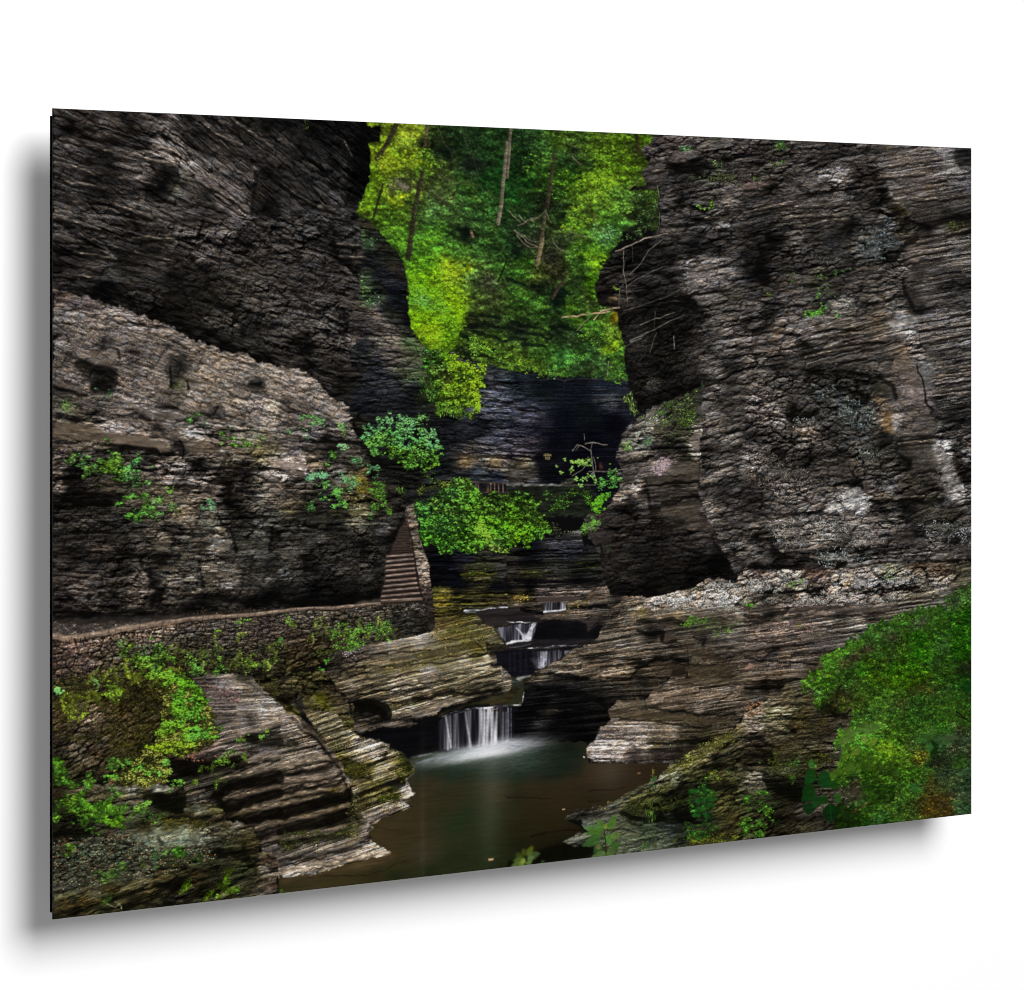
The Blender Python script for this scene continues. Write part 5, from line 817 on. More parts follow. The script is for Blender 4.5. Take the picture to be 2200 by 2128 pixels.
def paint_right_ledges():
    poly = "C4 0,440 200,455 500,460 880,445 1150,405 1600,400 1960,385 1960,700 1850,760 1560,860 1300,950 1150,1040 950,1150 850,1240 760,1350 600,1560 300,1590 200,1560 60,1640 D4 0,540 D3 1960,440 1800,580 1600,680 1380,770 1200,755 900,745 740,740 690,690 680,610 760,540 780,470 890,390 880,360 860,310 960,220 1190,200 C3 1240,1500 1390,1385 700,1380 400,1340 230,1340 340,1280 470,1220 560,1150 680,1100 790,1040 800,980 850,920 950,840 880,760 700,760 520,780 520,740 600,720 690,680 760,600 860,600 870,660 1200,700 1350,670 1500,630 1620,600 1640,580 1720,530 1800,530 1960,560"
    smp = """C4 150,470,302420 200,520,4c443e 400,480,504a42 100,600,50463e 300,570,544a42 450,590,4c4a38 600,480,33241c 650,550,443830 850,520,4c443e 880,580,5e4f3a 1000,540,403a36 1100,560,4a4644 1250,490,3f4230 1350,520,423e38 1500,430,33261a 1700,450,34281c
    1850,480,302c20 1500,540,3a352c 1680,590,46423a 1300,600,3a332b 200,650,12100e 400,650,191614 600,640,1a1715 900,630,423933 1050,640,2c2622 1200,630,100e0d 1450,610,2a2620 250,710,34302a 100,720,2c2a22 500,720,5e5047 400,760,4f463f
    800,690,50483f 950,690,504844 1150,720,4a443c 1300,680,453e34 1450,660,3a352a 1650,660,3a362c 100,800,3c342d 200,850,211d1a 500,800,302925 700,790,3a322d 900,790,39322c 1100,800,3a332c 1250,760,3a352c 600,850,3c342c 850,850,27231c
    1100,860,221e18 1300,830,302c22 300,930,4a3c34 100,930,262019 500,900,3c302a 700,950,40382f 900,950,423e36 1000,930,45423c 100,1010,504238 300,990,4f4036 800,1000,33302a 1000,1000,3a372f 100,1080,3a302a 400,1040,3c332c 600,1100,2f2b27
    750,1060,302c28 100,1170,3a2f28 250,1150,1f1b19 450,1160,33291f 650,1180,302820 100,1230,241e18 350,1230,3c3022 550,1220,3a332c 100,1280,3c332c 250,1290,4a4038 450,1280,4a3f38 600,1260,282119 50,1350,3c3226 250,1350,34291d 450,1350,332b20
    100,1430,34281c 300,1450,1a1611 150,1470,0f0d0a 100,1520,322c22 250,1540,302a22 100,1600,2c2720 350,1480,38331f
    C3 750,680,3a2e22 850,600,4a3f36 950,720,1a1613 1300,720,5c5048 1400,720,665a50 1500,690,766a60 1550,640,3c3429 1700,600,453a30 1800,560,403830 1900,580,3a3630 1750,680,5a5048 1900,680,5c544c 1650,750,5c5047 1850,740,5e564c 1200,740,54483f
    1050,740,443a2e 1100,780,4f4438 1150,820,4f4526 1300,840,463c2e 1450,840,52452f 1600,820,3f3730 1750,820,453b32 1900,820,4a4239 600,760,443b26 750,770,2c2620 900,770,302a20 900,930,2c271f 1000,950,3c352a 1200,890,221d18 1400,900,1e1a14
    1600,920,2c3018 1750,900,2c3018 1850,920,262412 1500,920,2a2a16 1800,970,34302a 1250,970,1f1b17 1250,1010,0c0b0a 1100,1000,38322a 1000,1010,332d24 1400,980,382f28 1400,1050,221d18 1550,1000,2f2a24 1850,1000,30301f 1900,1030,403a36
    950,1080,403a32 750,1100,38332b 1100,1090,3c362e 1300,1110,38322a 1500,1120,342c22 1600,1050,2f2922 1700,1050,211c18 1850,1080,332c26 1000,1140,463d32 700,1150,463e33 1200,1170,3a3125 1400,1180,342b20 500,1230,3c3429 700,1210,1f1a14
    900,1200,3a3025 850,1240,2c251b 1100,1230,2c2419 1300,1230,1a160f 1450,1230,171310 600,1290,443a2e 900,1310,4c3f30 400,1310,3f382d 700,1330,3a3025 1000,1360,443828 800,1370,42372a 1150,1320,251e14 1300,1320,3a3024 1450,1330,262019
    1680,1170,332c1f 1700,1230,362d20 1650,1330,342b1e 1850,1300,2a2319 1850,1200,28211a 1750,1400,3c3225 1900,1370,2e261b 1450,1400,3c3024 1600,1400,38301f 1400,1480,443a2e 1700,1480,463a2f 1300,1540,443a30 1550,1550,3c3226 1850,1480,40362c
    1250,1590,4a3f35 1100,1590,3c3326 1400,1600,3f3529 1700,1600,40362b 1900,1550,463b2f 1000,1610,3a3125 1500,1650,2c2419 1700,1690,1f1a12 1900,1650,2f281d 1000,1690,3a3122 1300,1700,3a3021
    D3 1000,330,3a3223 1200,340,3a3020 1400,360,33291c 1550,390,3a3120 1750,380,332c20 1850,400,2f281d 1100,240,3f3629 1300,180,463b30 1300,260,382e22 1450,150,463b30 1600,130,423629 1750,60,3c3324 1850,160,463b2e 1700,220,463a2e 1650,300,463a30
    1850,300,2a241a 1500,300,332a1f 850,420,40372f 950,410,4f443b 1100,430,50463c 1200,440,4a4036 1400,480,4f453a 1600,480,2c2618 820,500,463d38 1000,510,463c34 1150,540,5c5046 1350,550,3f3529 1550,540,2c2718 1750,500,26210f 1600,570,16130c
    850,590,6a6058 1000,590,6a5e53 1150,610,5c5046 750,610,544c47 900,640,50473f 1250,590,38321c 1100,650,302724 1300,650,29211c 1500,640,211c12 800,700,5a4f48 950,690,5c5049 1100,710,2a211d 1300,700,241c17 1500,710,1f1912 1700,570,222010"""
    rock(poly, smp, [(None, dict(ang=-3, L=8, an=6, con=.62, lump=.3, seed=91, lay=.75, fine=.9, warp=.5)), ("C4 0,440 1960,400 1700,650 1200,740 0,780 C3 1000,780 1300,680 1640,560", dict(ang=-6, L=7, an=2.4, con=.95, lump=1.3, seed=92, spark=.9, lay=.1)),
                     ("C3 1550,1110 1960,1080 1960,1400 1560,1370", dict(ang=0, L=16, an=2.4, con=.5, lump=.3, seed=93, lay=.5)), ("D3 650,380 1700,400 1500,800 700,760", dict(ang=3, L=6, an=8, con=.6, lump=.4, seed=94, lay=.8, warp=.5)), ("C4 0,1280 600,1280 300,1500 0,1560", dict(ang=-1, L=14, an=6, con=.8, lump=.3, seed=95, lay=.85))],
         name='right_rock_ledges', seed=22, rough=2, warp=4, gain=1.3, sat=.62)
    for t, c, a in (("C4 330,830 380,770 620,760 960,780 930,830 600,800 460,840", '3a322e', .6), ("C4 0,790 270,770 280,810 120,830 0,820", '4a4038', .5), ("C4 960,780 1350,770 1280,810 960,830", '423c33', .5), ("C3 1560,830 1960,800 1960,860 1620,860", '544a40', .6), ("C3 1200,1250 1420,1250 1540,1300 1500,1370 1280,1370", '3f3427', .6),
                    ("C3 1420,1310 1540,1290 1555,1380 1400,1380", '1a1510', .7), ("C3 1590,1160 1680,1120 1790,1170 1780,1220 1580,1200", '3a3124', .6), ("C3 1550,1270 1950,1280 1930,1400 1560,1380", '342b1f', .55), ("C3 680,1380 1060,1350 1070,1385 700,1395", '5c4f3c', .6), ("D3 870,310 1180,300 1640,350 1640,400 1250,380 880,370", '443a2a', .65),
                    ("D3 1640,370 1960,380 1960,410 1640,410", '403828', .6), ("D3 1390,30 1900,40 1960,90 1500,80", '473c2e', .6), ("D3 1050,220 1240,200 1230,290 1060,280", '4a4132', .55), ("C3 1110,820 1150,780 1250,810 1120,850", '6a5e38', .5), ("C3 1340,840 1500,820 1480,860 1340,870", '7a643c', .4), ("C4 -10,1310 40,1260 95,1270 60,1300", 'a07c6c', .85),
                    ("C4 840,600 900,540 915,550 860,610", '8a7654', .8), ("C4 1200,610 1215,585 1240,600 1235,650 1200,650", '8a8480', .8), ("C4 780,690 830,640 850,650 820,700", '78705f', .6), ("C4 105,970 130,930 145,940 130,975", '8a8470', .7), ("C4 1180,665 1240,660 1230,685", '9a6a48', .7),
                    ("C3 1310,1050 1340,1000 1430,1000 1470,1050 1400,1080 1330,1080", '44392f', .6), ("C3 985,1300 1020,1230 1045,1240 1010,1310", '554b38', .85), ("C3 960,1200 990,1200 985,1215", '8a8278', .7)):
        patch(t, c, a, rough=1.6, soft=1.1, tex=.35, an=5, seed=len(t) + 9, ang=-2)
    for t, w, a in (("C4 100,655 300,650 600,640 680,625", 9, .85), ("C4 830,645 1000,660 1200,625 1500,610", 6, .85), ("C4 0,850 150,870 330,830 370,790", 12, .65), ("C4 100,920 300,900 480,860", 6, .5), ("C4 380,850 700,860 1000,850 1200,830", 5, .5), ("C4 0,1070 200,1080 480,1060", 5, .6), ("C4 150,1240 230,1160 300,1130", 6, .5),
                    ("C4 0,1210 150,1250 400,1250 620,1270", 6, .7), ("C4 0,1440 250,1435 480,1400", 5, .9), ("C4 0,1475 200,1480 330,1460", 6, .9), ("C4 450,1180 620,1180", 4, .6), ("C4 700,990 850,1000 1000,985", 6, .6), ("C4 1380,690 1500,640", 4, .7), ("C4 1300,720 1700,700 1860,640", 5, .4), ("C3 1120,900 1400,890 1500,920", 14, .55),
                    ("C3 1120,980 1180,1010 1340,1000 1330,1050", 12, .75), ("C3 1330,1080 1450,1070", 7, .7), ("C3 1600,1040 1700,1060 1680,1100", 8, .6), ("C3 1100,1300 1250,1240 1420,1220 1550,1240", 10, .75), ("C3 1060,1385 1110,1310 1200,1280", 6, .7), ("C3 1550,1130 1550,1380", 3, .6), ("C3 1280,1370 1320,1310 1360,1290", 2.5, .6),
                    ("C3 650,1220 900,1220 1150,1230", 7, .6), ("C3 560,1180 700,1200 850,1180", 5, .5), ("C3 400,1370 560,1380 700,1390", 7, .7), ("C3 850,1390 1390,1385", 5, .8), ("D3 1240,290 1500,320 1640,350", 8, .7), ("D3 900,370 1100,390 1400,420 1640,460 1750,440", 5, .7), ("D3 1650,350 1960,340", 7, .7), ("D3 1400,80 1700,90 1960,110", 4, .5),
                    ("D3 1180,200 1190,290", 3, .5), ("D3 1640,350 1640,410", 3, .6), ("D3 780,540 900,540 1100,570", 5, .5), ("D3 1200,590 1500,580 1750,560", 9, .7), ("D3 1000,690 1150,650 1500,660", 7, .5), ("D3 700,700 900,735 1400,755", 3, .6), ("C3 520,760 700,770 900,790", 4, .5), ("C3 900,850 980,790 1100,770", 8, .5), ("C3 1500,860 1700,880 1960,870", 6, .4),
                    ("C3 820,980 900,920 1000,880", 6, .4), ("C3 1560,1270 1780,1270", 2.5, .7), ("C3 1680,1320 1730,1280", 2, .6), ("D3 1780,280 1850,200 1940,150", 4, .5), ("C3 1240,1500 1350,1440 1390,1390", 6, .5)):
        line(t, w * .45, w * .7, '090806', a, jit=1.2, tex=.45, seed=len(t) + 61, soft=2.2)
    for t, c, w, a in (("C3 560,1150 700,1120 900,1080", '5a5042', 3, .5), ("C3 700,1150 1000,1140 1300,1160", '5a4e3e', 3, .5), ("C3 250,1350 400,1300 600,1290 850,1300", '5c5040', 3, .5), ("C3 900,1305 1080,1290", '6a5a46', 3, .5), ("C3 920,780 1000,745 1160,730 1250,740", '6a5c4a', 4, .5), ("C3 1160,735 1300,700 1560,680", 'a89a8e', 5, .55),
                       ("C3 540,780 620,740 700,735", '6a5a34', 3, .6), ("D3 780,590 1000,580 1150,610 1260,610", '9a8e80', 4, .55), ("D3 760,690 950,690", '8a7e74', 3, .5), ("D3 900,430 1100,410 1250,430", '7a6c5c', 3, .5), ("D3 870,420 940,400", '6a5e50', 3, .5), ("D3 1240,160 1350,110 1600,120", '6a5a46', 3, .5), ("D3 1250,530 1400,510 1500,480", '6c5e4c', 3, .5),
                       ("D3 720,740 1000,748 1400,756", '4c4a4a', 1.5, .8), ("C3 1240,1520 1500,1540 1900,1550", '5a4c3c', 3, .4), ("C3 800,1000 900,920 960,860 980,800", '5c5444', 3, .5), ("C3 900,1000 1050,930 1120,830", '52493b', 3, .5), ("C4 0,560 300,590", '6c6058', 4, .4)):
        line(t, w, w * .6, c, a, jit=1.5, tex=.9, seed=len(t) + 15, soft=2.2)
    for t, c, d in (("C3 1160,740 1500,670 1640,600 1960,560 1960,780 1600,790 1300,790", 'a89c92', .22), ("C4 0,560 350,480 560,560 700,540 500,620 100,640 0,660", '9a8e84', .18), ("C4 720,560 1000,520 1400,480 1500,540 1200,600 900,610", '8a8280', .22), ("C4 350,760 560,690 760,640 1000,660 1300,650 1300,720 1000,730 600,750", '9a8c80', .22),
                    ("C4 150,960 220,920 380,930 350,1000 0,1010", 'a07e70', .3), ("C4 530,840 600,830 700,820 680,860", '9a8274', .3), ("C4 170,1290 330,1260 510,1270 500,1290 180,1320", '8a7468', .3), ("C4 380,940 640,960 620,980 480,980", '8a6c60', .3), ("C3 1060,800 1500,790 1960,770 1900,830", '8a7a68', .15)):
        leaves(t, color=c, dens=d, size=(.9, 2.2), kind='leaf', under=False, hole=.7, seed=len(t), rough=5, bright=.85, var=.4)
    for t, c in (("C3 1450,920 1580,860 1700,880 1760,910 1650,950 1500,950", '4c7020'), ("C3 1720,1000 1800,960 1950,920 1960,990 1800,1010", '3f6028'), ("C4 0,720 60,710 90,740 40,760 0,750", '446a20'), ("C4 340,590 480,560 550,580 480,610 380,610", '586a30'), ("C4 1170,540 1220,480 1300,460 1320,490 1220,530", '3c5c20'), ("C4 180,910 300,870 400,840 400,870 300,900", '3a5020'),
                 ("C4 580,1010 630,1010 620,1040 590,1030", '5a8a50'), ("C4 580,1060 620,1060 620,1090 590,1090", '3c5a3c'), ("C3 1580,600 1620,580 1640,640 1600,650", '3f5024'), ("C4 460,920 500,920 490,960", '4a5a24'), ("C3 1740,870 1850,890 1850,920 1760,910", '34501c')):
        leaves(t, color=c, dens=.3, size=(1.2, 2.6), under=False, seed=len(t), rough=4, hole=.9, bright=.95)
    leaves("D3 1080,560 1250,590 1480,600 1400,620 1200,610", color='3c4018', dens=.2, size=(.8, 1.6), under=False, hole=.7)

def paint_fall_ledge():
    # dark stratified ledge between the slab and the big fall
    rock("C3 230,1345 400,1335 700,1375 1000,1380 1400,1380 1360,1450 1240,1510 1190,1560 960,1600 870,1660 890,1760 D3 895,380 780,470 760,540 690,575 400,568 60,565 40,300 60,270 110,265 140,200 C3 140,1500 150,1420",
         """C3 600,1400,1a1714 900,1410,33291e 1200,1400,1a1612 300,1350,403829 200,1400,403726 250,1500,101012 500,1500,141314 550,1450,221f1d 700,1450,24211b 900,1500,2a241b 1100,1480,2e281e 1250,1450,2f271d 300,1600,0a0a0c 600,1600,0c0c0e 800,1590,121212
    950,1580,1a1712 1150,1540,241e16 1000,1430,332b20 800,1400,2a241b 180,1450,33302a
    D3 200,60,1a1917 400,130,161517 150,150,0e0e10 600,100,1a191b 500,200,0e0e11 800,150,1c1a17 900,100,2a261f 1100,120,2e281f 150,250,100f12 350,310,221f1a 600,230,111114 700,320,161514 200,350,0b0b0e 500,370,08090c 250,430,1c1d1e 600,420,0c0c0e 750,380,100f0f 400,500,0a0a0c 600,520,08080a 100,450,0c0c10 850,250,16130f""",
         [(None, dict(ang=0, L=6, an=9, con=.85, lump=.4, seed=107, lay=.75, cast=4))], name='fall_ledge', seed=25, rough=2, warp=3)
    for t, c, w, a in (("D3 250,315 400,305 560,300", '4a4434', 2, .6), ("D3 200,75 400,60 550,80", '3c3832', 2, .5), ("D3 230,420 300,430", '3a3c3a', 3, .5), ("D3 520,100 620,95", '34322f', 3, .5), ("D3 700,30 1000,40 1390,30", '5c5040', 2.5, .6), ("D3 20,262 90,265 130,230 145,150", '8a8070', 1.5, .5), ("C3 170,1420 300,1385 420,1350", '6a604a', 3, .5)):
        line(t, w, w * .6, c, a, jit=1, tex=.7, seed=len(t), soft=1.8)
    for t, w in (("D3 160,80 500,150 800,210 890,350", 16), ("D3 100,300 500,280 860,330", 10), ("D3 60,360 700,350", 8), ("C3 560,1395 900,1390 1390,1390", 5)):
        line(t, w * .5, w * .6, '060607', .55, jit=1, seed=len(t), soft=4)

def paint_cascades():
    # terraces and pools between the walls
    poly = "C3 0,200 380,180 620,120 660,240 780,260 860,600 760,610 690,690 600,720 520,740 540,800 900,770 960,850 840,930 800,1040 680,1100 560,1150 400,1340 230,1350 150,1420 140,1520 120,1600 100,1640 0,1640 D3 -60,800 C3 -300,900 C2 1330,960 1300,640 1330,600 1960,640 1960,230"
    smp = """C2 1380,690,5a5010 1400,750,4c4410 1450,800,443c10 1350,850,3c3410 1600,700,2c2a0c 1800,690,38340f 1700,740,33300f 1600,760,26240f 1900,720,38321c 1550,670,12120c 1800,655,0c0c0a 1340,650,3c3a0c 1420,820,38320c 1500,830,302c0c 1450,880,2a240c
    C3 300,50,26282e 450,100,2c2c30 350,120,30303a 600,120,3a3838 200,250,0c0e14 400,260,24242c 200,350,0e1016 450,300,1c1e24 600,300,1c1e28 200,480,1c1e10 600,450,1a1c14 400,430,22231c 600,550,0c0d10 200,600,08080a 400,540,24221f 650,400,1c1e14
    450,660,443a36 600,640,4a4038 300,640,3a3230 20,480,26221c 40,560,2c2620 20,600,08080a 40,650,1a1a10 60,690,4a3c14 150,710,3a300f 600,820,4a3f36 700,830,40372f 400,850,4a3a2c 200,870,2c221c 500,890,3c342c 700,900,2c2622 400,950,0e0c0e
    600,1000,110f12 300,1020,0c0b0d 700,960,282422 700,930,332d28 850,960,38322b 950,850,302b22 780,960,100e0e 750,1010,14110f 100,770,4a4038 150,810,0c0a0a 250,790,2c2624 60,830,16130f 150,880,1c1612 500,1060,1a1715 700,1060,221e18 300,1100,26221e"""
    rock(poly, smp, [(None, dict(ang=0, L=7, an=9, con=.9, lump=.4, seed=101, lay=.7, cast=4)), ("C2 1320,620 1960,640 1960,790 1400,880", dict(ang=3, L=6, an=4, con=1.0, lump=.8, seed=102, lay=.7, cast=4)), ("C3 280,860 860,860 760,1060 240,1060", dict(ang=0, L=4, an=12, con=.4, lump=.2, seed=103, cast=2))],
         name='stepped_streambed', seed=24, rough=2, warp=3)
    for t, c, w, a in (("C3 360,280 430,270 500,300 640,290", '5a5a66', 2.5, .6), ("C3 100,490 200,480 340,470", '5a5a28', 3, .6), ("C3 160,515 300,510", '5a5a20', 2, .6), ("C3 380,435 520,440", '4a483f', 2, .6), ("C3 580,400 760,390", '4c5024', 2, .5), ("C3 680,440 780,430", '3a4018', 2.5, .5), ("C3 340,530 480,540", '54483c', 2, .5),
                       ("C3 300,345 520,325 760,340", '3a3a40', 1.5, .6), ("C3 370,160 480,150 560,160", '50504f', 2, .5), ("C3 200,590 700,575", '2c2c2c', 1.5, .5), ("C2 1460,690 1700,680 1960,670", '6a6424', 2.5, .6), ("C2 1560,750 1800,740 1960,735", '5a5420', 2, .6), ("C2 1330,760 1470,750 1560,790", '7a6e20', 3, .6), ("C2 1330,700 1460,700", '7a7018', 3, .6),
                       ("C2 1360,820 1480,800", '6a6018', 3, .6), ("C3 0,690 100,690 200,700", '8a7430', 2, .5), ("C3 0,765 150,760 290,755", '6a6052', 3, .7), ("C3 280,880 420,865 560,880", '6a5e52', 2.5, .6), ("C3 340,860 560,850 900,850", '5a4c3c', 2, .5), ("C3 680,690 760,665 780,680", '9a6a48', 3, .6), ("C3 790,605 850,600", '8a6a50', 3, .7)):
        line(t, w, w * .7, c, a, jit=.9, tex=.7, seed=len(t) + 2, soft=1.5)
    for t, w, a in (("C3 0,600 300,600 700,590 850,590", 7, .6), ("C3 60,330 300,350 700,320", 5, .6), ("C3 100,400 400,400 780,380", 4, .6), ("C3 560,480 700,460 800,480", 8, .6), ("C3 60,550 300,560 800,560", 9, .7), ("C3 120,800 200,830 310,830", 10, .8), ("C2 1460,720 1960,705", 3, .8), ("C2 1500,770 1960,765", 3.5, .8), ("C2 1330,735 1480,735", 3, .8),
                    ("C2 1340,790 1500,785", 3, .7), ("C3 0,660 80,670", 5, .7), ("C2 1310,660 1330,900", 6, .5)):
        line(t, w * .5, w * .6, '060607', a, jit=.8, tex=.3, seed=len(t), soft=2)
    patch("C3 260,920 340,880 600,885 680,920 690,1000 740,950 800,930 820,960 780,1040 650,1050 220,1050", '0c0b0e', .85, rough=1, soft=2, tex=.25, an=9)
    leaves("C3 380,820 640,800 620,860 400,860", color='d09a28', dens=.03, size=(1, 2), under=False, hole=.8, bright=.8); leaves("C3 20,690 180,700 160,720 30,720", color='c8962c', dens=.06, size=(1, 2), under=False)
    leaves("C3 560,740 640,720 620,760 560,760", color='b08a20', dens=.1, size=(1, 2), under=False)
    # upper quiet pools
    patch("C3 250,690 380,680 690,685 620,720 520,735 300,740 250,730", '463c38', .9, rough=.6, tex=.2, an=14, name='pool')
    patch("C2 1690,830 1800,790 1960,782 C3 60,780 60,800 250,830 240,860 300,870 260,910 60,915 0,905 C2 1900,940 1760,930 1720,880", '231f20', .92, rough=1, tex=.3, an=14, name='pool')
    patch("C2 1760,880 1960,880 1960,930 1780,930", '3a3430', .6, rough=1, tex=.2, an=12)
    line("C2 1590,812 1700,805 1790,792 1960,780", 2.5, 2, 'a4a4ac', .7, jit=.6, tex=.8); line("C2 1600,825 1690,822", 1.5, 1.5, '8a8a90', .6, jit=.6); line("C3 0,905 60,912 100,905 250,915", 1.6, 1.4, '8a888c', .8, jit=.6, tex=1)
    line("C3 270,740 500,735", 1, 1, '5c5454', .8)
    falls("C3 305,742 400,738 450,730 515,762 500,800 440,812 320,822", [(0, .5), (.2, .9), (.4, .7), (.6, .35), (.75, .9), (.9, 1), (1, .4)], seed=5, name='waterfall', light='d8d8e0', dark='141318')
    line("C3 315,822 420,812 500,798", 3, 2, 'f0f0f4', .95, soft=1.5, jit=.4); patch("C3 380,745 460,735 440,790 400,795", '18161a', .55, rough=2, soft=2)
    patch("C3 320,828 520,805 480,840 320,850", '3a3026', .5, rough=2, tex=.5, an=6)
    # middle fall
    patch("C2 1850,950 1960,940 C3 80,925 260,915 235,1000 205,1060 230,1065 0,1100 C2 1960,1110", '141318', .9, rough=1, soft=1)
    falls("C2 1862,950 1960,945 C3 70,925 262,915 240,990 205,1052 120,1060 0,1076 C2 1960,1080 1915,1045", [(0, .55), (.15, .7), (.3, .35), (.5, .5), (.55, 1), (.62, .5), (.75, .25), (.85, .8), (1, .9)], seed=9, name='waterfall', light='c8c8d4', dark='1c1b22', floor=.04)
    for t in ("C3 80,960 110,990 130,1020 140,1055", "C3 240,925 200,985 175,1050", "C3 225,920 190,980 160,1045", "C3 215,970 195,1050"): line(t, 2.5, 4, 'e0e0ea', .7, soft=2, tex=.2)
    patch("C3 130,1000 190,1010 210,1055 130,1058", 'f0f0f6', .75, rough=1, soft=3, tex=.15)
    patch("C2 1940,1085 1960,1080 C3 0,1073 120,1060 230,1058 150,1072 20,1092 0,1096 C2 1950,1100", 'f6f6fa', .95, rough=.6, soft=1, tex=.1)
    patch("C3 0,1100 160,1078 300,1065 700,1050 760,1060 640,1100 500,1110 300,1115 100,1130 0,1150", '1e1c1e', .92, rough=1, tex=.4, an=14, name='pool')
    line("C3 20,1128 120,1118 200,1095", 1.5, 1, '8a8c94', .5, jit=.5)
    line("C3 170,1140 280,1125 400,1115 600,1105", 1.6, 1.2, 'a0a0aa', .75, jit=.8, tex=1.2)
    # lower fall on the right
    patch("C3 -160,1160 0,1140 230,1140 560,1150 460,1230 340,1290 240,1345 140,1400 0,1370 C2 1700,1300 1860,1180", '111016', .95, rough=1, tex=.5, an=9)
    falls("C3 215,1145 300,1160 390,1150 550,1146 480,1200 420,1240 330,1285 240,1305 225,1240", [(0, .25), (.1, .5), (.25, .9), (.35, .7), (.5, .5), (.7, .55), (.85, .75), (1, .9)], seed=13, name='waterfall', light='d4d4dc', dark='1a191f', fx=1.3)
    for t in ("C3 300,1170 290,1230 280,1290", "C3 320,1180 310,1240 300,1285", "C3 340,1170 325,1240"): line(t, 3, 5, 'd8d8e4', .5, soft=3)
    patch("C3 240,1300 330,1280 350,1275 290,1305", 'dcdce4', .7, rough=1, soft=2); patch("C3 200,1215 280,1220 290,1280 240,1290", '8a8a98', .35, rough=2, soft=3)
    for x in (20, 60, 110, 160, 235): line("C3 %d,1170 %d,1330" % (x, x + 4), 3, 3, '2c2a3a', .35, soft=3)
    # channel down to the big fall
    patch("C2 1900,1380 1960,1370 C3 0,1370 150,1380 240,1350 180,1400 150,1430 140,1500 125,1590 80,1625 0,1630 C2 1960,1640 1850,1630 1700,1660 1500,1700 1350,1720 1400,1680 1800,1560 1960,1510", '2a2818', .95, rough=1, tex=.35, an=9, name='stream')
    patch("C3 0,1375 140,1385 130,1450 30,1470 0,1440", '2f3630', .8, rough=2, soft=3, tex=.4, an=6); line("C3 90,1395 150,1380 200,1372", 4, 2, 'c8ccc8', .6, soft=3, jit=.5); line("C3 40,1415 130,1400", 2, 1.5, '8a948c', .5, soft=2, tex=1)
    patch("C2 1900,1480 1960,1470 C3 30,1470 60,1460 100,1470 60,1500 0,1510 C2 1920,1520", '201a16', .8, rough=3, tex=1, an=2)
    rock("C2 1900,1290 1960,1330 C3 30,1370 40,1400 35,1460 0,1490 C2 1960,1490 1860,1440 1860,1300", "C3 10,1385,5a544c 15,1430,302c28 0,1480,1a1816 C2 1940,1400,50483c", [(None, dict(L=8, seed=4, con=.6))], rough=1)
    patch("C3 0,1530 120,1540 110,1600 60,1620 0,1625 C2 1960,1620 1700,1640 1600,1660 1850,1580", '342c18', .7, rough=2, tex=.5, an=8, soft=2)

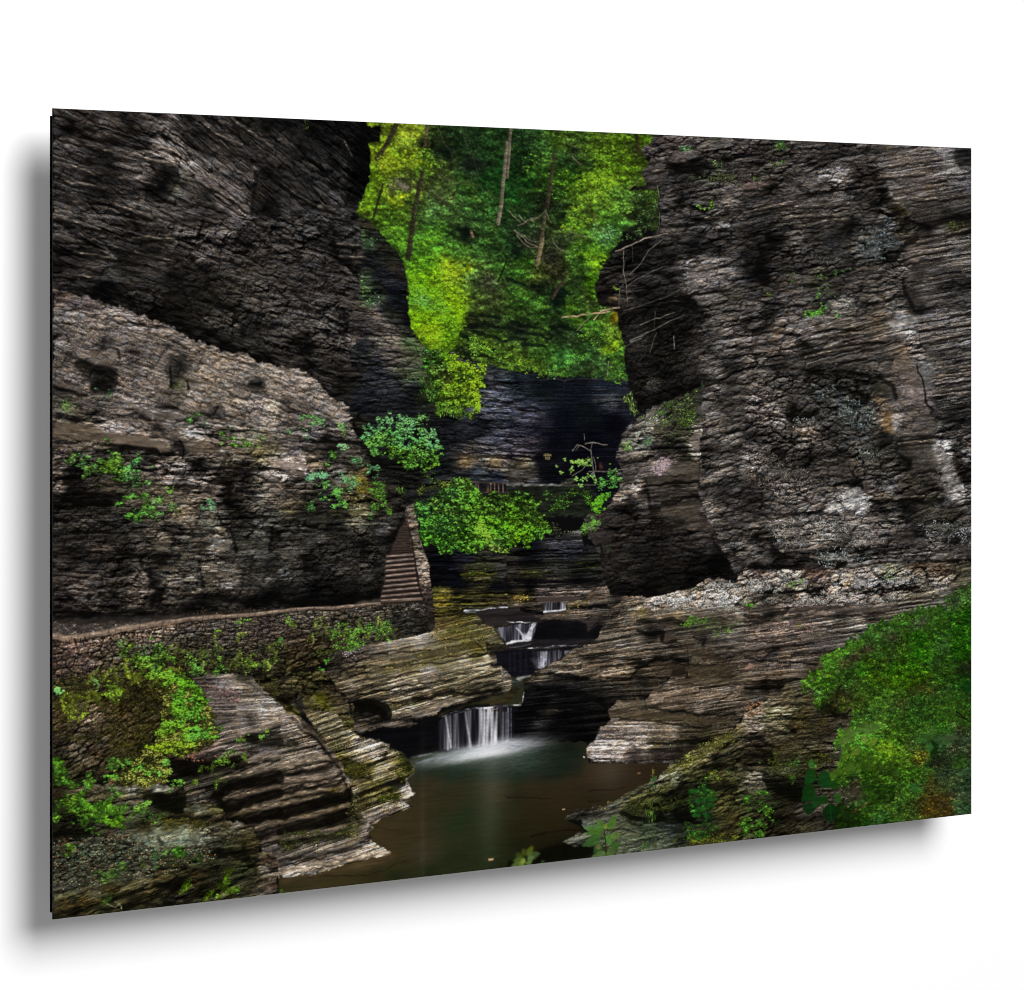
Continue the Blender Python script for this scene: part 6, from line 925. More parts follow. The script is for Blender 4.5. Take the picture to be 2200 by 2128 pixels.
def paint_pool():
    poly = "D2 640,300 1100,480 1370,200 1960,60 D3 0,260 140,90 800,200 890,380 680,560 700,760 1400,760 1500,900 D3 1000,1100 500,1250 620,1300 1000,1700 0,1700 D2 1960,1500 0,1760 0,1500 700,900"
    smp = """D2 1300,560,1e2e2a 1600,560,2c3c3a 1850,560,46504e 1250,640,1a2420 1500,650,1e2c28 1300,720,3a2a20 1600,720,30281c 1850,720,4a4038 1250,850,38281c 1500,850,2e241a 1850,850,403428 1400,950,2c2618 1600,1000,1c2a1a 1850,1000,2a3424
    1500,1100,1a2e1c 1800,1100,26301e 1100,1000,3c2a1c 1000,1100,3a2c1e 900,1150,42301e 1200,1200,34281c 1500,1200,28281a 1000,1250,3c2c1c 1250,1350,3a322e 1000,1350,3a2a1c 700,1400,4a3824 500,1450,3a2c1a 300,1550,3c3020 100,1600,33291c
    800,1500,2a2416 1000,1550,16200e 1500,1350,1c2414 1800,1350,1c2a12 1300,1500,14200e 1850,1500,141c0c 1200,1100,3a2c22 1230,1250,3c322c
    D3 50,700,3c4442 300,600,14181a 500,600,100e0e 200,750,1a2c2a 500,750,121f1c 100,850,14241e 400,830,141c16 800,800,3a2a20 900,830,3a2e24 1100,820,30241a 700,870,34241a 200,950,382418 500,950,38251a 800,950,2c1e14 1000,920,2a1e14
    100,1050,261e12 400,1050,34221a 700,1040,281c12 200,1150,2a1e10 500,1150,2c1e12 100,1300,241c0e 400,1300,261c0e 600,1300,20180e 100,1450,18180a 300,1450,1a140a 500,1500,0c0c06 350,1560,0c0c05 650,1500,0e0e06"""
    pts = P(poly); bx = box(pts); x0, y0, x1, y1 = bx; m = fill(pts, bx)
    T = tone(SMP(smp), bx, 4, 1.3); g = T.mean(-1, keepdims=True); T = (g + (T - g) * .8) * np.array([1.06, 1.1, .9], np.float32); T = blur(T, 9); yy, xx = np.mgrid[y0:y1, x0:x1].astype(np.float32)
    n = fbm(xx / 30, yy / 2.2, 5, 3, .6); n2 = noise(xx / 2.2, yy / 1.1, 9)
    C = T * np.exp(.12 * n)[..., None] * (1 + .06 * (n2 - .5))[..., None]
    IMG[y0:y1, x0:x1] = IMG[y0:y1, x0:x1] * (1 - m[..., None]) + C * m[..., None]; lab('pool', m, bx)
    patch("D2 1150,560 1960,520 D3 60,620 640,600 660,760 640,850 300,900 0,910 D2 1960,720 1700,740 1200,640", '16241e', .35, rough=3, soft=8, tex=.4, an=16, seed=3)
    # undersides of the ledges round the pool, in deep shade
    patch("D2 640,290 760,300 900,250 1150,240 1370,190 1420,200 1400,450 1150,500 1110,520 1060,460 950,410 880,370", '0b0b0d', .96, rough=2, soft=2, tex=.35, an=9)
    patch("D3 0,290 140,250 800,180 900,370 760,470 690,570 400,565 0,560", '09090b', .9, rough=2, soft=2, tex=.3, an=9)
    # reflections and ripples
    for x, w, c, a in ((1800, 110, '8c8880', .13), (1230, 28, '6a5c58', .12)):
        glow("D2 %d,%d" % (x, 820 if x > 1700 else 1150), w * .5 * .62 * .6, 150, c, a, p=2)
    for t, c, w, a in (("D2 1150,510 1400,470 1600,440", '7c8084', 3, .5), ("D2 1180,560 1400,510 1560,480", '9aa0a4', 3, .45), ("D3 -100,700 100,690 260,650", '6c7878', 2, .3), ("D3 60,640 200,610 320,600", '6c7074', 2.5, .4), ("D3 0,1055 200,1052 370,1065", '120c08', 1.5, .7), ("D3 700,1000 900,985 1000,975", '140e0a', 1.8, .7),
                       ("D3 200,1390 450,1340 660,1325", '120e08', 3, .7), ("D2 230,1540 500,1530 750,1520 900,1480 1030,1420 1200,1380", '1f160e', 1.8, .7), ("D2 800,1110 950,1130 1080,1140", '241810', 1.5, .5), ("D3 690,1090 800,1080", '120e0a', 1.5, .6)):
        line(t, w, w * .5, c, a, jit=.8, tex=.5, seed=len(t), soft=2.5)
    patch("D3 320,1480 500,1440 720,1450 740,1540 500,1590 300,1620 100,1640 D3 0,1650 0,1600 200,1540", '0b0b06', .8, rough=1.5, soft=3, tex=.2)
    patch("D3 940,820 1200,770 1380,790 1250,900 1000,930 850,900", '2c1f16', .4, rough=3, soft=7, tex=.3, an=10)
    glow("D3 880,830", 40, 30, '5c5048', .35); glow("D3 90,720", 60, 22, '5c6866', .3, tex=.6)
    patch("D2 1790,1375 1840,1372 1842,1388 1800,1395", 'f0c890', .95, rough=1, soft=.6, tex=.2); patch("D3 1115,840 1150,835 1150,842 1120,846", 'b07a50', .9, rough=.6, soft=.6); line("D3 475,1158 495,1156", 1.6, 1.2, 'a88a6c', .9); line("D3 655,706 663,710", 2, 2, 'b0a498', .9)
    # sunk shelf glowing pale through the water at the lower left
    patch("D2 0,1560 400,1480 700,1400 960,1330 1000,1350 800,1460 600,1490 200,1545 0,1600", '6a5238', .35, rough=2, soft=5, tex=.3, an=8)

def paint_fall_water():
    # big fall
    patch("D2 1370,190 1450,120 1600,85 1800,60 1960,50 D3 20,270 60,300 60,560 0,580 D2 1960,420 1370,470", '121116', .95, rough=1, soft=1.5, tex=.4, an=3)
    falls("D2 1365,200 1440,150 1600,105 1810,75 1960,70 D3 5,270 25,400 25,580 D2 1960,410 1700,420 1480,445 1370,440", [(0, 0), (.06, .22), (.12, .7), (.19, .32), (.26, .5), (.31, .12), (.38, .3), (.43, .62), (.47, .4), (.52, .35), (.58, .85), (.68, 1.15), (.78, 1.1), (.83, .4), (.90, .42), (.95, .6), (.98, .2), (1, 0)], seed=17, name='waterfall', light='f0f0f2', dark='16151a', fx=2.2, floor=.0)
    for x0_, x1_, w, a in ((1430, 1475, 3, .7), (1470, 1480, 2, .5), (1510, 1515, 3, .35), (1600, 1650, 3.5, .55), (1745, 1715, 6, .4), (1790, 1770, 7, .5), (1830, 1820, 6, .5), (1870, 1850, 6, .45), (1770, 1750, 3, .6), (1925, 1925, 4, .35), (1950, 1950, 3, .4)):
        line("D2 %d,%d %d,%d %d,425" % (x0_, 150 if x0_ < 1500 else 125, (x0_ * 2 + x1_) // 3, 250, x1_), w * .6, w, 'e4e4ea', a, soft=2.2, tex=.15)
    q = box(P('D2 1360,60 D3 60,600')); soften(q, .75); soften(q, .5)
    line("D3 8,290 10,400 8,560", 2.5, 3, 'a8a8b8', .5, soft=2); line("D3 32,290 34,540", 2, 2, '7c7c90', .5, soft=1.5)
    pass
    line("D2 1400,165 1480,125 1600,105 1700,85 1800,90 1900,75 1960,60", 3, 3, '8a8a92', .45, jit=1.5, tex=1.4, soft=1.5, seed=2); line("D3 0,272 40,262 100,265 130,230 140,160", 2, 1.5, '9a9a9a', .6, jit=1, tex=1, soft=1)
    line("D2 1420,150 1560,100 1700,65 1800,62", 5, 5, '0c0b0e', .7, jit=1.2, tex=.6, soft=1.5)
    leaves("D2 1780,100 1880,100 1880,130 1800,135", color='b0787a', dens=.1, size=(1, 2), under=False, hole=.7); pass
    glow("D2 1780,455", 92, 11, 'c4c8cc', .7, ang=-4, p=2.2, tex=.35); glow("D2 1800,447", 62, 9, 'ffffff', 1.0, ang=-4, tex=.15); glow("D2 1790,450", 40, 7, 'ffffff', 1.0, ang=-3); glow("D2 1700,478", 60, 5, 'd0d4d8', .6, ang=-9, tex=.3); glow("D3 -10,600", 34, 9, 'dcdce4', .6, ang=3, tex=.5); glow("D2 1450,500", 70, 5, '8c9498', .6, ang=-8, tex=.5)
    glow("D3 90,610", 32, 6, '6c7078', .5, tex=.5); glow("D2 1850,550", 55, 8, '5c6866', .3, tex=.6)

def paint_left_wall():
    # retaining wall of rubble stone below the walkway
    poly = "C1 12,1035 100,1050 250,1035 500,990 700,955 850,935 1050,905 1200,880 1500,860 1960,820 C2 0,825 100,810 300,795 560,780 870,750 1250,715 1300,720 1335,940 1300,990 950,1065 750,1100 480,1150 420,1180 330,1300 0,1350 C1 1960,1330 1800,1350 1500,1340 1200,1370 1320,1560 1000,1620 D1 950,0 850,250 750,380 550,440 400,560 250,610 12,620"
    smp = """C1 150,1080,5c463a 60,1100,2c221a 100,1200,33261f 250,1130,44342a 400,1060,4a3a2c 300,1230,40322a 450,1150,33281f 550,1080,3f3226 700,1020,4a3c2c 600,1150,302a1c 750,1090,3f332c 850,980,4f4033 1000,960,4c3f33 100,1320,33261f 300,1330,3c302a
    1200,950,38302a 1400,930,332c26 1600,920,332a24 1800,920,302824 1100,1050,302c1f 1300,1030,302a20 1500,1050,332c26 1700,1040,33291f 1900,1000,33281f 1200,1130,2c2618 1500,1170,26261a 1800,1150,2a2618 1900,1250,26221a 1700,1280,262414 300,1450,2c2410
    100,1450,2c2c10 150,1600,33260f 400,1550,2c260c 600,1650,33260c 300,1700,4a3a2a 500,1700,3f3018 800,1650,26220c 900,1550,1f1c0a 700,1550,1f1a0a 500,1250,38301c 200,1380,2f2818 800,1300,2c2810 1100,1250,2a2410 1500,1280,26240f
    D1 340,20,5c4a38 100,50,3a2a14 200,130,33281c 350,150,211a12 500,80,33271a 700,60,3a2c14 850,60,2c2410 100,200,1f1812 200,230,3a3020 400,220,38301f 550,180,332a18 700,190,33290c 200,320,463c2a 400,320,332614 600,280,332a10 750,250,26240c
    100,320,211f12 300,400,38301f 150,420,26220f 500,360,2a2210 650,350,202010 250,480,1f1a0c 150,540,2a2a10
    C2 100,870,3a332c 300,850,38332a 500,850,332d24 700,830,332e26 900,810,332e24 1100,780,33302a 1250,760,302b24 100,960,332a22 250,950,2e281f 600,930,292618 1000,880,211f1c 1200,870,1f1c18 1300,830,2a241f 1100,960,26241a 1250,960,1a180f
    150,1060,332618 300,1080,302414 100,1150,2f2414 300,1150,26210f 100,1240,2c220f 250,1240,26200c 50,1310,2c280c"""
    rock(poly, smp, [(None, dict(fn=masonry, ang=-3, L=3.6, an=1.9, seed=3)), ("C1 0,1000 1000,900 900,1400 0,1400", dict(fn=masonry, ang=-5, L=5.4, an=1.25, seed=4)), ("C1 0,1500 1000,1500 D1 950,300 0,620", dict(fn=masonry, ang=-22, L=5.4, an=2.3, seed=5)),
                     ("C2 0,1030 480,1020 400,1340 0,1340", dict(fn=masonry, ang=-10, L=5, an=2.6, seed=6, con=1.2)), ("C2 900,900 1340,880 1300,1000 900,1060", dict(fn=masonry, ang=-9, L=4, an=3.5, seed=7))],
         name='stone_wall', seed=26, rough=1.5, warp=4, gain=1.05)
    # flat coping along its top
    for t, w0, w1 in (("C1 12,1032 60,1030 120,1052 230,1045 330,1022 500,992 600,968 760,945 880,928", 9, 8), ("C1 850,935 960,915 1080,900 1200,880 1350,868 1500,858 1700,848 1960,815", 7, 4), ("C2 0,818 150,800 300,790 480,788 600,774 760,758 1000,740 1250,712", 4.5, 4.5)):
        line(t, w0, w1, '7d6b5c', .95, jit=.35, tex=.16, seed=5, soft=1.2, name='stone_wall')
        q = P(t); q[:, 1] -= 1.2; line(q, w0 * .35, w1 * .45, 'ab9582', .55, jit=.4, tex=.35, seed=6, soft=1.4)
        q = P(t)
        for i_ in range(len(q) - 1):
            for f_ in np.arange(0, 1, 9.5 / max(9.5, np.hypot(*(q[i_ + 1] - q[i_])))):
                c_ = q[i_] + (q[i_ + 1] - q[i_]) * f_; w_ = w0 * .5; j_ = 2.2 * noise(np.float64(c_[0] * .37), np.float64(3.), 3) - 1
                line(np.array([[c_[0] + j_, c_[1] - w_ * .7], [c_[0] - j_, c_[1] + w_]]), 1.0, 1.4, '30251d', .35 + .25 * j_, soft=1)
        q = P(t); q[:, 1] += w0 * .55; line(q, 2.5, 2, '1c140f', .6, jit=.8, tex=.6, seed=8, soft=1.5)
    for t, c in (("C1 60,1045 240,1040 230,1075 180,1090 100,1075", '8a6c58'), ("C1 860,930 1050,905 1080,930 1010,960 960,930", '7a6654'), ("C1 150,1130 190,1150 190,1200 150,1190", '4a3a32'), ("C1 240,1190 300,1180 300,1230 250,1240", '4c3c36')):
        patch(t, c, .6, rough=2, tex=.5, seed=len(t))
    for k in range(26):
        r = np.random.RandomState(k + 90); x = r.uniform(30, 1150); y = 1048 - (x - 30) * .118 + r.uniform(18, 40)
        line("C1 %f,%f %f,%f" % (x, y, x + r.uniform(-8, 12), y + r.uniform(18, 42)), 1.6, 2.2, '120d0a', .6, jit=.4, seed=k, soft=1.4)
    # mossy toe of the wall
    leaves("C2 330,1200 480,1150 750,1090 950,1060 940,1040 700,1060 450,1100 330,1130", color='2f3a10', dens=.3, size=(1, 2), under=False, hole=.8)
    leaves("C1 12,1400 600,1350 1000,1350 1300,1500 1000,1600 D1 900,150 500,200 12,250", color='3c3a10', dens=.14, size=(1, 2.6), under=False, hole=.55, seed=3, bright=.8)
    leaves("D1 500,60 900,0 900,200 700,400 500,400", color='3c3a0c', dens=.14, size=(1, 2.2), under=False, hole=.45, seed=4, bright=.8)
def paint_left_rocks():
    # broad sunlit slab beside the stream
    rock("C2 420,1180 480,1150 750,1095 950,1060 1300,985 1340,900 1500,850 1690,835 1720,880 1770,930 1870,960 1915,1050 1940,1090 1780,1090 1790,1180 1850,1230 1870,1250 1810,1290 1900,1290 1920,1370 1960,1372 C3 30,1380 30,1470 0,1500 C2 1960,1520 1700,1565 1400,1640 1340,1705 1150,1745 D2 1150,245 900,255 760,285 700,305 640,270 600,240 C2 640,1700 590,1560 480,1450 400,1330",
         """C2 700,1130,38302a 950,1080,4a433b 650,1200,2c241f 520,1220,24201b 500,1300,1f1b15 850,1150,40392f 1000,1130,4f483f 1200,1080,5c5650 1250,1020,4f4a40 1450,1020,44401f 1600,1030,4a451c 1500,970,3f3c18 1650,970,3f3a1c 1750,960,3c3718
    1550,880,38330f 1650,850,3a3512 1750,890,3f3b2c 1400,900,3f3212 1400,960,504428 1100,1160,4a4230 1300,1130,46402a 1500,1110,403a22 1650,1090,423b18 1720,1130,443c0f 900,1240,4a412f 1100,1230,443b28 1300,1200,3c3418 1500,1180,463d24
    1700,1190,33300f 700,1290,3a3320 950,1300,3f3816 1100,1280,3a3418 1350,1250,403a20 1600,1240,5c5444 1780,1230,6a6250 1300,1340,5e5650 1150,1330,4a442c 1500,1320,504835 1700,1300,605846 1850,1310,5a5240 1000,1360,4c4536 750,1350,403824
    600,1340,2f291c 550,1410,443c2a 650,1440,50463a 850,1410,4f4838 1000,1420,5c5244 1200,1390,645948 1350,1400,453d26 1500,1400,4a422a 1700,1370,463f2a 1850,1350,38331f 900,1480,3a331c 1100,1460,504736 1300,1460,50463a 1500,1450,453f2a
    1700,1440,463f2a 1900,1390,5a5142 750,1500,4a4228 650,1560,2c261c 800,1560,2f2a1f 950,1550,4a4030 1100,1530,564a3c 1200,1570,241f14 1350,1520,443c28 1500,1510,38311c 1700,1510,1c180f 1850,1480,1a1610 1500,1560,4c4336 1300,1620,5c5042
    1000,1620,403a1c 1150,1600,463f20 1000,1680,50463a 700,1640,0e0c0a 800,1640,0a0908 650,1700,1a1611 850,1700,1c1813 1200,1690,3a332a 1780,1000,403c24 1820,1050,4a4630 1880,1000,3c3824
    D2 700,70,0c0b0a 850,120,0b0a09 700,140,26221a 1000,80,40381c 1150,110,5a4f42 1000,150,5c5044 850,150,332d24 1150,170,241f1a 750,200,2f2921 1100,200,302b26 900,230,3f3730 700,250,40372c 1200,50,443c24 1400,50,5a4e3f 650,40,1f1b14 1300,100,4a4036""",
         [(None, dict(ang=-8, L=9, an=9, con=.6, lump=.12, seed=111, lay=1, warp=.35, fine=.6)), ("C2 1000,1000 1900,1000 1900,1320 700,1330 700,1200", dict(ang=-7, L=12, an=9, con=.33, lump=.15, seed=112, lay=.9, warp=.35, fine=.6)), ("C2 420,1180 800,1120 750,1400 450,1400", dict(ang=-5, L=6, an=3, con=.8, lump=.9, seed=113, lay=.3)),
          ("C2 600,1420 1960,1380 1400,1640 D2 700,300", dict(ang=-9, L=8, an=12, con=.68, lump=.15, seed=114, lay=1, warp=.35, fine=.7))], name='streamside_slab', seed=30, rough=1.6, warp=3, sat=.7, lift=.85, gain=1.12)
    for t, c, w, a in (("C2 480,1450 650,1435 850,1405 1000,1360 1200,1340", '6a5f4c', 5, .6), ("C2 640,1440 900,1400 1080,1360", '5c5242', 5, .5), ("C2 740,1510 850,1480 1050,1460 1200,1420 1400,1385 1530,1375", '6a6050', 6, .65), ("C2 1000,1430 1200,1390 1330,1380", '73685a', 4, .6),
                       ("C2 1780,1230 1850,1210 1860,1250", '857b66', 7, .5), ("C2 1550,1330 1750,1310 1900,1295", '857a64', 5, .6), ("C2 760,1560 1000,1545 1200,1530", '5c4f3e', 4, .6), ("C2 1000,1690 1150,1660 1350,1610 1500,1580 1700,1540", '85796a', 5, .6), ("C2 1300,1610 1600,1530 1960,1440", '6c604c', 4, .5),
                       ("C2 1650,1420 1800,1400 1960,1380", '7a705e', 4, .6), ("C2 1080,1160 1400,1190 1700,1150", '5c5438', 4, .3), ("C2 980,1085 1200,1070 1300,1050", '6c665e', 6, .5), ("C2 1350,1010 1600,960 1840,950", '6a6440', 3, .45), ("C2 1250,1340 1330,1320 1400,1350", '8a8a94', 6, .35),
                       ("D2 940,165 1150,130 1400,60 1500,30", '8a7c6a', 4, .6), ("D2 880,225 1100,235 1180,220", '5a4f46', 4, .6), ("D2 650,265 760,260", '6a5e50', 3, .6), ("D2 1150,150 1380,100", '9a8e80', 2.5, .5), ("C2 1370,960 1500,940 1680,930", '6c6030', 3, .5), ("C2 1650,1050 1700,1080 1770,1120", '8a7a60', 3, .5)):
        line(t, w, w * .6, c, a, jit=1.2, tex=.5, seed=len(t) + 5, soft=2)
    for t, w, a in (("C2 790,1190 950,1180 1050,1160 1300,1150", 4, .7), ("C2 780,1280 900,1300 1100,1270 1400,1260 1700,1200 1780,1180", 4, .65), ("C2 640,1430 800,1390 1000,1370 1200,1330", 4, .7), ("C2 720,1460 850,1440 1000,1420", 3, .6), ("C2 660,1530 760,1510 960,1480 1200,1440 1530,1390", 5, .75),
                    ("C2 1400,1070 1600,1050 1660,1040", 3, .6), ("C2 1650,1050 1720,1110 1780,1170", 4, .5), ("C2 1400,1220 1600,1190 1780,1180", 5, .6), ("C2 700,1530 1000,1500 1300,1480 1500,1460 1900,1330", 4, .75), ("C2 600,1600 900,1600 1300,1560 1700,1480 1920,1420", 4, .7), ("C2 1150,1560 1300,1560 1340,1530 1500,1500", 9, .75),
                    ("C2 620,1640 760,1620 900,1650 920,1700", 34, .85), ("D2 650,60 780,90 900,140", 20, .8), ("D2 640,200 900,205 1150,185", 8, .6), ("D2 700,150 900,170 1100,200", 6, .5), ("D2 640,290 740,300 900,260 1150,245", 5, .7), ("C2 1500,1540 1700,1520 1900,1490", 10, .7), ("C2 1780,1080 1790,1180", 3, .6),
                    ("C2 1870,1250 1810,1280 1700,1290", 4, .6), ("C2 1850,960 1900,1050 1950,1100", 3, .6), ("C2 1340,940 1400,920 1500,890", 3, .5), ("C2 600,1380 750,1350 900,1310", 3, .5), ("C2 1500,1360 1700,1350 1900,1320", 3, .6), ("C2 900,1600 1200,1600 1400,1570", 3.5, .6), ("C2 1000,1560 1200,1520 1500,1480", 3, .6),
                    ("C2 1360,980 1600,930 1750,900", 2.5, .5), ("D2 640,130 900,195 1140,160", 3, .6), ("D2 1000,110 1300,60 1450,20", 3, .6)):
        line(t, w * .5, w * .6, '0b0a07', a, jit=1.2, tex=.4, seed=len(t) + 21, soft=2)
    leaves("C2 500,1150 640,1130 780,1150 740,1200 600,1190", color='8a7a74', dens=.2, size=(1, 2), under=False, hole=.8)
    leaves("C2 1300,1000 1650,940 1860,950 1700,1100 1770,1150 1500,1210 1200,1300 900,1330 1000,1250 1300,1150", color='4f480f', dens=.10, size=(1, 2), under=False, hole=.6, bright=.8, seed=9)
    for p in ("C2 1370,1055", "C2 1435,1050", "C2 1525,930", "C2 930,1300", "C2 970,1298", "C2 1290,1372", "C2 1600,1270", "C2 1430,1130", "C2 1140,1150", "C2 1370,970", "C2 850,1135"):
        q = P(p)[0]; put(q[0], q[1], 'leaf', 2.0, 1, HX('d8a86c'), .9)
    # mossy tumbled blocks
    rock("C2 0,1345 100,1350 330,1300 400,1330 470,1440 580,1560 620,1620 640,1760 D2 640,280 560,260 530,190 440,165 440,95 300,110 200,130 0,110 D1 1960,60 C1 1960,1560 1890,1530 1780,1480 1700,1420 1800,1350 1960,1330",
         """C1 1850,1400,302a14 1900,1480,26220c 1800,1380,332f14 1930,1560,3a3314
    C2 100,1400,3c360f 250,1340,33300f 350,1380,33300f 50,1440,3a331c 100,1500,24200f 250,1450,2c280f 200,1350,2c280f 350,1480,2c240f 430,1480,302818 500,1520,332a1c 100,1580,171309 350,1560,46430c 250,1600,403a18 150,1620,38322c 180,1640,2c2823
    80,1680,4a4414 230,1680,1a1714 400,1640,403e0f 500,1650,3a341c 450,1560,33290f 550,1600,33291f 300,1720,3f392c 30,1580,0f0d08 20,1370,201c16
    D2 150,80,33302a 80,110,46410f 300,140,443d30 250,170,4a4438 400,100,4c4a0f 500,70,3a3318 500,200,4a451c 400,220,302a1c 570,130,3a331c 600,220,3f3a10 350,280,2c2818 450,270,3a3614""",
         [(None, dict(ang=2, L=11, an=2.0, con=.95, lump=.9, seed=121, lay=.2)), ("C2 430,1440 640,1560 D2 640,270 430,100", dict(ang=-2, L=6, an=3.5, con=.95, lump=.6, seed=122, lay=.6))], name='mossy_boulders', seed=31, rough=3, warp=4)
    for t, c, a in (("C2 130,1600 190,1580 240,1660 200,1700 150,1660", '1f1c18', .7), ("C2 200,1560 260,1530 330,1640 260,1680", '4c4620', .55), ("C2 290,1520 390,1510 400,1600 320,1620", '524f0f', .6), ("C2 50,1640 130,1630 190,1700 120,1750 60,1720", '54500f', .6), ("C2 10,1370 90,1370 110,1400 20,1430", '443c2f', .5), ("C2 340,1600 430,1610 440,1680 380,1660", '54520f', .5)):
        patch(t, c, a, rough=2, tex=.4, seed=len(t) + 3)
    for t, w in (("C2 0,1560 60,1600 100,1640", 10), ("C2 400,1440 470,1450 480,1500", 5), ("C2 0,1480 130,1470 150,1440", 4), ("C2 600,1580 620,1700", 6), ("D2 530,200 560,260 640,290", 5), ("C2 440,1500 580,1530 640,1520", 4), ("D2 60,100 140,110 190,160", 5), ("C2 200,1450 220,1520", 5)):
        line(t, w * .5, w * .7, '0b0a06', .7, jit=1.2, seed=len(t), soft=2.5)

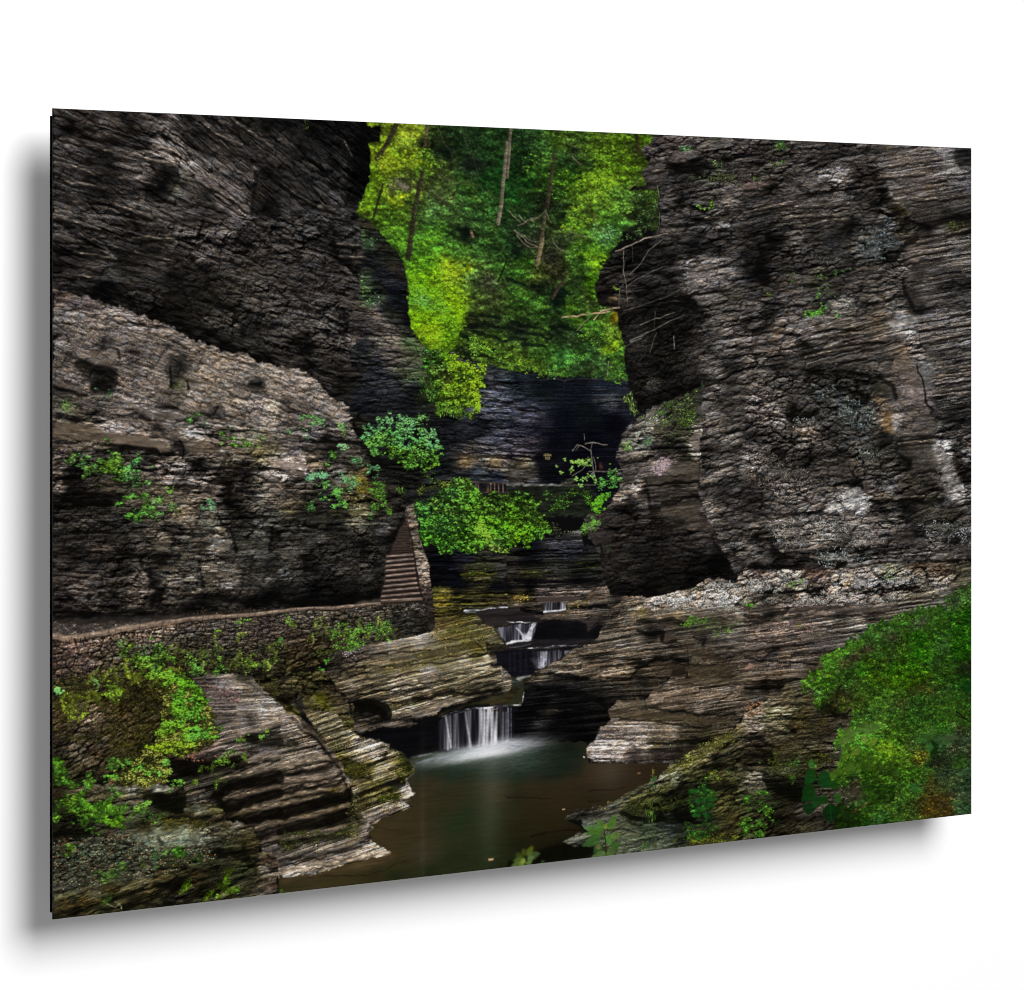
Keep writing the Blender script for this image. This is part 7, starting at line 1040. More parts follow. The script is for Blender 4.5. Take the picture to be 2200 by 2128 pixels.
def paint_left_foreground():
    # layered outcrop in front, right lobe by the pool
    rock("D2 200,80 300,110 440,95 540,190 560,255 640,285 700,330 880,375 955,405 930,440 1050,455 1075,500 1120,545 1160,640 1095,695 1130,750 1160,835 1060,875 1145,925 900,1015 860,1050 770,1090 700,1000 620,850 600,700 540,600 480,500 400,430 300,250",
         """D2 600,290,5c5440 650,330,5a5038 450,330,4a4430 550,350,453e24 500,400,38331c 600,450,50472f 700,370,6a5f50 650,420,70665a 850,400,70665a 800,430,7a7064 900,420,544a40 700,500,6a6050 800,490,70655a 580,540,33300f 520,490,443f14 650,580,38350f
    550,580,1f1c0a 750,560,3a3518 780,600,504810 880,490,38312a 950,470,6a6048 1020,480,4f4a28 1050,540,33330f 900,530,2a2613 1000,540,4a4420 930,590,7a7058 850,600,6a614a 1000,620,504a1c 1100,580,2a3010 1130,640,38380f 650,640,2c2c0c 700,680,26240c
    850,670,6a6250 950,660,4f472f 1050,670,4a4a14 900,700,3f3c18 750,720,4a4620 650,720,50482f 850,750,3a3810 700,770,40391f 950,730,302a20 1030,720,201c18 1000,760,1f1b1a 1080,750,6a6266 640,790,5a5240 1100,810,8a8078 1140,790,8a8070 750,820,3c3814
    800,850,4f4826 900,830,4a4a18 1000,830,33360c 900,870,26280a 1000,870,3a380f 700,870,26240f 850,900,4a451c 750,930,38330f 1050,900,70645a 950,920,5c5248 850,950,6a5e54 750,990,504740 850,1010,443a36 800,1030,5a504a 1000,950,38302e 1120,900,8a8078""",
         [(None, dict(ang=-13, L=7, an=6, con=.75, lump=.4, seed=131, lay=.7, warp=.5))], name='layered_outcrop', seed=33, rough=2, warp=4, sat=.75)
    for t, c, w, a in (("D2 560,460 700,400 860,360", '857a6a', 4, .5), ("D2 640,530 780,500 900,430", '8a7e70', 5, .45), ("D2 860,400 930,400", '8a7e6e', 4, .5), ("D2 830,610 950,590 1010,590", '8e8468', 5, .45), ("D2 640,740 800,680 1000,640", '7a7050', 4, .4), ("D2 1080,830 1160,820", 'a0968a', 6, .55), ("D2 1070,790 1130,780", '9a9080', 4, .5),
                       ("D2 720,1000 900,940 1120,880", '8a7e76', 4, .5), ("D2 770,1040 900,1010 1140,925", '8a8078', 3, .5), ("D2 1090,700 1155,650", '9a9080', 3, .5), ("D2 620,800 760,770", '6a6048', 3, .5), ("D2 570,300 700,290", '6c624a', 3, .5)):
        line(t, w, w * .6, c, a, jit=1.5, tex=.6, seed=len(t) + 5, soft=2)
    for t, w, a in (("D2 820,560 900,530 920,470", 8, .6), ("D2 600,690 800,690 770,650", 7, .5), ("D2 650,860 800,800 1000,740 1080,720", 8, .55), ("D2 1040,480 1100,560 1110,620", 6, .5), ("D2 1000,620 1080,740", 4, .5), ("D2 850,920 850,870 1000,850 1060,870", 5, .5), ("D2 700,980 830,930 900,900", 4, .5), ("D2 770,1085 900,1020 1140,930", 3.5, .8),
                    ("D2 520,500 650,560 780,570", 6, .5), ("D2 960,740 1060,730", 14, .5), ("D2 500,380 600,360", 4, .5)):
        line(t, w * .5, w * .7, '0b0a06', a, jit=1.5, seed=len(t), soft=2.5)
    leaves("D2 560,560 780,560 800,640 640,700 600,640", color='3c3c0c', dens=.25, size=(1, 2), under=False, hole=.8, bright=.8); leaves("D2 980,560 1060,640 1090,720 1040,700 990,640", color='4a4a10', dens=.3, size=(1, 2), under=False, bright=.8)
    leaves("D2 1040,480 1120,550 1150,640 1100,650 1040,560", color='33380c', dens=.3, size=(1, 2), under=False, bright=.8); leaves("D2 820,840 1000,780 1050,840 860,900", color='3c400c', dens=.3, size=(1, 2), under=False, bright=.8)
    # main outcrop of long ledges
    rock("C1 1200,1370 1500,1345 1720,1360 1800,1480 1880,1530 1960,1600 D2 60,120 190,170 300,250 400,420 490,470 500,570 550,600 560,660 600,690 590,760 600,830 610,900 610,970 690,1000 740,1070 790,1100 770,1160 790,1230 880,1290 960,1325 800,1370 600,1400 400,1480 200,1525 40,1545 0,1500 D1 1960,1400 1790,1080 1740,960 1500,860 1380,740 1130,740 1140,600 1010,480 950,330 1200,300 1400,230 1450,130 1350,0 C1 1330,1560",
         """C1 1500,1420,5a5048 1400,1500,4c4240 1600,1450,6a6058 1700,1500,50463c 1500,1600,443a36 1700,1600,5a5046 1800,1600,6a6054 1850,1680,6c6256 1600,1700,50463c 1350,1650,4a4038 1300,1440,3c3028 1650,1390,2c2818
    D1 1500,50,3c352e 1700,40,3a332c 1850,80,6a5f54 1650,110,70645a 1500,150,5c524a 1500,190,453c34 1800,130,4a4238 1550,250,5c5048 1400,240,504038 1750,200,211c18 1900,200,2e2826 1700,180,26261a 1830,200,33301c 1800,280,403a38 1300,280,443830
    1150,300,443024 1300,330,4a3c33 1450,310,50443a 1700,310,443a30 1900,330,5a5046 1150,410,0f0d08 1300,430,110e0a 1100,360,241c14 1450,400,302a1c 1600,400,26221a 1800,370,5c5044 1900,420,50463a 1200,470,0c0a07 1600,460,2e2a1f 1250,530,1f1f10
    1450,520,33331a 1700,470,443a2e 1900,480,332b22 1300,590,3c332a 1200,620,403729 1600,550,2c261c 1900,530,211b14 1500,600,0e0c08 1700,580,14100c 1900,590,1a1611 1450,680,0e0d08 1350,630,241f18 1600,670,38301f 1800,640,3f3629 1900,620,463a2e
    1550,720,302819 1300,700,4c463a 1700,700,302719 1600,770,0f0c08 1500,780,100e08 1850,690,0f0c08 1700,790,38301c 1900,760,564838 1600,840,3a3018 1800,810,463a28 1750,880,0d0a07 1900,860,0c0a07 1650,900,110d08 1850,920,40352c 1900,970,4a3f34
    1800,980,33291f 1850,1020,1c1813 1900,1050,463f36 1850,1100,332c26 1900,1130,4c433a
    D2 50,170,7a6a5c 50,250,5c5044 150,280,70604f 250,220,33271c 100,340,504538 250,370,4f4438 300,300,2c2116 380,330,33281c 100,400,2c2f18 30,480,50463a 150,460,46403a 250,450,4f4538 300,520,7a6c5c 150,530,70624f 400,480,50463e 430,440,403732
    50,580,7a6a58 200,600,50463a 350,560,5a4f40 350,620,302a1c 150,640,1f1a14 480,640,6a5a4c 520,600,70604c 300,680,5a4c3c 150,700,5a4d3c 50,660,3a3420 60,720,503f30 100,790,3a2f24 300,720,4f4033 450,700,4f4438 520,730,332a1f 570,700,6a6055
    100,820,100c08 300,790,463c2e 400,760,5c5046 300,840,5a4c38 100,870,504231 500,800,54431c 550,770,50401c 150,930,33291c 400,850,16120a 500,860,0f0c07 300,910,0c0a07 80,980,14100a 500,930,33290f 300,980,3a2f1c 100,1010,33291c 100,1050,4a3f2c
    300,1020,50432f 450,1000,332a10 570,950,2f260f 550,1010,16120a 100,1120,16120c 300,1100,1a150f 450,1060,100d08 550,1050,2a2418 300,1150,2c2616 500,1120,3f3820 100,1190,4a4232 50,1240,1a180c 250,1200,33301c 400,1180,4a4430 550,1150,3a3814
    600,1090,2c280f 650,1150,4a4420 630,900,3f3a20 680,1000,3c3520 620,830,2f2a18 680,1080,453f20 740,1090,70665c 100,1290,302c18 300,1240,504838 200,1290,50473a 400,1290,5c5248 550,1220,5a5040 650,1200,4c452c 550,1290,463f38 650,1270,5c5248
    300,1340,3f3a34 100,1380,4c443a 200,1370,302a24 350,1310,70675c 500,1330,38322c 50,1440,463d34 200,1420,7a6a58 400,1380,4f463c 720,1160,544c46 740,1220,302a24 100,1490,8a7a68 300,1450,7a6a55 500,1420,8a7864 700,1340,8a7862 800,1320,7a6a58
    850,1340,9a8672 300,1500,6a6058 100,1530,6a6664 600,1400,5c4c3c 760,1280,7a6c5c""",
         [(None, dict(ang=-9, L=9, an=9, con=.62, lump=.25, seed=141, lay=.9, warp=.45, fine=.8)), ("C1 1200,1370 1960,1400 1960,1760 1200,1760", dict(ang=2, L=4.5, an=8, con=.6, lump=.5, seed=142, lay=.7)), ("D2 0,100 500,300 560,700 0,900", dict(ang=-8, L=7, an=7, con=.68, lump=.4, seed=143, lay=.75, warp=.5)),
          ("D1 1450,400 1960,300 1960,1000 1500,850", dict(ang=-17, L=8, an=11, con=.62, lump=.2, seed=144, lay=1, warp=.35, fine=.8)), ("D2 0,1150 800,1100 960,1330 0,1550", dict(ang=-11, L=6, an=10, con=.62, lump=.25, seed=145, lay=.85, warp=.4, fine=.8))], name='layered_outcrop', seed=34, rough=1.8, warp=3, gain=.98, lift=.35)
    ledges(['D2 0,700 200,690 330,690 450,665 540,615', 'D2 0,850 200,815 400,785 545,770', 'D2 0,925 200,885 400,850 560,805', 'D2 0,1070 200,1025 450,965 595,925', 'D2 0,1225 300,1165 570,1110', 'D2 0,600 150,565 300,520 470,520 530,590', 'D1 1640,405 1780,370 1960,340', 'D1 1460,545 1700,490 1960,440', 'D1 1490,705 1700,665 1960,610', 'D1 1580,830 1750,795 1960,755', 'D1 1760,965 1960,905', 'D1 1840,1055 1960,1030', 'D1 1500,200 1640,160 1960,60', 'D2 0,150 110,150 200,240 330,330 390,420'], 8.5, '5f5344', .62, 4)
    for t, c, w, a in (("D1 1620,130 1800,110 1960,50", '8a7c70', 8, .5), ("D1 1480,150 1600,160 1680,130", '74685c', 5, .5), ("D1 1400,240 1560,230 1640,260 1580,275", '7c6c60', 6, .5), ("D1 1640,390 1800,360 1960,320", '84766a', 6, .5), ("D1 1450,470 1650,440 1960,420", '5c5244', 4, .5), ("D1 1500,650 1700,640 1960,590", '5c5040', 5, .4),
                       ("D1 1640,790 1800,760 1960,750", '746450', 7, .45), ("D1 1600,830 1750,800", '50442c', 5, .4), ("D1 1700,920 1960,880", '50463a', 5, .5), ("D1 1820,1070 1960,1040", '655a4e', 5, .4), ("D2 0,200 100,190 200,260", '8e7e6e', 7, .5), ("D2 120,290 260,290", '8a7a68', 5, .5), ("D2 0,590 150,560 300,510 470,520", '94836e', 8, .55),
                       ("D2 100,560 300,490 400,460", '7c6e5e', 4, .5), ("D2 0,700 300,690 460,670 540,610", '857564', 6, .5), ("D2 0,770 200,720 480,690", '6c5c4a', 4, .4), ("D2 0,870 300,790 520,760", '8a7860', 6, .5), ("D2 0,920 200,880 420,830", '74644c', 4, .45), ("D2 0,1050 200,1010 450,960 590,900", '6c5e40', 5, .5), ("D2 0,1130 150,1090", '4a402c', 3, .4),
                       ("D2 560,670 600,690 590,760", '9a9086', 4, .5), ("D2 0,1230 200,1190 420,1160 560,1110", '6c6450', 5, .5), ("D2 0,1340 300,1280 600,1230", '6c6456', 4, .45), ("D2 200,1370 400,1320 520,1300", '8c8478', 5, .5), ("D2 0,1490 200,1460 400,1430 700,1370 950,1330", 'a8957e', 9, .6), ("D2 300,1430 600,1370 820,1320", '9a876e', 5, .5), ("D2 40,1530 300,1495", '8c8c8c', 4, .5),
                       ("D2 740,1080 790,1110 770,1140", '8c847c', 5, .5), ("D2 700,1290 800,1280 860,1300", '8c7c68', 5, .5), ("C1 1500,1440 1650,1430 1760,1470", '94887c', 5, .5), ("C1 1500,1620 1700,1590 1900,1640", '94887c', 4, .45), ("C1 1600,1700 1900,1680", '8a7e70', 4, .4), ("C1 1390,1500 1600,1500", '6a5c54', 4, .4), ("C1 1380,1560 1600,1540 1750,1560", '7c7066', 3, .4)):
        line(t, w, w * .55, c, a, jit=1.8, tex=.6, seed=len(t) + 5, soft=2.5)
    for t, w, a in (("D1 1680,170 1750,150 1960,130", 6, .6), ("D1 1680,190 1760,210 1960,220", 20, .6), ("D1 1030,380 1250,400 1450,390 1600,370", 16, .75), ("D1 1040,440 1250,480 1400,450 1650,400", 20, .7), ("D1 1400,680 1600,590 1800,560 1960,530", 22, .75), ("D1 1480,620 1700,540 1960,490", 8, .5), ("D1 1490,790 1600,780 1800,700 1960,660", 20, .8),
                    ("D1 1560,890 1750,890 1900,840 1960,830", 20, .85), ("D1 1780,1040 1960,1000", 12, .6), ("D1 1800,1110 1960,1080", 6, .5), ("D1 1450,300 1640,290 1780,300", 5, .5), ("D2 0,650 200,640 350,610 450,580", 10, .65), ("D2 0,830 200,780 480,740 560,690", 9, .7), ("D2 0,1010 200,950 400,880 590,830", 24, .8), ("D2 0,960 300,890 500,860", 10, .6),
                    ("D2 0,1150 200,1110 400,1060 600,980", 20, .75), ("D2 0,1250 200,1230 400,1220 600,1170", 12, .55), ("D2 0,1400 300,1350 550,1310 700,1280", 9, .6), ("D2 0,1450 200,1400 400,1360", 5, .6), ("D2 200,1420 400,1380 620,1370", 3, .5), ("D2 130,1500 350,1460 600,1420 800,1360", 2, .7), ("D2 380,440 500,540", 8, .6), ("D2 540,680 560,740 600,840", 7, .6),
                    ("D2 600,850 610,970 700,1080 740,1080", 9, .5), ("D2 700,1240 760,1250 780,1200", 8, .6), ("D2 760,1140 780,1120", 5, .7), ("D2 0,480 150,430 380,440", 4, .4), ("D2 200,230 300,290 380,370", 10, .5), ("D2 0,320 200,330", 4, .5), ("D2 0,410 150,390", 8, .5), ("C1 1780,1360 1830,1380", 16, .6), ("C1 1700,1420 1800,1500 1960,1600", 5, .4),
                    ("D1 1020,600 1140,720 1160,760", 6, .5), ("D1 1140,760 1350,750 1380,700", 6, .6), ("D1 1400,640 1420,700 1480,770", 9, .6)):
        line(t, w * .5, w * .75, '0b0906', a, jit=1.8, tex=.4, seed=len(t) + 71, soft=3)
    leaves("C1 1340,1400 1450,1390 1560,1500 1640,1600 1500,1580 1400,1480", color='5a4440', dens=.25, size=(1, 2.2), under=False, hole=.8, bright=.9)
    leaves("C1 1700,1360 1960,1340 1960,1600 1800,1480", color='3a3a14', dens=.22, size=(1, 2.4), under=False, hole=.75, bright=.85)
    leaves("D2 440,740 600,760 590,830 460,820", color='5c4c10', dens=.22, size=(1, 2), under=False, hole=.8, bright=.9); leaves("D2 600,840 680,860 760,1080 640,1180 600,1000", color='4a4824', dens=.22, size=(1, 2), under=False, hole=.7, bright=.9)
    leaves("D2 0,1180 600,1120 640,1200 200,1260 0,1290", color='3c4014', dens=.2, size=(1, 2), under=False, hole=.55, bright=.85); leaves("D1 1140,300 1300,270 1500,330 1300,380 1050,330", color='6a4838', dens=.25, size=(1, 2.2), under=False, hole=.85)
    # nearest bank, bottom left corner
    rock("D1 12,560 250,600 450,600 560,560 980,580 1140,620 1160,660 1130,745 1380,735 1480,810 1500,870 1720,930 1780,1040 1800,1100 1760,1180 1900,1160 1950,1300 1930,1400 1960,1560 D2 40,1640 0,1700 D1 1000,1760 12,1800",
         """D1 300,610,4a3f33 700,600,50504a 900,610,5c5a4c 1000,620,4a4834 100,620,2c240f 300,650,3a331c 600,640,45401f 800,650,38341c 950,690,100f08 1100,700,100e08 1100,650,26220f 900,750,16160c 1050,780,0c0b07 700,720,40392c 650,800,38342a 750,830,26321c
    1100,810,26240f 1250,790,4c4c3a 1200,830,302c16 1300,870,14120a 1430,780,443f16 1450,860,302814 1350,900,332c1a 1500,900,332c14 1100,900,3a360a 1250,920,40390c 950,880,2c300f 800,930,26240c 1000,950,3f3c14 1580,930,4c483c 1680,950,3a3320
    900,1000,545a46 1000,1030,586050 1150,990,5a6048 800,1050,4a5240 900,1100,505a44 1100,1070,505a44 1300,990,545848 1400,1010,3c3824 1250,1090,3c4030 1400,1080,262a1f 1550,1050,38361c 1650,1030,332c0f 1550,1110,26260f 1700,1080,38310f
    1750,1100,33280f 1700,1150,1f1c0a 1450,1160,14140a 1600,1180,16160c 700,1080,2a2f24 500,1000,332a1c 650,1000,3a3a24 300,1050,2e2c1e 100,1080,33291c 150,1150,242c0f 250,1190,2c3824 400,1130,2a3024 600,1130,2c3224 500,1250,262c1f
    100,1250,1f2018 300,1300,26281c 700,1200,262c1c 900,1180,262c1c 1100,1160,1f2c14 1050,1250,24300f 1250,1220,243018 700,1300,26281c 550,1330,263420 200,1400,2c3024 100,1450,302f24 400,1420,2c2c1c 600,1400,2f3024 900,1290,302a18 1100,1300,2a2410
    50,1540,3a3824 200,1500,33331c 400,1520,443f2c 600,1450,40391f 800,1410,443f2a 1000,1380,38300f 1250,1390,33230a 100,1600,443810 300,1560,45350c 500,1490,3a2c08 700,1480,3a3414 900,1440,302a14 100,1660,3a3018 300,1620,2c260c 500,1560,1a2408
    450,1590,26300c 200,1680,140f08 700,1560,1c180a 600,1620,2c260f 850,1500,38310f 800,1590,26240f 500,1650,2c260f 50,1720,1a1a08 950,1500,26240f 1000,1570,1f1d12 1100,1440,0f0c06 1000,1450,14100a 1150,1540,2c281a 1300,1340,26220f 1400,1320,1a1a0c
    1300,1540,26260f 1450,1260,2a2a14 1600,1250,2a2c10 1550,1200,332f20 1650,1330,1f2a0c 1700,1310,26280f 1400,1400,1f1d0f 1300,1450,141609 1600,1440,2c2c24 1480,1520,343c0f 1700,1420,24220c 1780,1360,3c331f 1840,1310,6a5f50 1850,1400,443a2c
    1600,1500,2c280f 1750,1490,3f3828 1880,1480,40352a 1820,1180,4f4630 1850,1210,332618 1880,1260,2a1f14 1920,1200,3a2c1c 1760,1220,1a140c 1930,1450,302218 1700,1530,33301f 150,850,1c1c0c 300,800,1f240c 100,980,100f08 250,950,16160a 500,800,1f280f""",
         [(None, dict(ang=-5, L=9, an=3.2, con=.85, lump=1.0, seed=151, lay=.25)), ("D1 12,1000 1500,950 1400,1150 900,1300 12,1500", dict(ang=-2, L=5, an=2.2, con=.75, lump=1.6, seed=152, lay=0, fine=1.5)), ("D1 12,1480 1000,1380 1960,1400 1960,1760 12,1760", dict(ang=-13, L=9, an=5, con=.95, lump=.7, seed=153, lay=.4)),
          ("D1 700,980 1300,970 1200,1130 700,1120", dict(ang=-5, L=10, an=4, con=.35, lump=.6, seed=154, lay=.2))], name='mossy_bank', seed=35, rough=2.5, warp=4, gain=1.05)
    for t, w, a in (("D1 830,700 950,730 1100,760", 30, .75), ("D1 860,660 1100,680 1150,700", 12, .5), ("D1 1020,860 1200,870 1340,870", 8, .6), ("D1 12,1030 200,1010 350,980", 14, .7), ("D1 1280,1190 1450,1170 1650,1180 1750,1190", 18, .65), ("D1 900,1440 1050,1440 1150,1430", 20, .6), ("D1 600,1560 900,1540 1000,1600", 10, .4),
                    ("D1 1150,1580 1300,1500 1400,1480", 14, .5), ("D1 100,1680 400,1650 700,1620", 9, .6), ("D1 1640,1230 1720,1260 1900,1320", 10, .5), ("D1 1600,1540 1750,1480 1800,1400", 8, .5), ("D1 920,1050 950,1090", 10, .6), ("D1 1440,1420 1600,1400 1760,1360", 7, .5), ("D1 800,1610 1000,1620 1200,1590", 10, .6),
                    ("D1 750,1080 790,1085", 4, .6), ("D1 600,1060 720,1090", 8, .5)):
        line(t, w * .5, w * .75, '0a0a05', a, jit=2, tex=.4, seed=len(t) + 3, soft=3)
    for t, c, w, a in (("D1 500,600 800,600 980,610", '6a6a60', 6, .5), ("D1 700,1050 950,1000 1150,980", '6c7460', 9, .3), ("D1 900,1110 1100,1080 1280,1020", '606a54', 8, .3), ("D1 1150,800 1300,770 1370,760", '6a6c58', 5, .5), ("D1 330,1530 400,1510 420,1520", '6a6a50', 5, .5), ("D1 1790,1300 1850,1310", '8a8070', 6, .5), ("D1 600,1440 900,1400 1000,1410", '5c5638', 6, .4),
                       ("D1 100,1640 300,1600 500,1580", '544820', 4, .4), ("D1 1560,930 1650,940", '6a685c', 5, .4), ("D1 1720,1200 1850,1180", '6c6444', 4, .5), ("D1 580,1620 600,1600 560,1595 590,1610 605,1680", '9a9470', 1.2, .8), ("D1 480,1610 540,1640 580,1610", '9a9470', 1, .7), ("D1 1560,1540 1700,1490 1850,1430", '6c644c', 3, .4), ("D1 50,1560 400,1510", '504c2c', 4, .4)):
        line(t, w, w * .6, c, a, jit=1.5, tex=.6, seed=len(t) + 5, soft=2.2)
    leaves("D1 12,1050 700,1000 900,1130 1500,1150 1000,1350 400,1450 12,1500", color='6a6a50', dens=.07, size=(.8, 1.8), under=False, hole=.7, var=.5, bright=.8); leaves("D1 12,1050 900,1000 1500,1150 1000,1350 12,1450", color='5a3c24', dens=.05, size=(.8, 1.8), under=False, hole=.7, var=.5, bright=.8)
    leaves("D1 550,480 750,460 950,500 980,570 700,590 500,570", color='7a5844', dens=.35, size=(1.2, 2.6), base=.35, var=.5, seed=5, bright=.9, rough=4)
    leaves("D1 960,880 1400,920 1300,960 1000,960 850,930", color='3f3c08', dens=.25, size=(1, 2), under=False, hole=.8, bright=.9)

def paint_left_plants():
    def L(t, c, sz=(1.8, 3.6), d=.14, k='leaf', **kw):
        kw.setdefault('under', False); kw.setdefault('hole', .62); kw.setdefault('bright', 1.0); kw.setdefault('rough', 7); kw.setdefault('cvar', .6)
        leaves(t, color=c, dens=d, size=sz, kind=k, seed=len(t) + 2, **kw)
    # plants growing on the left cliff
    S1 = "B1 200,1200,2c4020 300,1250,33502a 400,1200,2f5a28 550,1200,3a6a3c 700,1230,34603c 850,1280,4a7a40 450,1350,2f5c1c 600,1320,3a6a28 350,1400,2c5430 800,1400,3f5a3c 500,1480,24481c 700,1480,30502c 650,1600,38601f 600,1680,4a7a24 750,1620,2f5a20 850,1650,3a5c20 900,1720,345424"
    leaves("B1 180,1200 440,1160 520,1140 700,1190 850,1240 910,1290 840,1330 880,1420 860,1490 700,1480 620,1500 500,1470 350,1440 280,1400 260,1310 200,1290", S1, dens=.16, size=(1.8, 4), under=True, base=.3, a=.8, hole=.85, seed=50, bright=1.15, rough=9, name='cliff_plants')
    leaves("B1 500,1700 600,1600 700,1560 850,1560 840,1680 950,1760 500,1760 C1 480,0 820,0 800,60 700,70 600,40", S1, dens=.18, size=(1.8, 4), base=.35, a=.8, hole=.9, seed=51, bright=1.15, rough=8, name='cliff_plants')
    L("B1 850,1560 1000,1600 1100,1680 1050,1760 880,1740", '4a6a34', name='cliff_plants'); L("B1 990,1510 1060,1500 1120,1580 1010,1610", '6a8a34'); L("B1 1280,1620 1380,1610 1440,1690 1340,1740 1290,1690", '6a8c6c', (2, 3.6)); L("B1 100,1260 200,1260 220,1330 130,1320", '54742c')
    L("B1 1155,890 1240,890 1310,940 1290,1020 1220,1010 1160,960", '34582c', (1.8, 3.4), .3, hole=1.0, name='cliff_plants'); L("B1 1460,1060 1560,1020 1700,1080 1730,1130 1640,1150 1500,1110", '557c28', (1.2, 2.6), .3, name='cliff_plants'); L("B1 1740,1120 1850,1190 1800,1200 1740,1170", '5c7c2c', (1.2, 2.6), .3)
    L("B1 380,690 500,690 500,740 420,730", '446a44', (1.5, 3), .25); L("B1 90,720 130,720 200,880 150,860 90,780", '40582c', (1.2, 2.6), .25); L("B1 1700,1050 1830,1060 1850,1110 1760,1110", '5c6a3c', (1.2, 2.4), .15); L("B1 1090,640 1180,660 1160,700 1070,690", '3c4424', (1, 2), .2)
    L("B2 180,900 330,880 420,960 350,1010 250,970", '4f7a44', (1.5, 3), .22); L("B2 90,1010 200,1010 190,1070 100,1060", '4a6a48', (1.5, 3), .16); L("B2 480,970 580,970 570,1030 500,1000", '6a8a54', (1.5, 3), .22); L("B2 210,1050 300,1050 270,1120 220,1100", '446a44', (1.5, 3), .2)
    L("B2 490,1110 640,1150 620,1180 520,1140", '9ac09a', (1.5, 3), .3, hole=.8); L("B2 490,1150 590,1160 560,1200 500,1190", '8ab488', (1.5, 3), .3); L("B2 400,1230 520,1200 500,1290 420,1340 390,1290", '46702c', (1.5, 3), .2)
    L("B2 520,1000 600,1010 590,1100 530,1080", '48582c', (1.2, 2.4), .15); L("B2 640,1240 760,1300 720,1330 650,1290", '46704a', (1.5, 3), .2); L("B2 740,1330 860,1350 850,1400 760,1390", '547c5c', (1.5, 3.2), .25)
    L("B2 210,1410 330,1370 440,1400 420,1420 320,1410 240,1430", '74a486', (1.8, 3.4), .3); L("B2 270,1450 390,1440 380,1500 300,1490", '4f8a5a', (1.8, 3.4), .3); L("B2 500,1400 600,1360 690,1430 680,1500 560,1490 510,1450", '5a8a62', (1.8, 3.4), .22)
    L("B2 380,1560 480,1510 540,1600 620,1660 560,1700 440,1660 370,1620", '5a9440', (1.5, 3.2), .22, name='cliff_plants'); L("B2 760,1460 900,1450 930,1560 900,1620 980,1700 880,1740 770,1700 800,1600", '34702f', (1.5, 3.4), .2, name='cliff_plants'); L("B2 180,1660 260,1600 330,1640 280,1700", '3c6434', (1.5, 3), .2)
    L("B2 680,1380 760,1400 760,1540 700,1580", '5c5410', (1, 2), .3); L("B2 1000,1500 1120,1560 1080,1620 1020,1560", '34501c', (1.5, 3), .2, 'blade', ang=(40, 90)); L("B2 1200,1500 1480,1440 1500,1520 1200,1560", '3a4410', (1, 2.4), .2); L("B2 540,1250 640,1330 560,1360 510,1300", '344a24', (1.2, 2.6), .16)
    L("B2 1180,1360 1340,1350 1330,1430 1220,1420", '34501c', (1.2, 2.8), .16); L("C2 770,10 830,10 800,60", '4a7a34', (1.5, 3), .25)
    for t in ("B2 620,1540 760,1580 880,1640 960,1700", "B2 440,1430 500,1490"): line(t, 1.6, 1.2, '6a6048', .8, jit=.6)
    # pale green young tree in front of the shaded wall
    leaves("B2 715,1000 760,960 840,940 900,880 1000,860 1090,910 1140,920 1180,890 1270,880 1280,930 1180,980 1260,1010 1350,1010 1370,1050 1300,1070 1300,1130 1370,1160 1380,1220 1420,1240 1380,1260 1370,1340 1290,1360 1150,1330 1040,1300 980,1270 950,1220 840,1230 760,1170 720,1080",
           "B2 760,1000,5c8a64 850,960,6c9c6c 950,900,74a474 1000,900,74a070 1150,980,74a478 1050,1000,5c9054 900,1040,4c8040 780,1080,4f8a44 1000,1100,5c9458 1200,900,648c50 1250,900,5a7c44 1320,1030,6a9464 1200,1050,549048 850,1130,44804c 780,1170,4c8c54 950,1180,30601f 1100,1130,5c9860 1300,1150,6ca474 1380,1230,5c8c4c 1200,1200,508c50 1050,1250,3c7824 1150,1290,346a34 1300,1290,3c7a28 1280,1340,34641c 1150,1200,4c8c48",
           dens=.17, size=(1.6, 3.4), base=.28, bright=1.12, var=.32, cvar=.8, clump=9, seed=55, rough=9, rs=8, name='young_tree', hole=.45)
    # thicket right of the stairs
    leaves("B2 1200,1620 1330,1560 1480,1500 1520,1430 1620,1450 1700,1530 1740,1570 1960,1590 B3 160,1520 260,1600 280,1700 300,1760 C3 380,150 250,200 240,240 0,240 C2 1960,330 1900,280 1750,250 1650,310 1500,290 1380,310 1300,240 1220,230 1190,0 B2 1170,1680",
           """B2 1600,1500,6a9430 1650,1600,6aa82c 1550,1650,4a8a3c 1350,1600,3a6a38 1250,1700,3c8048 1450,1700,3c6a30 1700,1700,5a9c30 1850,1650,2c5a28 1900,1720,3a6c2c 1580,1450,54702c 1450,1570,3c7c44
    C2 1250,60,4a9c3c 1400,100,3a8040 1350,180,40902c 1550,50,306430 1700,80,6aa428 1750,150,96b830 1600,150,246c20 1500,230,3c8030 1650,250,4c8c2c 1850,50,4a8c1c 1850,130,3c9c28 1900,200,307028 1850,250,7a7c3c 1900,280,6a8030 1550,190,1c4a14
    B3 100,1620,2f6a24 200,1650,2c5a24 50,1720,4a9020 100,1530,2c3420 C3 60,80,5ca020 200,120,5aa828 100,180,60a81c 300,160,408030 20,200,60981c 250,40,2c5018 120,220,4a8018""",
           dens=.18, size=(1.5, 3.4), base=.32, bright=1.05, var=.36, cvar=.8, clump=9, seed=56, rough=7, name='thicket')
    leaves("C2 1690,60 1760,40 1790,120 1850,230 1740,190 1700,120", color='a0c838', dens=.2, size=(1.5, 3), under=False, seed=57)
    L("B3 300,1540 480,1560 720,1540 700,1620 560,1640 460,1720 380,1700 320,1620", '2f6a28', (1.4, 2.8), .14, hole=.75); L("B3 700,1620 780,1560 860,1600 820,1680 720,1700", '5c981c', (1.4, 3), .28, hole=.8); L("B3 780,1440 900,1380 980,1380 960,1480 860,1540 790,1500", '548c40', (1.6, 3.2), .22)
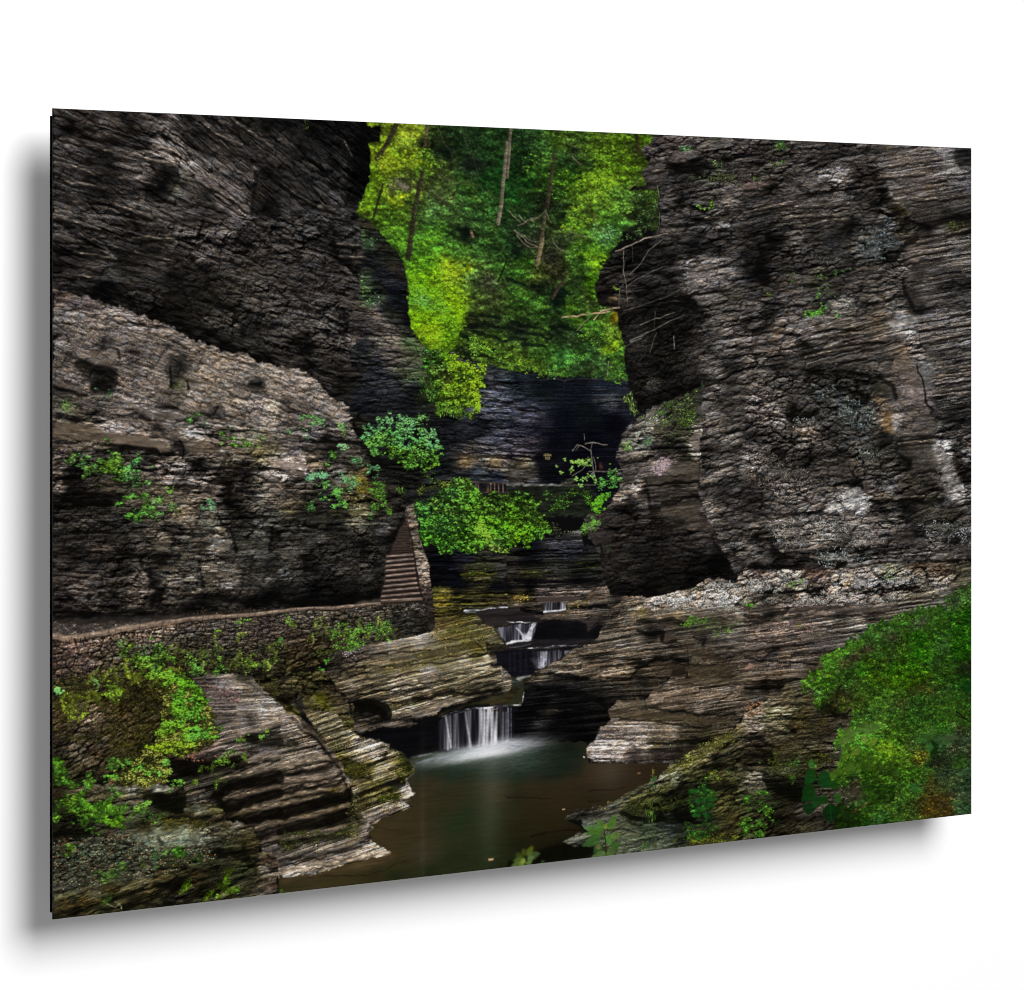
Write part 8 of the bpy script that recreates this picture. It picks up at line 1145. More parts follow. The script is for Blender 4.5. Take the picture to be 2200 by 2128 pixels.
    L("C3 640,60 700,20 770,20 760,120 660,140 640,110", '6c9c38', (1.5, 3), .25, 'blade', ang=(-60, 60)); L("C2 1620,440 1680,390 1700,460 1650,480", '44602c', (1.3, 2.6), .16); L("C2 1700,440 1840,450 1820,480 1700,470", '4c6030', (1.3, 2.4), .14); L("B3 500,1500 700,1510 640,1560 520,1550", '26481c', (1.3, 2.6), .16)
    L("C3 0,0 300,0 280,60 0,60", '2c4c14', (1.2, 2.4), .2); L("C3 360,60 560,60 540,160 400,160", '33382a', (1, 2), .1)
    # umbrella-shaped sapling with bare twigs
    for t, w in (("B3 720,1200 730,1340 760,1440", 2), ("B3 560,1195 600,1145 680,1170 720,1200", 1.8), ("B3 670,1135 730,1125 860,1145", 1.6), ("B3 730,1125 715,1200", 1.4), ("B3 560,1410 640,1360 680,1310", 1.6), ("B3 720,1400 760,1360 740,1250", 1.4), ("B3 660,1050 665,1110", 1.1), ("B3 620,1150 590,1190", 1)):
        line(t, w, w * .7, '7c766c', .8, jit=.6, soft=.8)
    patch("B3 795,1290 815,1300 825,1350 790,1360", '6a3c30', .7, rough=1); line("B3 700,1375 880,1370 1000,1355", 1.5, 1.5, '6a6058', .8, jit=.5)
    for t, c in (("B3 430,1340 520,1280 640,1230 720,1240 690,1300 600,1320 520,1370 470,1400", '8aa450'), ("B3 700,1260 800,1250 860,1265 820,1290 720,1290", '94a83c'), ("B3 420,1425 500,1395 480,1420", '7c9a48'), ("B3 590,1440 680,1390 740,1420 760,1450 640,1470", '7c9c50'), ("B3 540,1370 620,1340 560,1390", '7c9a50')):
        L(t, c, (1.8, 3.4), .3, hole=.8)
    # ferns and herbs along the stone wall
    ferns("C1 420,1300 560,1290 640,1340 700,1360 780,1330 880,1340 960,1360 1050,1380 640,1220 760,1180 540,1420 300,1490 160,1500 340,1500 100,1560 220,1620 1000,1300 1080,1450", (15, 30), 4, '7c8c28', (200, 340), seed=1, w=.15)
    ferns("C1 1060,1100 1100,1130 1300,1150 1420,1000 1600,1010 1450,1110 1620,1150 1700,1180 1850,1120 1900,1100 1830,1220 1940,1150 1250,1230 1330,1240 1560,1240 1680,1260 C2 100,900 310,890 360,920 300,1000 430,990 500,1010 560,1000 650,990 720,860 840,850 800,960 880,950 930,980 690,930", (8, 19), 4, '84983c', (190, 350), seed=2, w=.18)
    L("C1 1200,1260 1480,1230 1500,1320 1300,1370 1180,1340", '4f7a2c', (1.4, 3), .22, name='wall_ferns'); L("C1 1500,1260 1960,1180 1900,1300 1700,1310", '445c1c', (1.4, 3), .14); L("C1 1100,1180 1300,1120 1500,1200 1250,1300", '4c6420', (1.4, 3), .14)
    L("C2 420,960 700,950 960,900 960,1020 760,1060 560,1130 480,1120", '587a2c', (1.4, 3), .18, name='wall_ferns'); L("C2 520,1100 640,1070 740,1060 640,1130 560,1160 500,1150", '4c8a3c', (1.5, 3), .25); L("C2 50,880 140,880 130,930 60,920", '6c8c34', (1.5, 3), .25); L("C2 340,1220 470,1190 400,1250 380,1300 340,1280", '5a9434', (1.4, 3), .2); L("C2 0,1050 70,1060 60,1085 0,1080", '4a7c34', (1.4, 3), .3)
    L("C1 1600,900 1680,880 1760,870 1740,930 1640,920", '6a8430', (1.4, 3), .2); L("C1 1380,980 1450,970 1460,1040 1400,1010", '7c9434', (1.4, 3), .25); L("C1 590,1060 660,1060 640,1120 590,1110", '4c6430', (1.4, 3), .2)
    leaves("C1 1000,1380 1330,1560 D1 1450,150 1400,230 1200,310 1020,360 1030,470 980,590 560,590 560,450 750,370 850,250 950,0", color='4a4c1c', dens=.2, size=(1, 2.6), base=.5, var=.5, cvar=.8, seed=59, name='bank_plants')
    leaves("C1 580,1200 700,1100 840,1120 1000,1150 1060,1280 1180,1360 1300,1450 1330,1560 1300,1620 1250,1760 950,1760 960,1680 1040,1560 1080,1480 950,1400 820,1330 700,1300 600,1300",
           "C1 650,1200,4a5c20 750,1250,5c7424 900,1250,34501c 1000,1350,6a8a24 1100,1400,5c8c1c 1200,1450,4f9424 1250,1550,5aa028 1150,1550,64a028 1000,1450,5c7c1c 1050,1650,6c9c1c 1200,1650,64a02c 1100,1720,7cb02c 850,1330,5c741c 700,1180,4c641c",
           dens=.17, size=(1.6, 3.6), base=.35, bright=1.0, var=.36, cvar=.7, seed=60, rough=9, name='bank_plants', hole=.6)
    leaves("D1 960,0 1330,0 1400,60 1470,120 1450,190 1380,200 1250,180 1180,300 1090,330 960,300 840,320 830,270 870,200 950,100",
           "D1 1000,50,64901f 1150,50,7ab034 1300,60,5cac3c 1400,120,5cac48 1250,120,6cac38 1100,150,8ab42c 1000,200,a0b424 900,250,94a41c 1100,260,8a9c24 1150,300,7c8420 1400,180,5c9a34 950,120,5c7c20", dens=.18, size=(1.5, 3.4), base=.35, bright=1.0, var=.36, cvar=.7, seed=61, rough=8, name='bank_plants', hole=.6)
    L("D1 870,300 1000,320 1020,420 960,520 880,440", '64943c', (2, 4), .2, 'round', hole=1.0); L("D1 980,480 1080,500 1150,580 1100,640 1000,600", '64902c', (1.5, 3.2), .25, hole=.8, name='bank_plants'); L("D1 700,440 880,430 900,480 760,480", '6c9430', (1.5, 3.2), .2)
    ferns("D1 1500,360 1660,320 1540,300 1380,400 1300,420 1440,530 1100,170 1620,170 1830,120 1200,540", (7, 14), 5, '6c8a2c', (200, 340), seed=3); L("D1 1360,380 1560,300 1700,320 1640,370 1440,420", '5c7c24', (1.2, 2.6), .2); L("D1 1800,110 1850,130 1840,240 1810,230", '648438', (1.2, 2.4), .25); L("D1 1590,170 1700,190 1660,250 1620,210", '5c7c30', (1.3, 2.6), .2); L("D1 1430,520 1540,500 1480,550", '5c7c1c', (1.2, 2.4), .2); L("D1 1280,670 1350,670 1310,710", '6c8c24', (1.2, 2.4), .25)
    for p, s_ in (("C1 860,1050", 4), ("C1 880,1060", 3), ("C1 925,1015", 2), ("C1 800,1130", 3.5), ("C1 840,1120", 3), ("C1 900,1110", 4), ("C1 950,1090", 3), ("C1 820,1180", 3), ("C1 910,1190", 3), ("C1 980,1170", 3), ("C1 890,1310", 3.5), ("C1 640,1330", 2), ("C1 740,1120", 3), ("C1 600,1200", 3), ("C1 940,1140", 3.5), ("C1 790,1190", 3), ("C1 870,1160", 3), ("C1 1225,1430", 4)):
        q = P(p)[0]; put(q[0], q[1], 'leaf', s_ + .5, 1, HX('2c4a28'), .8); put(q[0] - 1, q[1] - 1, 'leaf', s_ * .9, int(s_ * 5) % 12, HX('6c9454' if s_ < 4 else '7cb044'), .85)
    L("C1 12,1400 50,1410 130,1500 60,1540 12,1520", '6c9a5c', (2, 4), .25, 'round', hole=1.0); L("C1 320,1420 420,1410 430,1470 350,1480", '6a8c50', (1.5, 3), .3); L("C1 100,1700 300,1680 250,1760 120,1760", '8a9424', (1.4, 3), .2); L("C1 440,1480 560,1420 620,1560 520,1580", '6a8020', (1.4, 3), .16)
    leaves("D1 12,360 80,370 100,460 160,520 260,560 230,620 120,620 12,520", "D1 40,400,3c7c1c 60,480,4a8c34 150,560,3c7c2c 220,570,24501c", dens=.2, size=(2, 4.5), base=.35, seed=62, bright=1.0, rough=8, name='bank_plants')
    L("D1 300,470 440,440 560,470 550,520 420,560 360,600 280,590", '3f7a2c', (1.8, 4), .22, name='bank_plants'); L("D1 430,390 540,380 680,370 660,420 560,440", '48803c', (1.8, 4), .2); L("D1 740,380 800,370 800,420 760,410", '5c9430', (1.8, 3.4), .3)
    leaves("D1 12,700 200,670 340,700 460,740 560,760 620,830 650,900 660,960 560,920 500,960 460,1030 400,1040 350,960 280,960 250,900 150,900 30,860", "D1 60,780,2c6020 200,720,3c7020 300,700,3c7a24 150,820,3a7024 400,760,3a7c24 500,800,4c8c14 600,870,5c9c1c 350,850,2c6020 450,950,347024 300,900,306a20 400,1000,244c18", dens=.17, size=(2, 4.8), base=.35, seed=63, bright=.95, rough=9, name='bank_plants', hole=.6)
    ferns("D1 460,760 520,790 400,780 240,700 360,830", (18, 32), 4, '4c7c20', (300, 400), seed=5, w=.2)
    L("D1 470,620 640,640 620,690 500,690", '447c40', (2, 4), .16); L("D1 700,780 820,720 860,790 780,880 700,870", '3c6c34', (1.8, 3.6), .2); L("D1 800,820 960,840 940,900 820,900", '3a6424', (1.4, 3), .16)
    for t, c, d in (("D1 1060,1130 1150,1120 1140,1200 1080,1220", '1f5a1c', .4), ("D1 1200,1200 1320,1210 1320,1260 1230,1250", '2c5c2c', .25), ("D1 830,1200 980,1170 950,1250 850,1240", '2f5c34', .18), ("D1 380,1380 560,1300 660,1320 560,1400 440,1430", '2f5c2c', .2), ("D1 100,1130 170,1060 170,1170 120,1180", '2c5c18', .2), ("D1 180,1180 280,1180 260,1220", '3c5c3c', .2),
                    ("D1 12,1160 120,1150 100,1190", '2c441c', .12), ("D1 700,1270 820,1260 800,1300", '2c5424', .15), ("D1 420,1540 520,1530 500,1600 430,1600", '26400f', .25)):
        L(t, c, (2, 4.5), d, 'round' if d > .3 else 'leaf')
    line("D1 890,1190 885,1320", 5, 2, '3a6a48', .7, soft=2); line("D1 820,1000 860,1130 980,1220", 1, 1, '26401c', .8)
    ferns("D1 1220,1420 1400,1480 1600,1310", (18, 30), 2, '5c8010', (150, 215), seed=6, w=.2); ferns("D1 1490,1520", (16, 28), 7, '557810', (10, 200), seed=7, w=.24); L("D1 1380,1540 1460,1480 1560,1480 1600,1530 1480,1570", '466a0f', (2, 4), .4, hole=1.2); L("D2 0,1650 90,1630 60,1680 0,1690", '3c5c18', (1.5, 3), .2)

def paint_right_foreground():
    rock("D3 1960,440 1880,510 1780,560 1700,600 1600,650 1500,700 1400,760 1370,790 1400,800 1340,840 1300,890 1150,960 1000,1040 910,1090 820,1140 700,1150 600,1150 540,1190 470,1250 600,1235 640,1240 640,1290 680,1330 700,1350 560,1390 470,1440 600,1470 720,1480 760,1600 D3 1960,1700 D4 0,1700 1960,1760 1960,600 900,200 600,200 450,340 300,350 220,400 50,500",
         """D3 1400,770,3c3a28 1550,700,45441c 1650,650,4c4824 1750,570,4a4720 1850,520,443f1c 1900,470,4a4420 1400,830,50503a 1550,770,4c4c20 1700,720,4a4524 1850,660,33301c 1800,720,1a170f 1700,800,26200f 1900,600,2a2614 1300,900,46463a 1450,900,45482e
    1600,860,2c2f12 1800,800,1c1a0e 1900,860,3a3a18 1750,880,302f10 1200,960,46462f 1100,1010,43432f 1350,970,33360f 1500,960,16170a 1700,950,1c240c 1900,940,26240e 1100,1060,3a3d10 1000,1080,45462f 1250,1050,33360f 1400,1030,0f100a 1500,1080,1a1f0a
    930,1100,3f3f30 1150,1110,2e320e 1050,1160,26280c 1300,1150,1c200a 1500,1180,13130a 1300,1210,0e0f0a 1500,1240,0b0b07 1100,1220,1c1f0e 750,1160,2f2c22 800,1210,3a3c30 900,1190,33352a 650,1180,201d17 700,1260,3c4032 1000,1270,3a3e2c
    1200,1300,2c3426 1400,1290,26302a 1500,1330,1c2418 900,1340,3a402c 1100,1360,3c4430 1250,1400,2e3626 600,1420,45463a 700,1380,3f4234 950,1430,3c4230 1100,1470,3a4230 1300,1450,36402e 1150,1420,333c26 1700,1200,182a10 1900,1200,34300f
    1850,1100,33310f 1900,1350,2c280f 1650,1400,26260f 650,1470,2a2c20 740,1530,141408
    D4 50,560,5a5040 300,520,504e38 250,560,45452c 500,540,2c280f 350,450,443b26 480,440,34301a 100,640,504740 250,640,453f28 450,640,33290f 600,660,2c2612 700,680,2a2418 100,720,2c251d 300,720,38331f 600,760,302d1c 800,800,34302a 100,820,1f1810
    300,830,2c260f 500,820,33301c 600,880,24200f 50,950,211c0e 200,920,16130a 350,1000,2c3018 200,1050,302d1e 80,1100,4a4638 100,1160,3c3628 250,1130,1a1a0c 300,1200,0f0e08 400,1220,0a0a06 50,1250,26300f 250,1300,1f260f 350,1300,241f10
    500,1400,302c24 300,1440,14100a 400,1450,261f0f 300,1500,1f1c0c 500,1520,2c2a14 600,1440,241f16 600,1350,332a22 950,1150,2c2618 900,1220,332d24 1500,1280,33300c 1700,1280,38300f 1850,1250,33382a 1600,1330,3a2c08 1750,1350,33290c 1800,850,2a2c20 1900,850,2c3424 1600,1150,33300f
    C4 350,1480,38331f 300,1590,453c2a 450,1530,33301c 150,1620,4f4632 500,1640,2e2a16 300,1690,4a482c 100,1680,4a4432""",
         [(None, dict(ang=-10, L=9, an=3.2, con=.95, lump=.9, seed=161, lay=.3)), ("D3 450,1150 1960,1200 1960,1600 450,1500", dict(ang=-4, L=10, an=4, con=.55, lump=.6, seed=162, lay=.4)), ("D4 0,400 800,400 800,1300 0,1300", dict(ang=2, L=8, an=4, con=1.0, lump=.8, seed=163, lay=.45))], name='right_mossy_rock', seed=40, rough=2.2, warp=4, gain=1.12)
    for t, w, a in (("D3 1400,1020 1500,960 1700,960 1960,980", 16, .55), ("D3 1680,790 1850,800 1960,810", 16, .6), ("D3 1760,700 1960,700", 8, .55), ("D3 980,1190 1150,1240 1500,1250 1600,1240", 14, .8), ("D3 1200,1150 1500,1180 1600,1190", 10, .5), ("D3 1000,1080 1150,1060 1300,1010", 5, .5), ("D3 700,1320 900,1330 1100,1360 1300,1340", 2.5, .7),
                    ("D3 940,1250 1100,1290", 3, .7), ("D3 1000,1430 1200,1420 1400,1400", 2, .6), ("D3 500,1250 620,1220 740,1210 820,1180", 5, .7), ("D3 600,1180 740,1160", 4, .6), ("D3 480,1450 640,1475 720,1490", 5, .8), ("D4 180,640 300,700 430,700", 10, .6), ("D4 450,715 600,710 740,720", 4, .8), ("D4 0,740 160,760", 12, .6), ("D4 100,830 250,900 200,960", 12, .5),
                    ("D4 180,1080 300,1200 500,1250", 30, .6), ("D4 200,1420 400,1440 600,1430", 14, .5), ("D4 360,650 430,690", 12, .6), ("D4 700,500 800,550 880,570", 10, .7), ("D4 230,470 400,450", 5, .5), ("D4 0,880 120,900", 10, .6)):
        line(t, w * .5, w * .7, '090905', a, jit=1.6, tex=.4, seed=len(t) + 3, soft=3)
    for t, c, w, a in (("D3 1000,1050 1150,970 1280,910", '5c5c44', 7, .45), ("D3 1380,830 1500,770 1650,700 1800,600 1940,500", '5c5824', 8, .4), ("D3 520,1430 640,1390 700,1370", '5a5c4c', 7, .45), ("D3 960,1285 1100,1330 1300,1320", '46503c', 7, .35), ("D3 1000,1400 1100,1380 1200,1400", '485440', 7, .35), ("D3 560,1200 700,1160 820,1140", '4c4a40', 4, .5), ("D3 650,1250 800,1240", '4c5040', 6, .4),
                       ("D4 50,560 150,530 250,480", '6c5f4c', 6, .5), ("D4 200,510 300,520 450,510", '6a6848', 6, .4), ("D4 60,1080 150,1120 180,1170", '5c5848', 6, .4), ("D4 230,400 300,380 450,370", '5c5236', 5, .4), ("D4 0,660 120,660", '6c6058', 4, .4), ("D3 1790,650 1960,640", '4c4424', 4, .4)):
        line(t, w, w * .6, c, a, jit=1.8, tex=.6, seed=len(t) + 5, soft=2.5)
    leaves("D3 1500,700 1900,470 1960,560 1700,700 1560,800 1400,860 1300,950 1200,1040 1050,1080 1300,940", color='54561c', dens=.14, size=(1, 2.4), under=False, hole=.55, bright=.85, seed=3); leaves("D3 1000,1120 1500,1040 1500,1120 1100,1200 970,1180", color='343c0c', dens=.25, size=(1, 2.2), under=False, hole=.8, bright=.9, seed=4)
    leaves("D3 1700,820 1960,840 1960,900 1750,900", color='3c4014', dens=.25, size=(1, 2.2), under=False, hole=.8, seed=5); leaves("D3 1380,1480 1500,1400 1960,1350 1960,1440 1500,1500", color='3c400c', dens=.25, size=(1, 2.4), under=False, hole=.8, seed=6)
    leaves("D3 740,1150 880,1100 920,1100 800,1160", color='b0842c', dens=.25, size=(1, 2), under=False, hole=.7); leaves("D4 0,420 200,430 150,500 20,560", color='6a4c38', dens=.16, size=(1, 2.2), under=False, hole=.8)
    leaves("D4 250,850 800,820 800,960 400,1100 150,1000", color='34380f', dens=.2, size=(1, 2.6), under=False, hole=.7, bright=.9); leaves("D4 400,600 700,560 760,680 500,680", color='3c340c', dens=.16, size=(1, 2.4), under=False, hole=.75, bright=.9)
    # green herb bank on the right
    smp = """C4 1300,870,2a5a1c 1400,900,265218 1500,820,285c1a 1500,900,343c28 1250,950,205018 1700,850,1c4c12 1900,700,2c4a1c 1850,620,2e4420 1750,730,2f4024 1900,850,104608 1050,950,2c5c2c 1000,1050,265a18 900,1050,245022 1250,1020,33321f 1150,1050,2a4c18
    1500,1050,165008 1700,1000,1a4a14 1850,1000,124c08 900,1120,34701c 800,1180,387424 1050,1130,332c1c 950,1200,2a2a18 1200,1130,264c10 1250,1190,1c2a0c 1500,1150,175a06 1700,1100,245420 1850,1150,104a04 700,1260,4a7a1c 850,1270,2f2c14 1100,1280,224c0c
    1000,1330,205e10 1300,1300,184c08 1450,1300,1f5a08 1600,1250,205018 1750,1300,1a4410 1900,1300,141f0c 600,1370,2a5c14 850,1370,1c4c18 700,1430,225010 500,1420,42661c 1100,1400,2f5a08 1300,1400,285c04 1500,1400,224c04 1700,1380,1c4810 1900,1420,0e3c0c
    600,1500,2c5020 850,1500,2a2c14 950,1470,263c10 1150,1500,2f4a0c 1300,1520,2c480c 1450,1500,243c08 1550,1470,30300c 1700,1500,20401c 1900,1520,0a3c10 650,1600,2c5c10 500,1600,2f3410 800,1600,221f0c 1000,1600,2c300c 1150,1600,2c5a14 1300,1600,283c10
    1500,1600,184018 1700,1600,1c4c1c 1850,1600,17500f 800,1700,0e0e06 900,1650,33400c 700,1680,1c1a0a 1100,1680,2c4c14 1300,1680,24481a 1500,1700,164012 1700,1680,1c4c14
    D4 700,480,0f0d07 850,400,363c14 1000,450,2c480f 1200,430,2c5c1f 1350,450,2a300f 1500,450,1c4418 1700,480,205414 1850,450,1f5c1c 900,540,284c0c 1100,540,26461a 1300,560,245018 1500,550,1c4c14 1700,550,245c10 1900,560,1c4a0c 1000,620,2f5c20
    1150,640,3c7028 1350,640,1f4410 1550,640,2a581c 1700,620,206018 1850,640,2c2f18 850,700,3c6c20 1000,740,4c7a24 1100,760,4a7818 1300,760,245010 1500,760,2a5a24 1700,760,2c4c2c 1850,750,2a382a 900,820,386418 1050,820,3c6818 1200,830,6a8814
    1300,880,607c10 1450,820,2c3c14 1600,830,205018 1600,880,0c2a0c 1800,850,2a2c20 1900,850,2c3424 850,920,3c6414 1000,930,2c5810 1200,960,345c0f 1350,950,3c5c0f 1500,920,403c0c 1650,930,181a10 1850,930,205018 900,1000,306018 750,1060,346414
    1050,1050,184008 1200,1050,205010 1400,1030,205010 1550,1040,2a4f18 1750,1050,223020 560,1030,105010 700,1120,0c4c14 550,1080,0a4a10 520,1200,0a3f0c 560,1330,0a3010 650,1200,223012 740,1390,082c0c 850,1100,204010 950,1150,2c2618 900,1220,332d24
    1100,1150,1a4410 1250,1150,2a4c10 1450,1180,246020 1600,1150,33300f 1800,1100,2f3a20 1900,1150,1f3420 850,1280,2a2820 1000,1300,2c501c 1150,1250,1c500c 1250,1250,2a3c10 1350,1270,26440f 1500,1280,33300c 1700,1280,38300f 1850,1250,33382a
    1900,1300,1f3c24 850,1380,1a380f 1050,1370,1f4c0f 1200,1380,2e6024 1400,1380,2a3c0f 1600,1330,3a2c08 1750,1350,33290c 700,1500,083008 850,1480,12300c 1000,1470,143f0c 1200,1450,123c10 1100,1430,2c5a28"""
    leaves("C4 1960,570 1860,590 1760,680 1700,760 1560,800 1450,800 1300,860 1200,900 1080,930 1040,1010 880,1060 860,1110 760,1150 670,1210 660,1280 600,1330 560,1370 470,1430 480,1480 560,1500 650,1530 590,1600 640,1680 800,1700 D4 900,430 950,560 900,640 820,680 780,800 840,880 800,960 700,1050 760,1160 880,1180 800,1280 820,1400 760,1600 1960,1450 2000,600 C4 2000,560",
           smp, dens=.17, size=(1.5, 3.6), base=.85, bright=1.38, var=.24, cvar=.5, clump=10, seed=70, rough=8, name='green_bank', soft=2, ang=(-50, 30))
    for t, c, sz, d, k in (("C4 1230,880 1320,860 1350,900 1260,930", '3c7c2c', (2, 4), .12, 'leaf'), ("C4 1400,830 1550,790 1560,850 1460,870", '34742c', (2.5, 5), .1, 'leaf'), ("C4 850,1130 980,1080 1000,1110 860,1160", '4c8c2c', (2, 4.5), .12, 'round'), ("C4 660,1210 800,1180 780,1240 690,1320 640,1300", '548424', (1.5, 3), .16, 'leaf'), ("C4 1650,1100 1740,1060 1750,1180 1680,1170", '3c7848', (2, 4.5), .12, 'blade'),
                           ("C4 1640,980 1740,1000 1720,1060 1660,1040", '3a7044', (2, 5), .12, 'blade'), ("C4 1600,1250 1700,1200 1700,1290 1620,1300", '2f6434', (2, 5), .12, 'blade'), ("C4 980,1340 1060,1310 1060,1350", '2f7a24', (2, 4), .14, 'round'), ("C4 1080,1600 1250,1570 1300,1600 1150,1640", '4c8a44', (2.5, 4.5), .06, 'leaf'), ("C4 1580,1520 1960,1480 1960,1760 1560,1740", '2c6424', (2.5, 5), .05, 'round'),
                           ("D4 1050,480 1250,460 1300,500 1120,560", '44803c', (2.5, 4.5), .05, 'leaf'), ("D4 1580,440 1900,420 1920,560 1700,590 1560,520", '2f7020', (3, 5.5), .05, 'round'), ("D4 1140,800 1300,800 1290,850 1190,870", '80a020', (2, 3.6), .08, 'leaf'), ("D4 1220,870 1420,860 1440,930 1300,920", '66901c', (2, 3.6), .06, 'leaf'), ("D4 1480,900 1520,890 1520,930", '9ab01c', (2, 3.5), .25, 'round'),
                           ("D4 850,930 1000,900 1050,1000 900,1050 830,1000", '3f7420', (3, 6), .06, 'leaf'), ("D4 1100,1000 1300,950 1350,1050 1150,1080", '2f641c', (3, 6), .05, 'leaf'), ("D4 1440,1040 1640,1000 1620,1080 1500,1080", '386424', (2, 4.5), .07, 'leaf'), ("D4 1000,1170 1280,1130 1300,1280 1100,1300 1040,1250", '1c5410', (3, 6), .07, 'leaf'), ("D4 1100,1420 1230,1370 1240,1400 1160,1470", '3a7c3c', (3, 6), .1, 'leaf'),
                           ("D4 920,1290 1020,1290 1000,1330 950,1320", '3f6424', (3, 6), .12, 'round'), ("D4 820,1310 1000,1380 1000,1500 780,1530", '143f0c', (3, 6), .08, 'leaf'), ("D4 1260,1370 1400,1350 1500,1300 1500,1400 1300,1440", '2a4c14', (2, 4), .06, 'leaf'), ("D4 1640,1180 1840,1120 1860,1160 1700,1220", '3a5428', (2.5, 5), .07, 'blade'), ("D4 1780,1300 1960,1200 1960,1250 1820,1330", '3c6c4c', (5, 9), .05, 'blade'),
                           ("D4 1760,1040 1960,1000 1960,1060 1800,1070", '3c5c40', (4, 8), .05, 'blade'), ("D4 1850,920 1900,910 1890,950 1830,950", '246a24', (4, 6), .12, 'round')):
        leaves(t, color=c, dens=d, size=sz, kind=k, under=False, seed=len(t) + 4, bright=.85, var=.25, cvar=.3, rough=4, ang=(-40, 20), al=.85)
    # bare earth and stones showing between the plants
    for t, c in (("C4 900,1230 1050,1140 1100,1140 1000,1220 900,1280", '2c2118'), ("C4 1200,1010 1300,1000 1280,1050 1200,1060", '3a332a'), ("C4 640,1330 700,1340 680,1370", '4c3c38'), ("C4 1420,1490 1560,1470 1500,1510 1420,1530", '30240f'), ("D4 880,1200 1020,1190 1040,1270 900,1280", '3c342a'), ("D4 1640,940 1760,930 1780,960 1660,970", '141410'), ("D4 1540,1240 1740,1230 1700,1300 1560,1290", '3a300f'),
                 ("D4 1640,1290 1760,1290 1760,1330 1680,1330", '443424'), ("D4 960,1120 1040,1130 1020,1170 940,1160", '33261c'), ("C4 1470,880 1600,850 1560,920 1490,930", '3c4030'), ("D4 1740,700 1900,660 1920,760 1800,820", '242c1c'), ("C4 1860,1290 1950,1280 1950,1330 1880,1340", '1a1c10'), ("D4 1560,1330 1800,1330 1760,1400 1560,1400", '362a0a'), ("D4 1750,950 1930,870 1950,920 1850,1000", '262a1c'), ("C4 780,1490 930,1500 900,1580 760,1560", '26240f'), ("D4 700,500 850,480 880,560 760,570", '100e07'), ("D4 1850,1210 1960,1230 1950,1290 1860,1290", '30342a')):
        patch(t, c, .45, rough=6, rs=6, soft=3, tex=.9, an=2, seed=len(t) + 6)
    for t, w, c in (("C4 790,1560 800,1490 830,1450", 4, '14120a'), ("C4 800,1510 880,1490 950,1465", 2.5, '1c1a0f'), ("C4 1345,1040 1355,1180", 1.6, '14200c'), ("C4 1680,1130 1690,1250 1705,1380", 1.6, '14200f'), ("C4 1470,960 1480,1020", 2, '14140c'), ("C4 1820,1680 1900,1740", 3, '100f0a'), ("D4 930,1385 1040,1310 1080,1295", 3, '4a3020'), ("D4 1430,1105 1510,1170", 3.5, '24190f'), ("D4 1290,720 1350,790 1410,870", 1.8, '16240f'),
                    ("D4 1640,1090 1670,1170", 1.4, '141c0c'), ("D4 1430,1180 1580,1160 1640,1155", 1.3, '4c5430'), ("D4 1820,545 1940,610", 2.5, '120f0a'), ("C4 1300,1080 1350,1120", 1.4, '16240f'), ("D4 1750,860 1770,920", 1.4, '20200f')):
        line(t, w, w * .7, c, .85, jit=.7, soft=.9)
    # big out-of-focus sprig and broad-leaved stem in the corner
    def blade(a, b, w, c, al=.75, soft=3): 
        pa, pb = P(a)[0], P(b)[0]; d = pb - pa; n = np.array([-d[1], d[0]]) / (np.hypot(*d) + 1e-6)
        c = HX(c); c = (c + (c.mean() - c) * .22) * np.array([1.0, .88, .75]); q = np.array([pa, pa + d * .3 + n * w, pa + d * .65 + n * w * .8, pb, pa + d * .65 - n * w * .8, pa + d * .3 - n * w]); patch(q, c, al, rough=.5, soft=soft, tex=.16, an=3, seed=int(abs(pa[0])) % 50)
    for a, b, w, c in (("D4 960,690", "D4 830,680", 6, '4a7c34'), ("D4 980,690", "D4 790,800", 7, '548838'), ("D4 970,680", "D4 1060,610", 6, '4c7c30'), ("D4 1000,690", "D4 1180,630", 7, '4c8438'), ("D4 1010,780", "D4 1050,720", 7, '7cae48'), ("D4 1060,800", "D4 1140,750", 7, '6a9c24'), ("D4 900,800", "D4 830,860", 6, '44741c'), ("D4 980,800", "D4 940,880", 8, '447420'),
                       ("D4 1080,850", "D4 1060,980", 8, '2f6414'), ("D4 870,880", "D4 850,950", 6, '4c7c18'), ("D4 950,960", "D4 840,1040", 8, '44781f'), ("D4 1000,940", "D4 1060,1050", 8, '285c10'), ("D4 830,1020", "D4 710,1080", 7, '3f701c'), ("D4 1130,970", "D4 1040,1010", 6, '3a6c14'), ("D4 1000,830", "D4 900,900", 6, '5c8c28'), ("D4 1140,900", "D4 1100,960", 5, '4c7c14')):
        blade(a, b, w, c)
    line("D4 600,980 625,1100 650,1250", 2, 2, '14200a', .9, soft=1.2)
    for a, b, w, c in (("D4 610,1020", "D4 510,1140", 13, '0f5216'), ("D4 640,1040", "D4 740,1180", 14, '0d4f1a'), ("D4 600,960", "D4 540,970", 8, '2c8430'), ("D4 600,1150", "D4 490,1290", 15, '0c470f'), ("D4 560,1290", "D4 550,1410", 14, '0a3812'), ("D4 640,1240", "D4 590,1340", 12, '104a18'), ("D4 760,1190", "D4 780,1090", 10, '144f14'), ("D4 740,1300", "D4 740,1480", 18, '08300f'),
                       ("D4 690,1330", "D4 810,1370", 9, '0a380e'), ("D4 650,1250", "D4 720,1300", 9, '144a14'), ("D4 830,1280", "D4 760,1230", 8, '226420')):
        blade(a, b, w, c, .9, 1.2)
    line("D4 735,1310 745,1460", 1, 1, '1c5420', .6); glow("D4 605,985", 3, 3, '7ac050', .8)
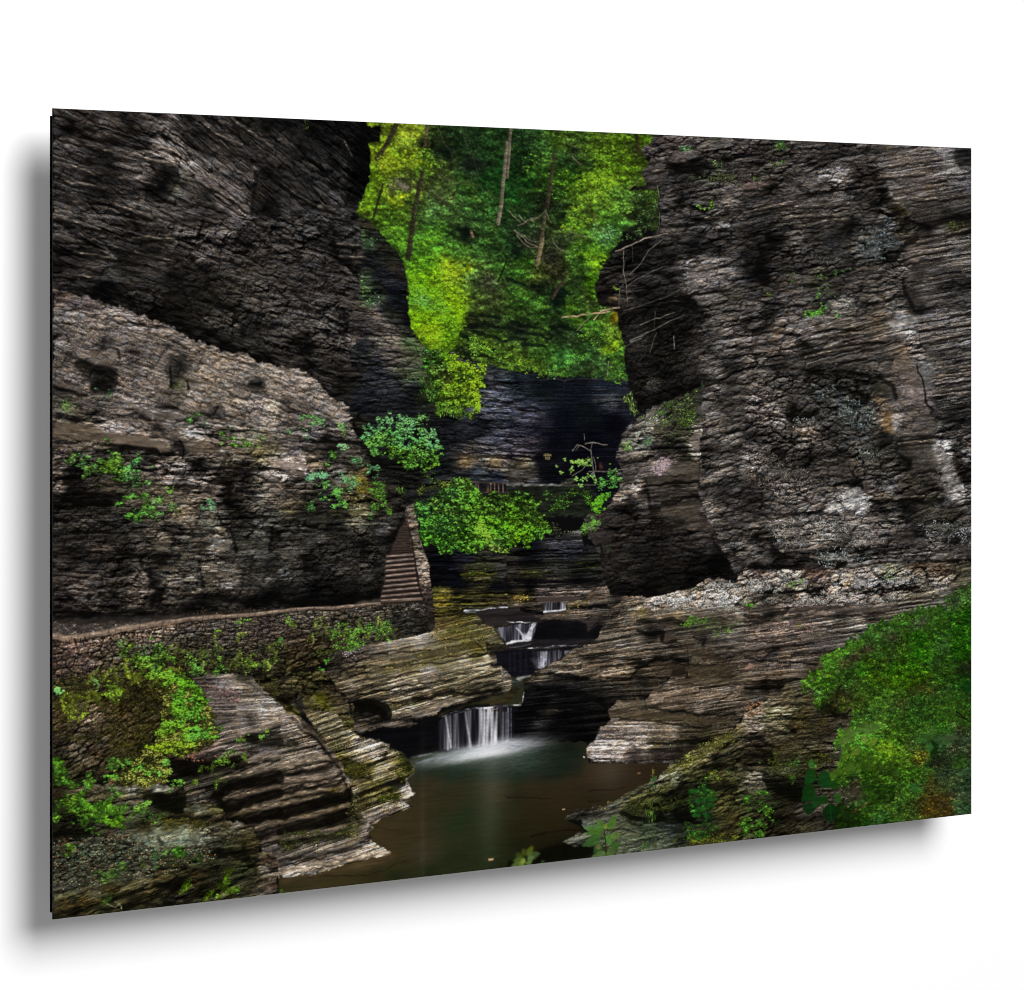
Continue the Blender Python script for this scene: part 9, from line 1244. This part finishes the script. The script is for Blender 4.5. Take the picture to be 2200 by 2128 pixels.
    for a, b, w, c in (("D4 1600,770", "D4 1650,880", 11, '0c300f'), ("D4 1590,780", "D4 1580,870", 10, '307c34'), ("D4 1600,740", "D4 1500,760", 7, '2f6c30'), ("D4 1610,740", "D4 1790,770", 7, '2c6030'), ("D4 1600,720", "D4 1630,640", 7, '387c34'), ("D4 1600,740", "D4 1540,700", 6, '2f6424'), ("D4 1700,740", "D4 1860,740", 5, '3c5c3c'), ("D4 1460,1120", "D4 1460,1220", 10, '287032'), ("D4 1880,260", "D4 1930,360", 12, '0c4410')):
        blade(a, b, w, c, .8, 1.5)
    # herbs at the lower edge
    def L(t, c, sz=(1.8, 3.6), d=.18, k='leaf', **kw): leaves(t, color=c, dens=d, size=sz, kind=k, under=False, hole=.95, bright=.95, rough=6, seed=len(t), **kw)
    L("D3 1550,1000 1640,930 1760,960 1800,1050 1780,1150 1700,1250 1800,1330 1700,1420 1600,1400 1640,1250 1560,1160 1560,1080", '16501c', (2.5, 5), .12, name='foreground_herb')
    for k_, (x, y) in enumerate(((1600, 1000), (1680, 980), (1620, 1080), (1700, 1080), (1650, 1150), (1740, 1120), (1620, 1200), (1720, 1200), (1760, 1060))):
        for j in range(7):
            r = np.random.RandomState(k_ * 9 + j); an = r.uniform(0, 2 * np.pi); blade("D3 %d,%d" % (x, y), "D3 %f,%f" % (x + 48 * np.cos(an), y + 30 * np.sin(an)), 2.6, ['17601f', '1f702a', '124a16'][j % 3], .8, 1)
    L("D3 1530,1280 1700,1300 1760,1400 1600,1450 1540,1400", '1c4c18', (1.5, 3), .2); L("D3 1650,870 1780,860 1760,920 1660,910", '2f5c20', (1.3, 2.6), .16); L("D3 1880,780 1960,720 1960,840 1900,820", '3c6424', (1.3, 2.6), .2); L("D3 1420,1080 1520,1070 1480,1130 1420,1110", '244c14', (1.5, 3), .2)
    L("D4 0,1240 60,1180 160,1170 230,1260 190,1330 250,1400 300,1440 200,1460 180,1560 0,1600", '24641c', (2, 4.4), .16, name='foreground_herb'); L("D4 180,1360 320,1380 280,1440 200,1430", '347020', (2, 4), .16); L("D4 400,1390 480,1370 470,1430 420,1440", '2c601c', (2, 4), .2); L("D4 350,1080 460,1060 480,1160 420,1180", '1f4f14', (2, 4), .2, 'blade'); L("D4 350,960 440,930 500,900 480,960 380,1010", '305420', (1.5, 3), .16); L("D4 110,890 160,880 150,950 110,940", '4c7424', (1.5, 3), .3); L("D4 190,820 230,820 220,870", '446a20', (1.5, 3), .3)
    for x, y0_, x2, y2 in ((1190, 1260, 1200, 1510), (1215, 1200, 1210, 1500), (1245, 1100, 1250, 1500), (1255, 1280, 1280, 1490), (1240, 900, 1250, 1120), (1160, 1250, 1200, 1500), (1270, 1250, 1240, 1120), (1020, 1440, 1000, 1530), (1050, 1450, 1035, 1530), (1350, 1200, 1270, 1000)):
        line("D3 %d,%d %d,%d" % (x, y0_, x2, y2), 1, 1, '33481c', .75, soft=.8)
    L("D3 1150,1100 1260,1050 1270,1250 1200,1240", '3a5418', (2, 5), .1, 'blade', ang=(50, 120)); L("D3 1150,1430 1230,1430 1220,1510 1140,1510", '2c4c1c', (2, 5), .16, 'blade', ang=(50, 120)); L("D3 1210,780 1240,790 1270,890 1240,890", '6a5c24', (1.5, 3), .35, 'blade', ang=(50, 80)); L("D3 1220,890 1310,900 1300,960 1240,970", '2f4c28', (1.5, 3), .16); L("D3 1310,830 1340,830 1330,870", '3c5424', (1.3, 2.6), .25)
    L("D3 980,1130 1040,1120 1060,1160 1000,1160", '2c5014', (1.5, 3), .25)
    # bright-leaved plants cut off by the lower edge
    for a, b, w, c in (("D3 830,1310", "D3 760,1250", 6, '4c8c3c'), ("D3 870,1330", "D3 935,1200", 8, '46882c'), ("D3 830,1330", "D3 650,1310", 7, '4c9450'), ("D3 830,1350", "D3 660,1360", 6, '3f8434'), ("D3 820,1380", "D3 640,1475", 9, '347432'), ("D3 850,1370", "D3 890,1460", 8, '409430'), ("D3 880,1400", "D3 980,1360", 7, '5c9048'), ("D3 840,1320", "D3 850,1280", 5, '5c9c24'),
                       ("D3 900,1430", "D3 940,1530", 7, '2f6428'), ("D3 820,1450", "D3 740,1530", 8, '326c30'), ("D3 860,1530", "D3 720,1570", 7, '50844c'), ("D3 840,1540", "D3 920,1560", 6, '4c8434'), ("D3 870,1500", "D3 980,1440", 6, '3a7430'), ("D3 800,1470", "D3 760,1480", 5, '6a7c4c'), ("D3 830,1340", "D3 700,1340", 5, '46882c')):
        blade(a, b, w, c, .95, 1)
    line("D3 835,1350 845,1440 850,1560", 2, 2, '241f10', .9); glow("D3 840,1310", 3, 3, '8aa830', .7)
    for a, b, w, c in (("D3 170,1560", "D3 220,1465", 6, '5c8818'), ("D3 160,1560", "D3 130,1490", 5, '46601c'), ("D3 170,1570", "D3 290,1530", 6, '4a7440'), ("D3 160,1580", "D3 40,1600", 6, '44702c'), ("D3 150,1570", "D3 60,1540", 5, '3c5c18'), ("D3 150,1590", "D3 30,1640", 6, '548034'), ("D3 150,1600", "D3 100,1650", 6, '6a9830'), ("D3 180,1590", "D3 190,1650", 6, '64a04c'), ("D3 170,1590", "D3 240,1560", 5, '5a8c50'), ("D3 155,1580", "D3 120,1610", 5, '84a83c'), ("D3 280,1620", "D3 330,1600", 4, '3a6430')):
        blade(a, b, w, c, .85, 2)
    L("D4 -60,1480 100,1440 120,1580 -60,1640", '1f5414', (2, 4), .14)

def paint_all():
    paint_back(); paint_dark_wall(); paint_cascades(); paint_pool(); paint_fall_ledge(); paint_fall_water(); paint_right_buttress(); paint_right_cliff(); paint_right_ledges()
    paint_left_overhang(); paint_left_shelf(); paint_left_rocks(); paint_left_wall(); paint_stairs(); paint_left_foreground(); paint_left_plants(); paint_right_foreground()
paint_all()
def finish():
    # the print's own crispness and grain
    global IMG
    b = blur(IMG, 1); IMG[:] = np.clip(IMG + .6 * (IMG - b), 0, 1)
    yy, xx = np.mgrid[0:PH, 0:PW]
    IMG *= (1 + .05 * (_T[(yy * 5) & 511, (xx * 7 + yy) & 511] - .5))[..., None]
finish()

# ------------------------------------------------------------------ the print as an object
root = bpy.data.objects.new('metal_print', None); scene.collection.objects.link(root); root.matrix_world = PM
root['label'] = 'large metal photo print of a rocky gorge with waterfalls, floating off the white wall'
root['category'] = 'wall print'
bpy.context.view_layer.update()

M_ALU = mat('dark_sheet_edge', (.012, .012, .012), .6, .1, 220, .2)
M_BLACK = mat('black_frame_paint', (.0008, .0008, .0008), 1.0, 0, 90, .3)
SHEET = .0012
v, f = box_vf(0, W, .00035, SHEET, 0, H)
sheet = mesh_obj('metal_sheet', v, f, M_ALU, root)
DEP = .00672 - SHEET
v, f = box_vf(.0002, W - .012, SHEET, SHEET + DEP, .0063, H - .0073)
fr = mesh_obj('mounting_frame', v, f, M_BLACK, root); fr['label'] = 'matt black inset frame behind the left edge of the print'
for x in (.3, .9):
    v, f = box_vf(x - .04, x + .04, SHEET + DEP, GAP - .0005, H / 2 - .02, H / 2 + .02, .002)
    mesh_obj('standoff_block', v, f, M_BLACK, root)

# printed picture: one pixel field, shown through the panel's own UVs
E_LIT = 1.42        # irradiance scale the inks are proofed under (the wall reads white at the same light)
srgb = np.clip(IMG, 0, 1)
lin = np.where(srgb <= .04045, srgb / 12.92, ((srgb + .055) / 1.055) ** 2.4) / E_LIT
buf = np.ones((PH, PW, 4), np.float32); buf[..., :3] = np.clip(lin, 0, .95)[::-1]
pic = bpy.data.images.new('printed_picture', PW, PH, alpha=False, float_buffer=True)
pic.colorspace_settings.name = 'Linear Rec.709'
pic.pixels.foreach_set(buf.ravel()); pic.update(); pic.pack()
M_PIC = bpy.data.materials.new('printed_ink'); M_PIC.use_nodes = True; nt = M_PIC.node_tree; bs = nt.nodes['Principled BSDF']
bs.inputs['Roughness'].default_value = .55; bs.inputs['Specular IOR Level'].default_value = .0
tx = nt.nodes.new('ShaderNodeTexImage'); tx.image = pic; tx.interpolation = 'Cubic'; tx.extension = 'EXTEND'
nt.links.new(tx.outputs['Color'], bs.inputs['Base Color'])

# the face is laid out as tiles that follow the motifs of the picture; together they fill the sheet exactly
CELL = 4; NX, NY = PW // CELL, PH // CELL
cl = LAB.reshape(NY, CELL, NX, CELL)[:, CELL // 2, :, CELL // 2].astype(int)
def smooth(l):
    """majority vote so that each motif is one clean region"""
    n = len(LABN); best = np.zeros(l.shape) - 1; out = l.copy()
    for k in range(n):
        a = (l == k).astype(np.float32)
        if not a.any(): continue
        p = np.pad(a, 1, mode='edge'); c = sum(p[i:i + NY, j:j + NX] for i in range(3) for j in range(3)) + a * 1.5
        m = c > best; best = np.where(m, c, best); out = np.where(m, k, out)
    return out
for _ in range(2): cl = smooth(cl)
def add_motif(name, mask, label=None):
    ys, xs = np.nonzero(mask)
    if len(ys) < 6: return None
    vid = -np.ones((NY + 1, NX + 1), np.int64)
    c = np.stack([np.stack([ys + 1, xs], 1), np.stack([ys + 1, xs + 1], 1), np.stack([ys, xs + 1], 1), np.stack([ys, xs], 1)], 1)
    flat = c[..., 0] * (NX + 1) + c[..., 1]; u, inv = np.unique(flat, return_inverse=True); inv = inv.reshape(flat.shape)
    vy, vx = np.divmod(u, NX + 1)
    co = np.zeros((len(u), 3), np.float32); co[:, 0] = vx / NX * W; co[:, 2] = (1 - vy / NY) * H
    me = bpy.data.meshes.new(name); me.vertices.add(len(u)); me.vertices.foreach_set('co', co.ravel())
    n = len(ys); me.loops.add(4 * n); me.loops.foreach_set('vertex_index', inv.ravel().astype(np.int32))
    me.polygons.add(n); me.polygons.foreach_set('loop_start', np.arange(0, 4 * n, 4, dtype=np.int32)); me.polygons.foreach_set('loop_total', np.full(n, 4, np.int32))
    uvl = me.uv_layers.new(name='UVMap'); uv = np.stack([vx / NX, 1 - vy / NY], -1)[inv.ravel()].astype(np.float32)
    me.update(calc_edges=True); me.validate(); me.uv_layers[0].data.foreach_set('uv', uv.ravel())
    me.materials.append(M_PIC); o = bpy.data.objects.new(name, me); scene.collection.objects.link(o); o.parent = sheet
    if label: o['label'] = label
    return o
def islands(mask):
    out = []; todo = mask.copy()
    while todo.any():
        y, x = np.argwhere(todo)[0]; st = [(y, x)]; todo[y, x] = False; cur = []
        while st:
            y, x = st.pop(); cur.append((y, x))
            for a, b in ((y + 1, x), (y - 1, x), (y, x + 1), (y, x - 1)):
                if 0 <= a < NY and 0 <= b < NX and todo[a, b]: todo[a, b] = False; st.append((a, b))
        m = np.zeros(mask.shape, bool); m[tuple(np.array(cur).T)] = True; out.append(m)
    return out

NAMES = {  # motif -> (part name, what it looks like on the print, smallest piece in cells)
 'left_overhang': ('printed_overhanging_cliff', 'dark overhanging cliff printed in the upper left', 400), 'left_shelf': ('printed_ledged_cliff', 'paler bedded cliff printed below the overhang, down to the walkway', 400),
 'right_cliff': ('printed_tall_cliff', 'tall brown-grey layered cliff printed along the right', 400), 'right_buttress': ('printed_rock_buttress', 'shaded rock buttress printed left of the tall cliff', 300),
 'right_rock_ledges': ('printed_rock_ledges', 'stepped brown rock ledges with rubble printed below the tall cliff', 300), 'shaded_cliff': ('printed_shaded_cliff', 'blue-black shaded rock wall printed under the trees', 300),
 'wooded_slope': ('printed_wooded_slope', 'sunlit yellow-green woodland printed in the gap of the gorge', 300), 'tree_trunk': ('printed_tree_trunk', None, 12), 'hanging_foliage': ('printed_hanging_foliage', 'bright yellow-green foliage hanging over the dark rock', 60),
 'young_tree': ('printed_young_tree', 'pale green leafy young tree above the staircase', 60), 'thicket': ('printed_thicket', 'green thicket right of the staircase', 60), 'footbridge': ('printed_footbridge', 'low bridge wall with a railing in the distance', 20),
 'staircase': ('printed_staircase', 'brown stone steps climbing along the cliff', 60), 'parapet': ('printed_parapet', 'stepped stone parapet beside the stairs', 40), 'walkway': ('printed_walkway', 'narrow dark walkway at the cliff foot', 30),
 'stone_wall': ('printed_stone_wall', 'mossy rubble retaining wall with a pale flat coping', 200), 'wall_ferns': ('printed_ferns', 'ferns growing on the stone wall', 25), 'bank_plants': ('printed_bank_plants', 'yellow-green herbs on the near bank', 40), 'cliff_plants': ('printed_cliff_plants', None, 25),
 'waterfall': ('printed_waterfall', None, 20), 'pool': ('printed_pool', None, 40), 'stream': ('printed_stream', 'thin sheet of stream water above the largest fall', 20), 'stepped_streambed': ('printed_streambed', 'thin rock steps of the streambed between the small falls', 60),
 'fall_ledge': ('printed_dark_ledge', 'near-black layered ledge beside the largest fall', 60), 'streamside_slab': ('printed_rock_slab', 'broad sunlit slab of thin rock layers left of the falls', 200), 'mossy_boulders': ('printed_mossy_boulders', 'tumbled mossy blocks behind the layered outcrop', 60),
 'layered_outcrop': ('printed_layered_outcrop', 'pale outcrop of long rock layers at the pool edge', 200), 'mossy_bank': ('printed_mossy_bank', 'green mossy bank in the lower left corner', 200), 'right_mossy_rock': ('printed_mossy_rock', 'mossy sloping rock in the lower right', 200),
 'green_bank': ('printed_green_bank', 'dense green herb bank in the lower right corner', 200), 'foreground_herb': ('printed_herb', None, 40)}
def spread(l):
    """grow the motifs over cells that belong to none"""
    while (l == 0).any():
        p = np.pad(l, 1, mode='edge'); g = l.copy()
        for dy, dx in ((0, 1), (2, 1), (1, 0), (1, 2)):
            q = p[dy:dy + NY, dx:dx + NX]; g = np.where((g == 0) & (q > 0), q, g)
        if (g == l).all(): break
        l = g
    return l
cl = spread(cl); pieces = []
for k in range(1, len(LABN)):
    least = NAMES[LABN[k]][2]
    for m in islands(cl == k):
        if m.sum() < least: cl[m] = 0
cl = spread(cl)
for k in range(1, len(LABN)):
    nm, lb, _ = NAMES[LABN[k]]
    for m in islands(cl == k): add_motif(nm, m, lb)

bpy.context.view_layer.update()
